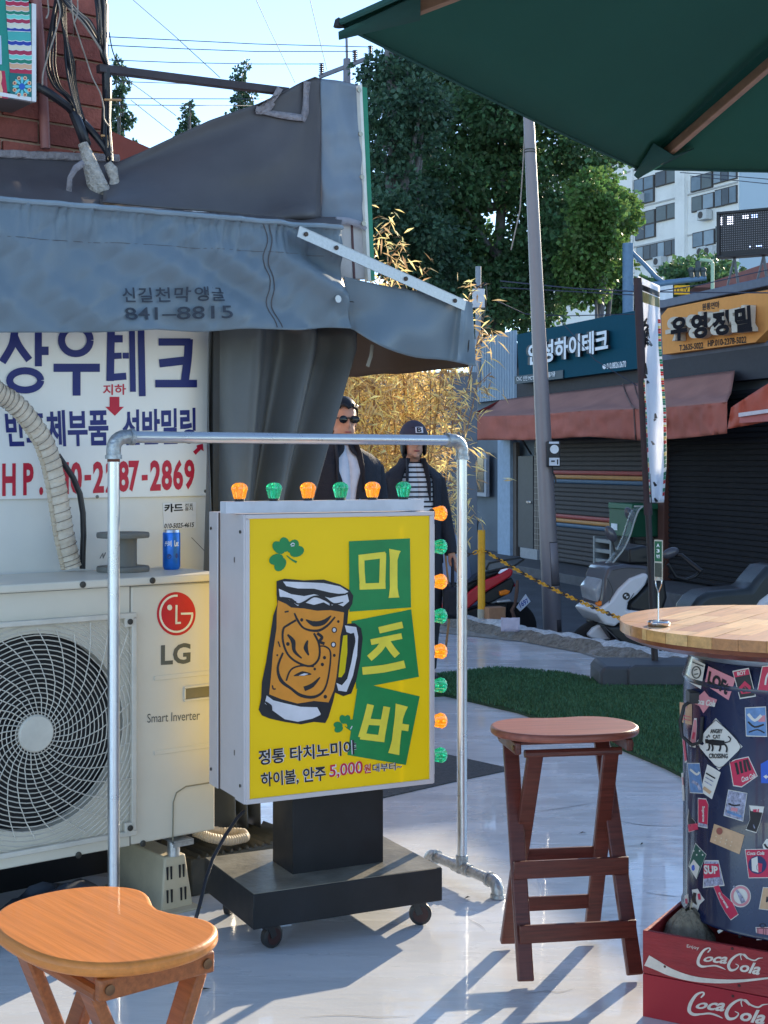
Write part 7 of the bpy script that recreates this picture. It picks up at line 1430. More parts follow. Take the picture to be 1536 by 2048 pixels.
for q, c, r in (([(308, 275), (490, 225), (490, 470), (308, 515)], 2, 2), ([(503, 205), (705, 155), (708, 290), (503, 340)], 2, 1), ([(318, 585), (500, 535), (500, 790), (322, 835)], 2, 2), ([(508, 522), (712, 470), (714, 612), (510, 665)], 2, 1), ([(330, 897), (722, 797), (724, 935), (336, 1035)], 6, 1), ([(832, 435), (1040, 380), (1040, 522), (838, 576)], 2, 1), ([(1048, 372), (1246, 315), (1246, 480), (1048, 530)], 3, 1), ([(842, 765), (1045, 712), (1045, 852), (846, 905)], 2, 1), ([(1055, 705), (1246, 652), (1246, 800), (1055, 850)], 3, 1), ([(826, 250), (1025, 195), (1025, 338), (828, 390)], 2, 1), ([(1035, 190), (1246, 135), (1246, 262), (1035, 312)], 3, 1), ([(100, 945), (225, 915), (225, 1000), (100, 1030)], 3, 1), ([(10, 60), (110, 35), (110, 150), (10, 175)], 2, 1), ([(20, 650), (280, 590), (280, 830), (20, 890)], 3, 2), ([(-170, 130), (-20, 95), (-20, 330), (-170, 360)], 2, 2), ([(310, -30), (705, -125), (705, 20), (310, 115)], 4, 1), ([(835, -70), (1246, -170), (1246, -20), (835, 80)], 4, 1)):
    apwin(q, c, r)
m_acw = mat('apt_ac', S(190, 194, 196), 0.5)
for px, py in ((955, 595), (945, 930), (545, 1020), (1010, 925), (345, 440)):
    a, = kW([(px, py)]); p = AF.pt(a[0], a[1], -0.35); t = MB(); t.box(p, (0.85 * 1.0, 0.5, 0.62)); o = t.build('wall_unit', m_acw, ap, bevel=0.03); t = MB(); t.lathe([(0.22, 0), (0.22, -0.02), (0.0, -0.02)], 20, p + Vector((-0.1, -0.25, 0)), 'y'); t.build('fan_opening', m_wfr, o)
for xx in (ax(1266), ax(1367)):
    t = MB(); t.box((xx, -0.08, ATOP / 2), (0.14, 0.14, ATOP)); t.build('downpipe', m_apw, ap, smooth=0)
for z in [2.6 * k + 0.5 for k in range(1, 10)]:
    t = MB(); t.box(((xL + xR) / 2, -0.03, z), (xR - xL, 0.06, 0.10)); t.build('floor_line', mat('apt_line', S(176, 176, 176), 0.8), ap, smooth=0)
t = MB(); t.box(((ax(1357) + ax(1376)) / 2, -0.15, ATOP / 2), (ax(1376) - ax(1357), 0.3, ATOP)); t.build('stair_bay', m_apw, ap, smooth=0)
# low red roofed house at the right, behind the board
hz_ = Vector((at(1510, 540, 34).x, 34, ST)); hr = thing('low_house', 'low house with a reddish roof under the LED board', 'house', hz_)
t = MB(); t.box((0.6, 1.5, 2.4), (3.4, 3.0, 4.8)); t.build('wall', mat('house_wall', S(170, 184, 200), 0.8), hr, smooth=0)
t = MB(); zr = at(1510, 560, 34).z - ST; t.prism([(-1.6, zr - 0.25), (0.8, zr + 0.55), (2.9, zr + 0.5), (2.9, zr - 0.25)], -0.6, 3.2); t.build('roof', mat('house_roof', S(140, 92, 88), 0.7, var=0.15, scale=4), hr, smooth=0)
# ================================================================== trees
def leaf_tree(name, label, base, trunk_top, clumps, nleaf, size, m_leaf, m_bark, tr=0.2, group='leafy trees behind the shops', limbs=10):
    tr_ = thing(name, label, 'tree', base, 0, group); base = Vector(base)
    t = MB(); top = Vector(trunk_top) - base; pts = [Vector((0, 0, 0)).lerp(top, k / 8) + Vector((0.12 * math.sin(k * 1.1), 0.1 * math.cos(k * 1.7), 0)) * (k / 8) for k in range(9)]
    t.tube(pts, [tr * (1 - 0.75 * k / 8) for k in range(9)], 10)
    for i in range(min(limbs, len(clumps))):
        c, r = clumps[i]; c = Vector(c) - base; s = pts[3 + i % 6]; t.tube([s, s.lerp(c, 0.5) + Vector((0, 0, -0.1)), c], [tr * 0.35, tr * 0.22, tr * 0.08], 6)
    t.build('trunk', m_bark, tr_, smooth=60)
    P = []; Dn = []; vol = sum(r[0] * r[1] * r[2] for _, r in clumps)
    for c, r in clumps:
        n = int(nleaf * r[0] * r[1] * r[2] / vol); v = RNG.normal(size=(n, 3)); v /= np.linalg.norm(v, axis=1, keepdims=True); rad_ = RNG.uniform(0.25, 1, (n, 1)) ** 0.45
        nzv = 1 + 0.25 * np.sin(v[:, :1] * 5 + c[0] * 3) * np.cos(v[:, 1:2] * 4 + c[2])
        p = v * rad_ * nzv * np.array(r) + (np.array(c) - np.array(base)); P.append(p); d = v + RNG.normal(0, .7, (n, 3)); d[:, 2] -= 0.3; Dn.append(d)
    P = np.concatenate(P); Dn = np.concatenate(Dn); o = tex_leaves('crown', P, Dn, size, size * 0.8, m_leaf, tr_); return tr_
m_bark = mat('bark_grey', S(112, 110, 112), 0.9, var=0.2, scale=6, bump=0.5, bscale=14)
m_lf1 = mat('leaf_green', (0.09, 0.18, 0.078), 0.5, var=0.2, scale=0.8, island=0.45, trans=0.35); m_lf2 = mat('leaf_dark', (0.055, 0.12, 0.07), 0.5, var=0.2, scale=0.8, island=0.45, trans=0.3); m_lf3 = mat('leaf_light', (0.12, 0.215, 0.06), 0.5, var=0.2, scale=0.8, island=0.4, trans=0.4)
def cl(px0, px1, py0, py1, n, d, rmin, rmax, seed, dd=1.5):
    rs = random.Random(seed); out = []
    for _ in range(n):
        a = rs.random() * 2 * math.pi; q = math.sqrt(rs.random()); px = (px0 + px1) / 2 + (px1 - px0) / 2 * q * math.cos(a); py = (py0 + py1) / 2 + (py1 - py0) / 2 * q * math.sin(a)
        Y = d + rs.uniform(-dd, dd); r = rs.uniform(rmin, rmax); out.append((tuple(at(px, py, Y)), (r, r, r * 0.75)))
    return out
D1 = 34.0
c1 = cl(800, 930, 340, 560, 12, D1, 0.6, 1.0, 31) + cl(850, 1190, 90, 400, 26, D1, 0.6, 1.15, 3) + cl(870, 1225, 360, 620, 26, D1, 0.55, 1.0, 4) + cl(900, 1120, 560, 690, 8, D1, 0.5, 0.8, 5)
leaf_tree('street_tree', 'big dense green tree rising behind the teal shop sign', at(1000, 925 + 1.55 * FPX / D1, D1), at(1000, 200, D1), c1, 70000, 0.135, m_lf1, m_bark, 0.26)
c2 = cl(745, 860, 120, 330, 16, 30, 0.35, 0.7, 6) + cl(750, 880, 320, 560, 18, 30, 0.4, 0.75, 7) + cl(690, 770, 110, 240, 5, 30, 0.14, 0.26, 8) + cl(840, 960, 520, 680, 10, 30, .4, .7, 18)
leaf_tree('street_tree', 'thinner dark tree with a bare grey trunk beside the wrapped signboard', at(835, 925 + 1.55 * FPX / 30, 30), at(770, 90, 30), c2, 26000, 0.12, m_lf2, m_bark, 0.34)
c3 = cl(1165, 1262, 330, 500, 14, 31, 0.3, 0.55, 9) + cl(1150, 1240, 470, 600, 10, 31, 0.35, 0.6, 10)
leaf_tree('street_tree', 'light yellowish green tree in front of the apartment block', at(1200, 925 + 1.55 * FPX / 31, 31), at(1205, 400, 31), c3, 17000, 0.11, m_lf3, m_bark, 0.15)
for nm, (cx, x0, x1, y0, y1), sd in (('slim tree top seen to the right of the brick corner', (238, 205, 275, 120, 270), 21), ('small pointed tree top left of the wrapped signboard', (375, 348, 402, 205, 275), 22), ('pointed tree top rising behind the steel bar', (484, 430, 525, 130, 250), 23)):
    d = 40.0; rs = random.Random(sd); cc_ = []
    for k in range(26):
        f = k / 25; py = y0 + (y1 + 60 - y0) * f; w = (x1 - x0) / 2 * (0.25 + 0.85 * f); cc_.append((tuple(at(cx + rs.uniform(-w, w) * 0.8, py, d + rs.uniform(-.5, .5))), (0.06 + 0.12 * f + 0.07 * rs.random(),) * 3))
    leaf_tree('distant_tree', nm, at(cx, 925 + 1.55 * FPX / d, d), at(cx, y0 + 10, d), cc_, 3600, 0.10, m_lf2, m_bark, 0.10, 'distant tree tops')
c4 = cl(1280, 1500, 545, 640, 26, 42, 0.5, 0.9, 12) + cl(1360, 1460, 535, 580, 6, 42, .5, .7, 13)
leaf_tree('garden_tree', 'rounded green tree crown behind the orange sign', at(1390, 925 + 1.55 * FPX / 42, 42), at(1390, 570, 42), c4, 9000, 0.20, m_lf1, m_bark, 0.2)
c5 = cl(1225, 1330, 540, 660, 10, 40, 0.4, 0.8, 14)
leaf_tree('garden_tree', 'shrubby green tree behind the blue camera mast', at(1270, 925 + 1.55 * FPX / 40, 40), at(1270, 600, 40), c5, 4000, 0.19, m_lf1, m_bark, 0.12)
# ================================================================== dry bamboo
BD = 10.4
bmb = thing('dry_bamboo', 'tall clump of dry golden bamboo behind the two people', 'bamboo', (at(830, 900, BD).x, BD, 0), 0)
bo_ = Vector((at(830, 900, BD).x, BD, 0))
m_culm = mat('bamboo_culm', S(150, 112, 74), 0.6, var=0.2); m_bl = mat('bamboo_leaf', S(234, 208, 150), 0.55, var=0.25, scale=2, island=0.55, trans=0.45)
P = []; Dn = []
rs = random.Random(5)
for i in range(26):
    px0 = rs.uniform(600, 900); x0 = at(px0, 900, BD).x; y0 = BD + rs.uniform(-0.35, 0.5); lean = rs.uniform(-0.12, 0.12); H_ = rs.choice([rs.uniform(1.9, 2.4), rs.uniform(2.0, 2.6), rs.uniform(2.4, 3.0)])
    pts = [Vector((x0 + lean * (k / 10) ** 2 * 1.2 + 0.03 * math.sin(k), y0 + 0.05 * math.sin(k * 1.3 + i), H_ * k / 10)) for k in range(11)]
    t = MB(); t.tube([p - bo_ for p in pts], [0.009 - 0.0006 * k for k in range(11)], 6); t.build('culm', m_culm, bmb, smooth=60)
    for k in range(230):
        f = 0.36 + 0.64 * rs.random() ** 0.8; j = min(9, int(f * 10)); p = pts[j].lerp(pts[j + 1], f * 10 - j) + Vector((rs.gauss(0, 0.13), rs.gauss(0, 0.13), rs.gauss(0, 0.06)))
        base_d = Vector((rs.gauss(0, 1), rs.gauss(0, .7), rs.gauss(-0.35, .6)))
        for q in range(2): P.append(p - bo_ + Vector((rs.gauss(0, .02), rs.gauss(0, .02), rs.gauss(0, .02)))); Dn.append(base_d + Vector((rs.gauss(0, .5), rs.gauss(0, .5), rs.gauss(0, .4))))
for px, py, n in ((765, 470, 40), (790, 510, 36), (770, 540, 40), (840, 560, 14), (945, 590, 26), (960, 690, 22), (965, 665, 16), (960, 770, 14), (885, 800, 60)):
    c = at(px, py, BD - 0.2)
    for k in range(n): P.append(c - bo_ + Vector((rs.gauss(0, .06), rs.gauss(0, .06), rs.gauss(0, .07)))); Dn.append(Vector((rs.gauss(.2, .8), rs.gauss(0, .7), rs.gauss(-0.2, .7))))
    t = MB(); t.tube([c - bo_ + Vector((-0.10, 0, -0.35)), c - bo_ + Vector((-0.02, 0, 0)), c - bo_ + Vector((0.08, 0, 0.09))], 0.003, 4); t.build('twig', m_culm, bmb)
lo = tex_leaves('leaves', [tuple(p) for p in P], [tuple(d) for d in Dn], 0.105, 0.014, m_bl, bmb, droop=0.15); lo['kind'] = 'stuff'
# grey sheet fence behind the bamboo, panel by panel
fx = thing('site_fence', 'blue grey sheet metal fence behind the dry bamboo', 'fence', (at(560, 900, 14.0).x, 14.0, ST))
m_fen = mat('fence_grey', S(96, 108, 122), 0.5, var=0.1, scale=2)
for k in range(6):
    t = MB(); t.box((0.16 + k * 0.325, 0, 1.22), (0.318, 0.03, 2.44)); t.build('fence_panel', m_fen, fx, bevel=0.004)
    t = MB(); t.box((k * 0.325, 0.03, 1.25), (0.05, 0.05, 2.5)); t.build('fence_post', m_shd, fx, smooth=0)
# small junction box on the bamboo side pole (white box with cables)
JD = 22.6; jb = at(957, 597, JD); jt = thing('junction_post', 'thin grey service mast with a white junction box at the end of the shop row', 'mast', (jb.x, jb.y, 0))
t = MB(); t.tube([(0, 0.06, 2.6), (0, 0.06, at(960, 532, JD).z)], 0.045, 12); t.build('post', mat('post_grey', S(140, 146, 156), 0.5), jt, smooth=60)
t = MB(); t.box((0, 0, jb.z), (0.19, 0.12, 0.30)); t.build('box', mat('jbox_white', S(206, 204, 208), 0.5), jt, bevel=0.006)
for k in range(4):
    t = MB(); t.tube([(0.06 * math.cos(k), 0.0, jb.z + 0.16), (0.12 * math.cos(k * 2), 0.04, jb.z + 0.26), (0.14 - 0.06 * k, 0.08, jb.z + 0.05), (0.05, 0.06, jb.z - 0.5 - .07 * k)], 0.011, 6); t.build('cable', m_cab, jt, smooth=60)
# blue-white tarp heap at the moped's left
hp_ = at(905, 1010, 12.9); t = MB()
def heap(u, v):
    a = 2 * math.pi * u; r = (1 - v ** 1.6) ** 0.7 * (1 + 0.15 * nz(math.cos(a) * 2, math.sin(a) * 2, v * 3)); return Vector((0.30 * r * math.cos(a), 0.30 * r * math.sin(a), 0.95 * v))
t.grid(heap, 30, 14); tag(t.build('covered_bundle', mat('cover_bluegrey', S(136, 150, 176), 0.45, var=0.2, scale=8, bump=0.6, bscale=12), None, loc=(hp_.x, 13.6, ST), smooth=70), 'pale blue plastic covered bundle beyond the bamboo', 'bundle')
# ================================================================== utility pole and overhead wires
ub = Vector((at(694, 120, 38).x, 38, ST)); up_ = thing('utility_pole', 'utility pole top with crossarm and ribbed insulators above the wrapped signboard', 'utility pole', ub)
UL = lambda px, py: at(px, py, 38) - ub; m_con = mat('pole_concrete', S(128, 128, 140), 0.8)
t = MB(); t.tube([Vector((0, 0, 0)), UL(694, 118)], [0.17, 0.10], 12); t.tube([UL(694, 118), UL(693, 70)], 0.035, 8); t.build('shaft', m_con, up_, smooth=60)
t = MB(); t.bar(UL(638, 154), UL(742, 114), 0.10, 0.10); t.build('crossarm', m_con, up_)
for px, py in ((643, 139), (710, 113), (741, 104)):
    t = MB(); prof = []
    for k in range(7): prof += [(0.03, k * 0.05), (0.075, k * 0.05 + 0.012), (0.03, k * 0.05 + 0.026)]
    t.lathe(prof, 12, UL(px, py + 12)); t.build('insulator', mat('insulator', S(76, 60, 72), 0.4), up_)
m_wire = mat('wire_dark', S(60, 66, 84), 0.6)
def wire(pts, d0, d1, r, label):
    P = []
    for i in range(len(pts) - 1):
        for k in range(6): f = k / 6; P.append((pts[i][0] * (1 - f) + pts[i + 1][0] * f, pts[i][1] * (1 - f) + pts[i + 1][1] * f))
    P.append(pts[-1]); n = len(P); t = MB(); t.tube([at(a, b, d0 + (d1 - d0) * i / (n - 1)) for i, (a, b) in enumerate(P)], r, 5); tag(t.build('overhead_wire', m_wire, None, smooth=60), label, 'wire', 'overhead wires')
for pts, d0, d1, r, lab in (([(120, 69), (350, 80), (512, 88), (740, 94)], 30, 38, .011, 'topmost long wire running to the utility pole'), ([(120, 86), (350, 97), (512, 103), (708, 103)], 30, 38, .011, 'second long wire running to the utility pole insulator'), ([(120, 116), (350, 125), (512, 128), (642, 128)], 30, 38, .010, 'third long wire ending at the left insulator'),
    ([(120, 160), (300, 165), (430, 170), (540, 172)], 30, 38, .009, 'thin wire just below the dark steel bar'), ([(120, 197), (512, 198), (560, 198)], 30, 38, .010, 'upper of two level wires behind the small tree'), ([(120, 209), (400, 211), (530, 211)], 30, 38, .010, 'lower of two level wires behind the small tree'),
    ([(255, -10), (345, 68), (440, 155)], 26, 30, .008, 'slanting wire falling from the top left of the sky'), ([(262, 165), (352, 231)], 26, 28, .008, 'short slanting wire left of the small pointed tree'), ([(262, 200), (345, 266)], 26, 28, .008, 'lowest slanting wire left of the small pointed tree'), ([(508, -10), (540, 60), (590, 165)], 26, 34, .008, 'steep wire crossing the sky above the wrapped signboard'), ([(618, -10), (632, 50), (654, 140)], 26, 34, .008, 'steep wire beside the parasol tip'),
    ([(1000, 562), (1150, 577), (1267, 583), (1400, 585), (1580, 586)], 15.5, 14.5, .007, 'dark wire crossing in front of the tan orange sign'), ([(1000, 575), (1267, 590), (1400, 570), (1580, 530)], 15.5, 14.5, .006, 'wire rising to the right over the shop roof'), ([(1360, 345), (1450, 351), (1580, 362)], 60, 60, .018, 'pair of wires below the parasol hem, upper one'), ([(1380, 352), (1450, 359), (1580, 372)], 60, 60, .018, 'pair of wires below the parasol hem, lower one'), ([(990, 600), (1050, 628), (1130, 632), (1270, 628)], 16, 16.5, .006, 'sagging wire in front of the teal sign'), ([(1120, 640), (1190, 720), (1275, 772)], 16.2, 16.2, .005, 'thin wire slanting down over the teal sign')):
    wire(pts, d0, d1, r, lab)
# ================================================================== people
m_skin = mat('skin', S(196, 146, 122), 0.5, var=0.05, scale=20); m_hair = mat('hair_black', S(24, 22, 24), 0.45, var=0.3, scale=60, stretch=(1, 1, 0.3)); m_jk = mat('jacket_black', S(32, 35, 46), 0.75, var=0.12, scale=14, bump=0.3, bscale=60); m_trs = mat('trousers_dark', S(40, 42, 52), 0.8)
def stripes_mat():
    m = bpy.data.materials.new('striped_shirt'); m.use_nodes = True; nt = m.node_tree; b = nt.nodes['Principled BSDF']; b.inputs['Roughness'].default_value = 0.8
    tcx_ = nt.nodes.new('ShaderNodeTexCoord'); sp_ = nt.nodes.new('ShaderNodeSeparateXYZ'); nt.links.new(tcx_.outputs['Object'], sp_.inputs[0])
    m1 = nt.nodes.new('ShaderNodeMath'); m1.operation = 'MULTIPLY'; m1.inputs[1].default_value = 1 / 0.031; nt.links.new(sp_.outputs['Z'], m1.inputs[0])
    m2 = nt.nodes.new('ShaderNodeMath'); m2.operation = 'FRACT'; nt.links.new(m1.outputs[0], m2.inputs[0]); m3 = nt.nodes.new('ShaderNodeMath'); m3.operation = 'LESS_THAN'; m3.inputs[1].default_value = 0.36; nt.links.new(m2.outputs[0], m3.inputs[0])
    mx = nt.nodes.new('ShaderNodeMix'); mx.data_type = 'RGBA'; mx.inputs[6].default_value = S(222, 224, 230) + (1,); mx.inputs[7].default_value = S(30, 32, 44) + (1,); nt.links.new(m3.outputs[0], mx.inputs[0]); nt.links.new(mx.outputs[2], b.inputs['Base Color']); return m
def person(label, loc, rz, H, top, woman, arms):
    p = thing('person', label, 'person', loc, rz); k = H / 1.74; hs = 0.94 if woman else 1.0; sw = (0.185 if woman else 0.215) * k
    def V(x, y, z): return Vector((x, y, z)) * k if False else Vector((x * k, y * k, z * k))
    b = MB(); hc = 1.615; hy = -0.015
    # head
    b.ell(V(0, 0.005 + hy, hc + 0.02), (0.076 * k * hs, 0.096 * k * hs, 0.105 * k * hs), 20, 14); b.ell(V(0, -0.028 + hy, hc - 0.055), (0.057 * k * hs, 0.062 * k * hs, 0.066 * k * hs), 16, 10)
    b.ell(V(0, -0.088 + hy, hc - 0.022), (0.013 * k, 0.020 * k, 0.022 * k), 10, 8); b.ell(V(0, -0.078 + hy, hc + 0.022), (0.048 * k, 0.018 * k, 0.012 * k), 10, 6); b.ell(V(0, -0.080 + hy, hc - 0.098), (0.022 * k, 0.016 * k, 0.016 * k), 10, 6)
    for s in (-1, 1): b.ell(V(s * 0.078 * hs, 0.012 + hy, hc - 0.005), (0.012 * k, 0.020 * k, 0.032 * k), 8, 8)
    b.tube([V(0, 0.02, 1.36), V(0, 0.012, 1.46), V(0, 0.0, 1.55)], [0.062 * k, 0.054 * k * hs, 0.052 * k * hs], 14)
    # torso, pelvis, legs
    b.ell(V(0, 0.0, 1.27), (sw * 0.92, 0.115 * k, 0.17 * k), 18, 10); b.ell(V(0, 0.0, 1.08), (0.155 * k, 0.10 * k, 0.16 * k), 16, 10); b.ell(V(0, 0.0, 0.93), (0.165 * k, 0.11 * k, 0.13 * k), 16, 10)
    for s in (-1, 1):
        st = 0.10 * s
        b.tube([V(s * 0.088, 0, 0.92), V(s * 0.095, -st * 0.5, 0.70), V(s * 0.09, -st * 0.9, 0.48), V(s * 0.088, -st * 0.6 + 0.02, 0.28), V(s * 0.085, -st * 0.5 + 0.03, 0.08)], [0.092 * k, 0.080 * k, 0.058 * k, 0.054 * k, 0.042 * k], 12)
        b.ell(V(s * 0.09, -st * 0.5 - 0.04, 0.04), (0.046 * k, 0.125 * k, 0.042 * k), 12, 8)
        A = [Vector(q) for q in arms[s]]
        b.tube([V(*A[0]), V(*A[0]).lerp(V(*A[1]), 0.5), V(*A[1]), V(*A[1]).lerp(V(*A[2]), .5), V(*A[2])], [0.056 * k, 0.050 * k, 0.042 * k, 0.038 * k, 0.029 * k], 12)
        hd = (V(*A[2]) - V(*A[1])).normalized(); hp0 = V(*A[2]); sd = Vector((0, 1, 0)); sd = (sd - hd * sd.dot(hd)).normalized(); nn = hd.cross(sd)
        b.tube([hp0, hp0 + hd * 0.045 * k, hp0 + hd * 0.085 * k], [0.026 * k, 0.036 * k, 0.034 * k], 10, flat=0.5)
        for f, (off, ln) in enumerate(((-0.028, 0.066), (-0.010, 0.076), (0.009, 0.070), (0.027, 0.054))):
            q0 = hp0 + hd * 0.075 * k + sd * off * k; b.tube([q0, q0 + hd * ln * 0.5 * k + nn * 0.006 * k * s, q0 + hd * ln * 0.95 * k + nn * 0.022 * k * s], [0.0095 * k, 0.009 * k, 0.007 * k], 7)
        q0 = hp0 + hd * 0.025 * k - sd * 0.028 * k; b.tube([q0, q0 + hd * 0.028 * k - sd * 0.018 * k, q0 + hd * 0.055 * k - sd * 0.020 * k], [0.011 * k, 0.010 * k, 0.008 * k], 7)
    body = b.build('body', m_skin, p, smooth=80, fixn=True); r = body.modifiers.new('fuse', 'REMESH'); r.mode = 'VOXEL'; r.voxel_size = 0.0075; r.use_smooth_shade = True; s2 = body.modifiers.new('soft', 'SMOOTH'); s2.factor = 0.5; s2.iterations = 4
    # face details
    t = MB(); t.ell(V(0, -0.084 + hy, hc - 0.066), (0.022 * k, 0.008 * k, 0.006 * k), 10, 6); t.build('lips', mat('lips', S(164, 96, 92), 0.5), p)
    for s in (-1, 1):
        t = MB(); t.ell(V(s * 0.031, -0.082 + hy, hc + 0.004), (0.013 * k, 0.008 * k, 0.006 * k), 10, 6); t.build('eye', mat('eye_dark', S(40, 30, 28), 0.2), p)
    # clothing
    def loft(rings, name, m, a0=0, a1=2 * math.pi, n=28, solid=0.006, gap=None):
        t = MB()
        def f(u, v):
            i = v * (len(rings) - 1); j = min(int(i), len(rings) - 2); w = i - j; z, rx, ry, yo = [rings[j][q] * (1 - w) + rings[j + 1][q] * w for q in range(4)]
            g0 = gap(v) if gap else 0; a = -math.pi / 2 + g0 + (2 * math.pi - 2 * g0) * u; ww = 1 + 0.02 * nz(u * 9, z * 7); return V(rx * math.cos(a) * ww, ry * math.sin(a) * ww + yo, z)
        t.grid(f, n, 22); return t.build(name, m, p, smooth=80, solid=solid)
    sx_ = sw / k
    loft([(1.475, 0.070, 0.070, 0.012), (1.44, 0.088, 0.078, 0.008), (1.40, sx_ * 0.80, 0.098, 0.004), (1.34, sx_ * 0.96, 0.122, 0.0), (1.22, sx_ * 0.94, 0.130, 0.0), (1.05, 0.172, 0.118, 0.0), (0.86, 0.180, 0.128, 0.0)], 'shirt', top)
    jr = [(1.50, 0.082, 0.085, 0.022), (1.46, 0.104, 0.094, 0.012), (1.42, sx_ * 0.86, 0.108, 0.006), (1.36, sx_ * 1.06, 0.134, 0.0), (1.22, sx_ * 1.04, 0.146, 0.0), (1.05, 0.190, 0.138, 0.0), (0.80, 0.205, 0.148, 0.0)]
    loft(jr, 'jacket', m_jk, gap=(lambda v: 0.42 + 0.28 * v) if woman else (lambda v: 0.13 + 0.22 * math.exp(-((v - 0.45) / 0.15) ** 2)))
    for s in (-1, 1):
        A = [V(*q) for q in arms[s]]; t = MB(); t.ell(A[0] + Vector((-s * 0.012 * k, 0, 0.0)), (0.064 * k, 0.076 * k, 0.062 * k), 14, 8)
        t.tube([A[0], A[0].lerp(A[1], 0.5), A[1], A[1].lerp(A[2], 0.5), A[2]], [0.066 * k, 0.064 * k, 0.058 * k, 0.052 * k, 0.045 * k], 14); t.build('sleeve', m_jk, p, smooth=60)
        t = MB(); fr_ = 0.42 if woman else 0.34; pts = [V(s * q[0], q[1], q[2]) for q in ((0.058, -0.062, 1.495), (0.066, -0.098, 1.42), (0.074, -0.128, 1.33), (0.078, -0.146, 1.22))]
        t.tube(pts, [0.022 * k, 0.03 * k, 0.028 * k, 0.010 * k], 8, flat=0.35); t.build('lapel', m_jk, p, smooth=60)
        st = 0.10 * s; t = MB(); t.tube([V(s * 0.088, 0, 0.96), V(s * 0.095, -st * 0.5, 0.70), V(s * 0.09, -st * 0.9, 0.48), V(s * 0.088, -st * 0.6 + 0.02, 0.28), V(s * 0.085, -st * 0.5 + 0.03, 0.10)], [0.105 * k, 0.098 * k, 0.080 * k, 0.075 * k, 0.070 * k], 14); t.build('trouser_leg', m_trs, p, smooth=60)
        t = MB(); t.ell(V(s * 0.09, -st * 0.5 - 0.04, 0.045), (0.052 * k, 0.135 * k, 0.048 * k), 14, 8); t.build('shoe', m_sbk2, p, smooth=60)
    # hair
    t = MB()
    def hair(u, v):
        a = 2 * math.pi * u; el = math.pi / 2 * (1 - v * (1.02 if woman else 1.0)); c_ = math.cos(el)
        low = 0.0; fr2 = max(0, -math.sin(a)); z = 0.108 * math.sin(el) * hs; rr_ = (0.083 * hs, 0.103 * hs)
        z2 = z if fr2 < 0.3 else max(z, 0.052 + 0.01 * math.sin(9 * a)); 
        return V(rr_[0] * c_ * math.cos(a), rr_[1] * c_ * math.sin(a) + 0.008 + hy, hc + 0.026 + z2 + 0.004 * nz(a * 4, v * 6))
    t.grid(hair, 40, 12); t.build('hair', m_hair, p, smooth=80, solid=0.012)
    t = MB(); t.ell(V(0, 0.045 + hy, hc - 0.03 - (0.03 if woman else 0)), (0.078 * k * hs, 0.062 * k, (0.095 if woman else 0.07) * k), 16, 10); t.build('hair_back', m_hair, p, smooth=80)
    if woman:
        for s in (-1, 1):
            t = MB(); t.ell(V(s * 0.074, 0.0 + hy, hc - 0.03), (0.016 * k, 0.04 * k, 0.07 * k), 10, 8); t.build('hair_lock', m_hair, p, smooth=80)
        t = MB()
        def capf(u, v): a = 2 * math.pi * u; el = math.pi / 2 * (1 - v); return V(0.092 * math.cos(el) * math.cos(a), 0.112 * math.cos(el) * math.sin(a) + 0.004 + hy, hc + 0.026 + 0.112 * math.sin(el))
        t.grid(capf, 32, 10); cp_ = t.build('cap', mat('cap_navy', S(60, 58, 74), 0.8), p, smooth=80, solid=0.006)
        t = MB(); t.grid(lambda u, v: V(0.085 * (2 * u - 1) * (1 - 0.12 * v), -0.085 - 0.085 * v * math.sqrt(max(0, 1 - (2 * u - 1) ** 2 * .8)) + hy + 0.03 * (2 * u - 1) ** 2, hc + 0.030 - 0.018 * v - 0.018 * (2 * u - 1) ** 2), 16, 6); t.build('brim', mat('cap_navy', S(60, 58, 74)), cp_, smooth=80, solid=0.005)
        t = MB(); t.box(V(0.010, -0.106 + hy, hc + 0.072), (0.05 * k, 0.012 * k, 0.042 * k), Matrix.Rotation(-0.3, 3, 'X')); bd = t.build('badge', mat('badge_white', S(206, 210, 224), 0.6), cp_, bevel=0.002)
        letter('lettering', 'B', m_ink, bd, [(-0.008, 0.090), (0.024, 0.090), (0.024, 0.058), (-0.008, 0.058)], lambda x, y: V(x, -0.1145 + hy + (y - 0.072) * 0.31, hc + y), 0.03)
    else:
        m_lens = mat('lens_black', S(14, 16, 18), 0.06, var=0.05)
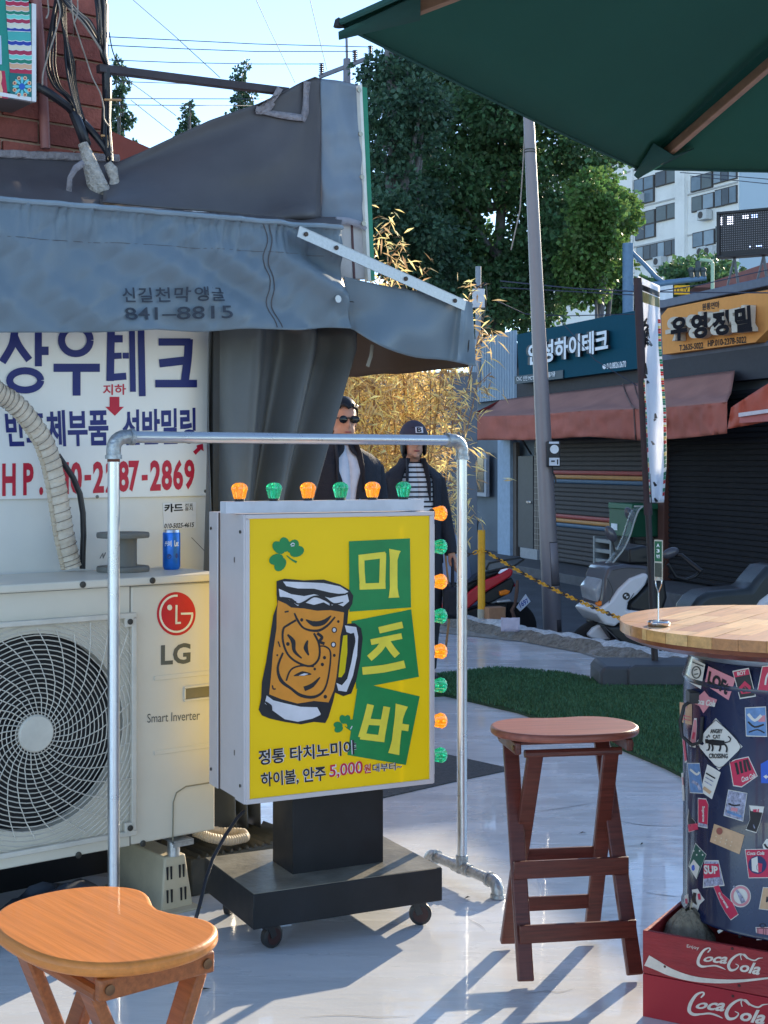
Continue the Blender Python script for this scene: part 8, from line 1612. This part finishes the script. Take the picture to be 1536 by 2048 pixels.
        for s in (-1, 1):
            t = MB(); t.ell(V(s * 0.033, -0.098 + hy, hc + 0.004), (0.029 * k, 0.006 * k, 0.022 * k), 16, 8, Matrix.Rotation(-s * 0.25, 3, 'Z')); sgl = t.build('sunglass_lens', m_lens, p, smooth=80)
            t = MB(); t.tube([V(s * 0.060, -0.088 + hy, hc + 0.012), V(s * 0.080, -0.04 + hy, hc + 0.012), V(s * 0.082, 0.02 + hy, hc + 0.008)], 0.004 * k, 6); t.build('temple', m_sbk2, sgl)
        t = MB(); t.tube([V(-0.012, -0.102 + hy, hc + 0.012), V(0.012, -0.102 + hy, hc + 0.012)], 0.004 * k, 6); t.build('bridge', m_sbk2, p)
        t = MB(); t.tube([V(0.05, -0.150, 1.18), V(0.05, -0.152, 1.0), V(0.045, -0.152, 0.85)], 0.004 * k, 5); t.build('zip', mat('zip_blue', S(60, 120, 170), 0.4), p)
    return p
mp0 = at(684, 925, 8.10); wp0 = at(826, 925, 9.05)
person('person in dark sunglasses and open black jacket over a white shirt', (mp0.x, 8.10, 0), rad(22), 1.765, mat('tshirt_white', S(214, 220, 234), 0.8), False, {-1: [(-0.186, 0.01, 1.355), (-0.245, 0.03, 1.10), (-0.24, -0.08, 0.86)], 1: [(0.186, 0.01, 1.355), (0.245, 0.04, 1.10), (0.26, -0.06, 0.86)]})
person('person in a dark cap and black blazer over a striped shirt', (wp0.x, 9.05, 0), rad(14), 1.655, stripes_mat(), True, {-1: [(-0.160, 0.01, 1.355), (-0.222, 0.03, 1.10), (-0.215, -0.05, 0.86)], 1: [(0.160, 0.01, 1.355), (0.222, 0.03, 1.10), (0.25, -0.06, 0.86)]})
hb = Vector((wp0.x + 0.25, 9.0, 0.52)); bag = thing('handbag', 'black handbag held by the person in the cap', 'bag', hb)
t = MB(); t.box((0, 0, 0), (0.12, 0.26, 0.20)); t.build('bag_body', m_jk, bag, bevel=0.03); t = MB(); t.tube([(0, -0.08, 0.10), (0, -0.05, 0.22), (0, 0.0, 0.27), (0, 0.05, 0.22), (0, 0.08, 0.10)], 0.008, 8); t.build('strap', m_jk, bag, smooth=60)
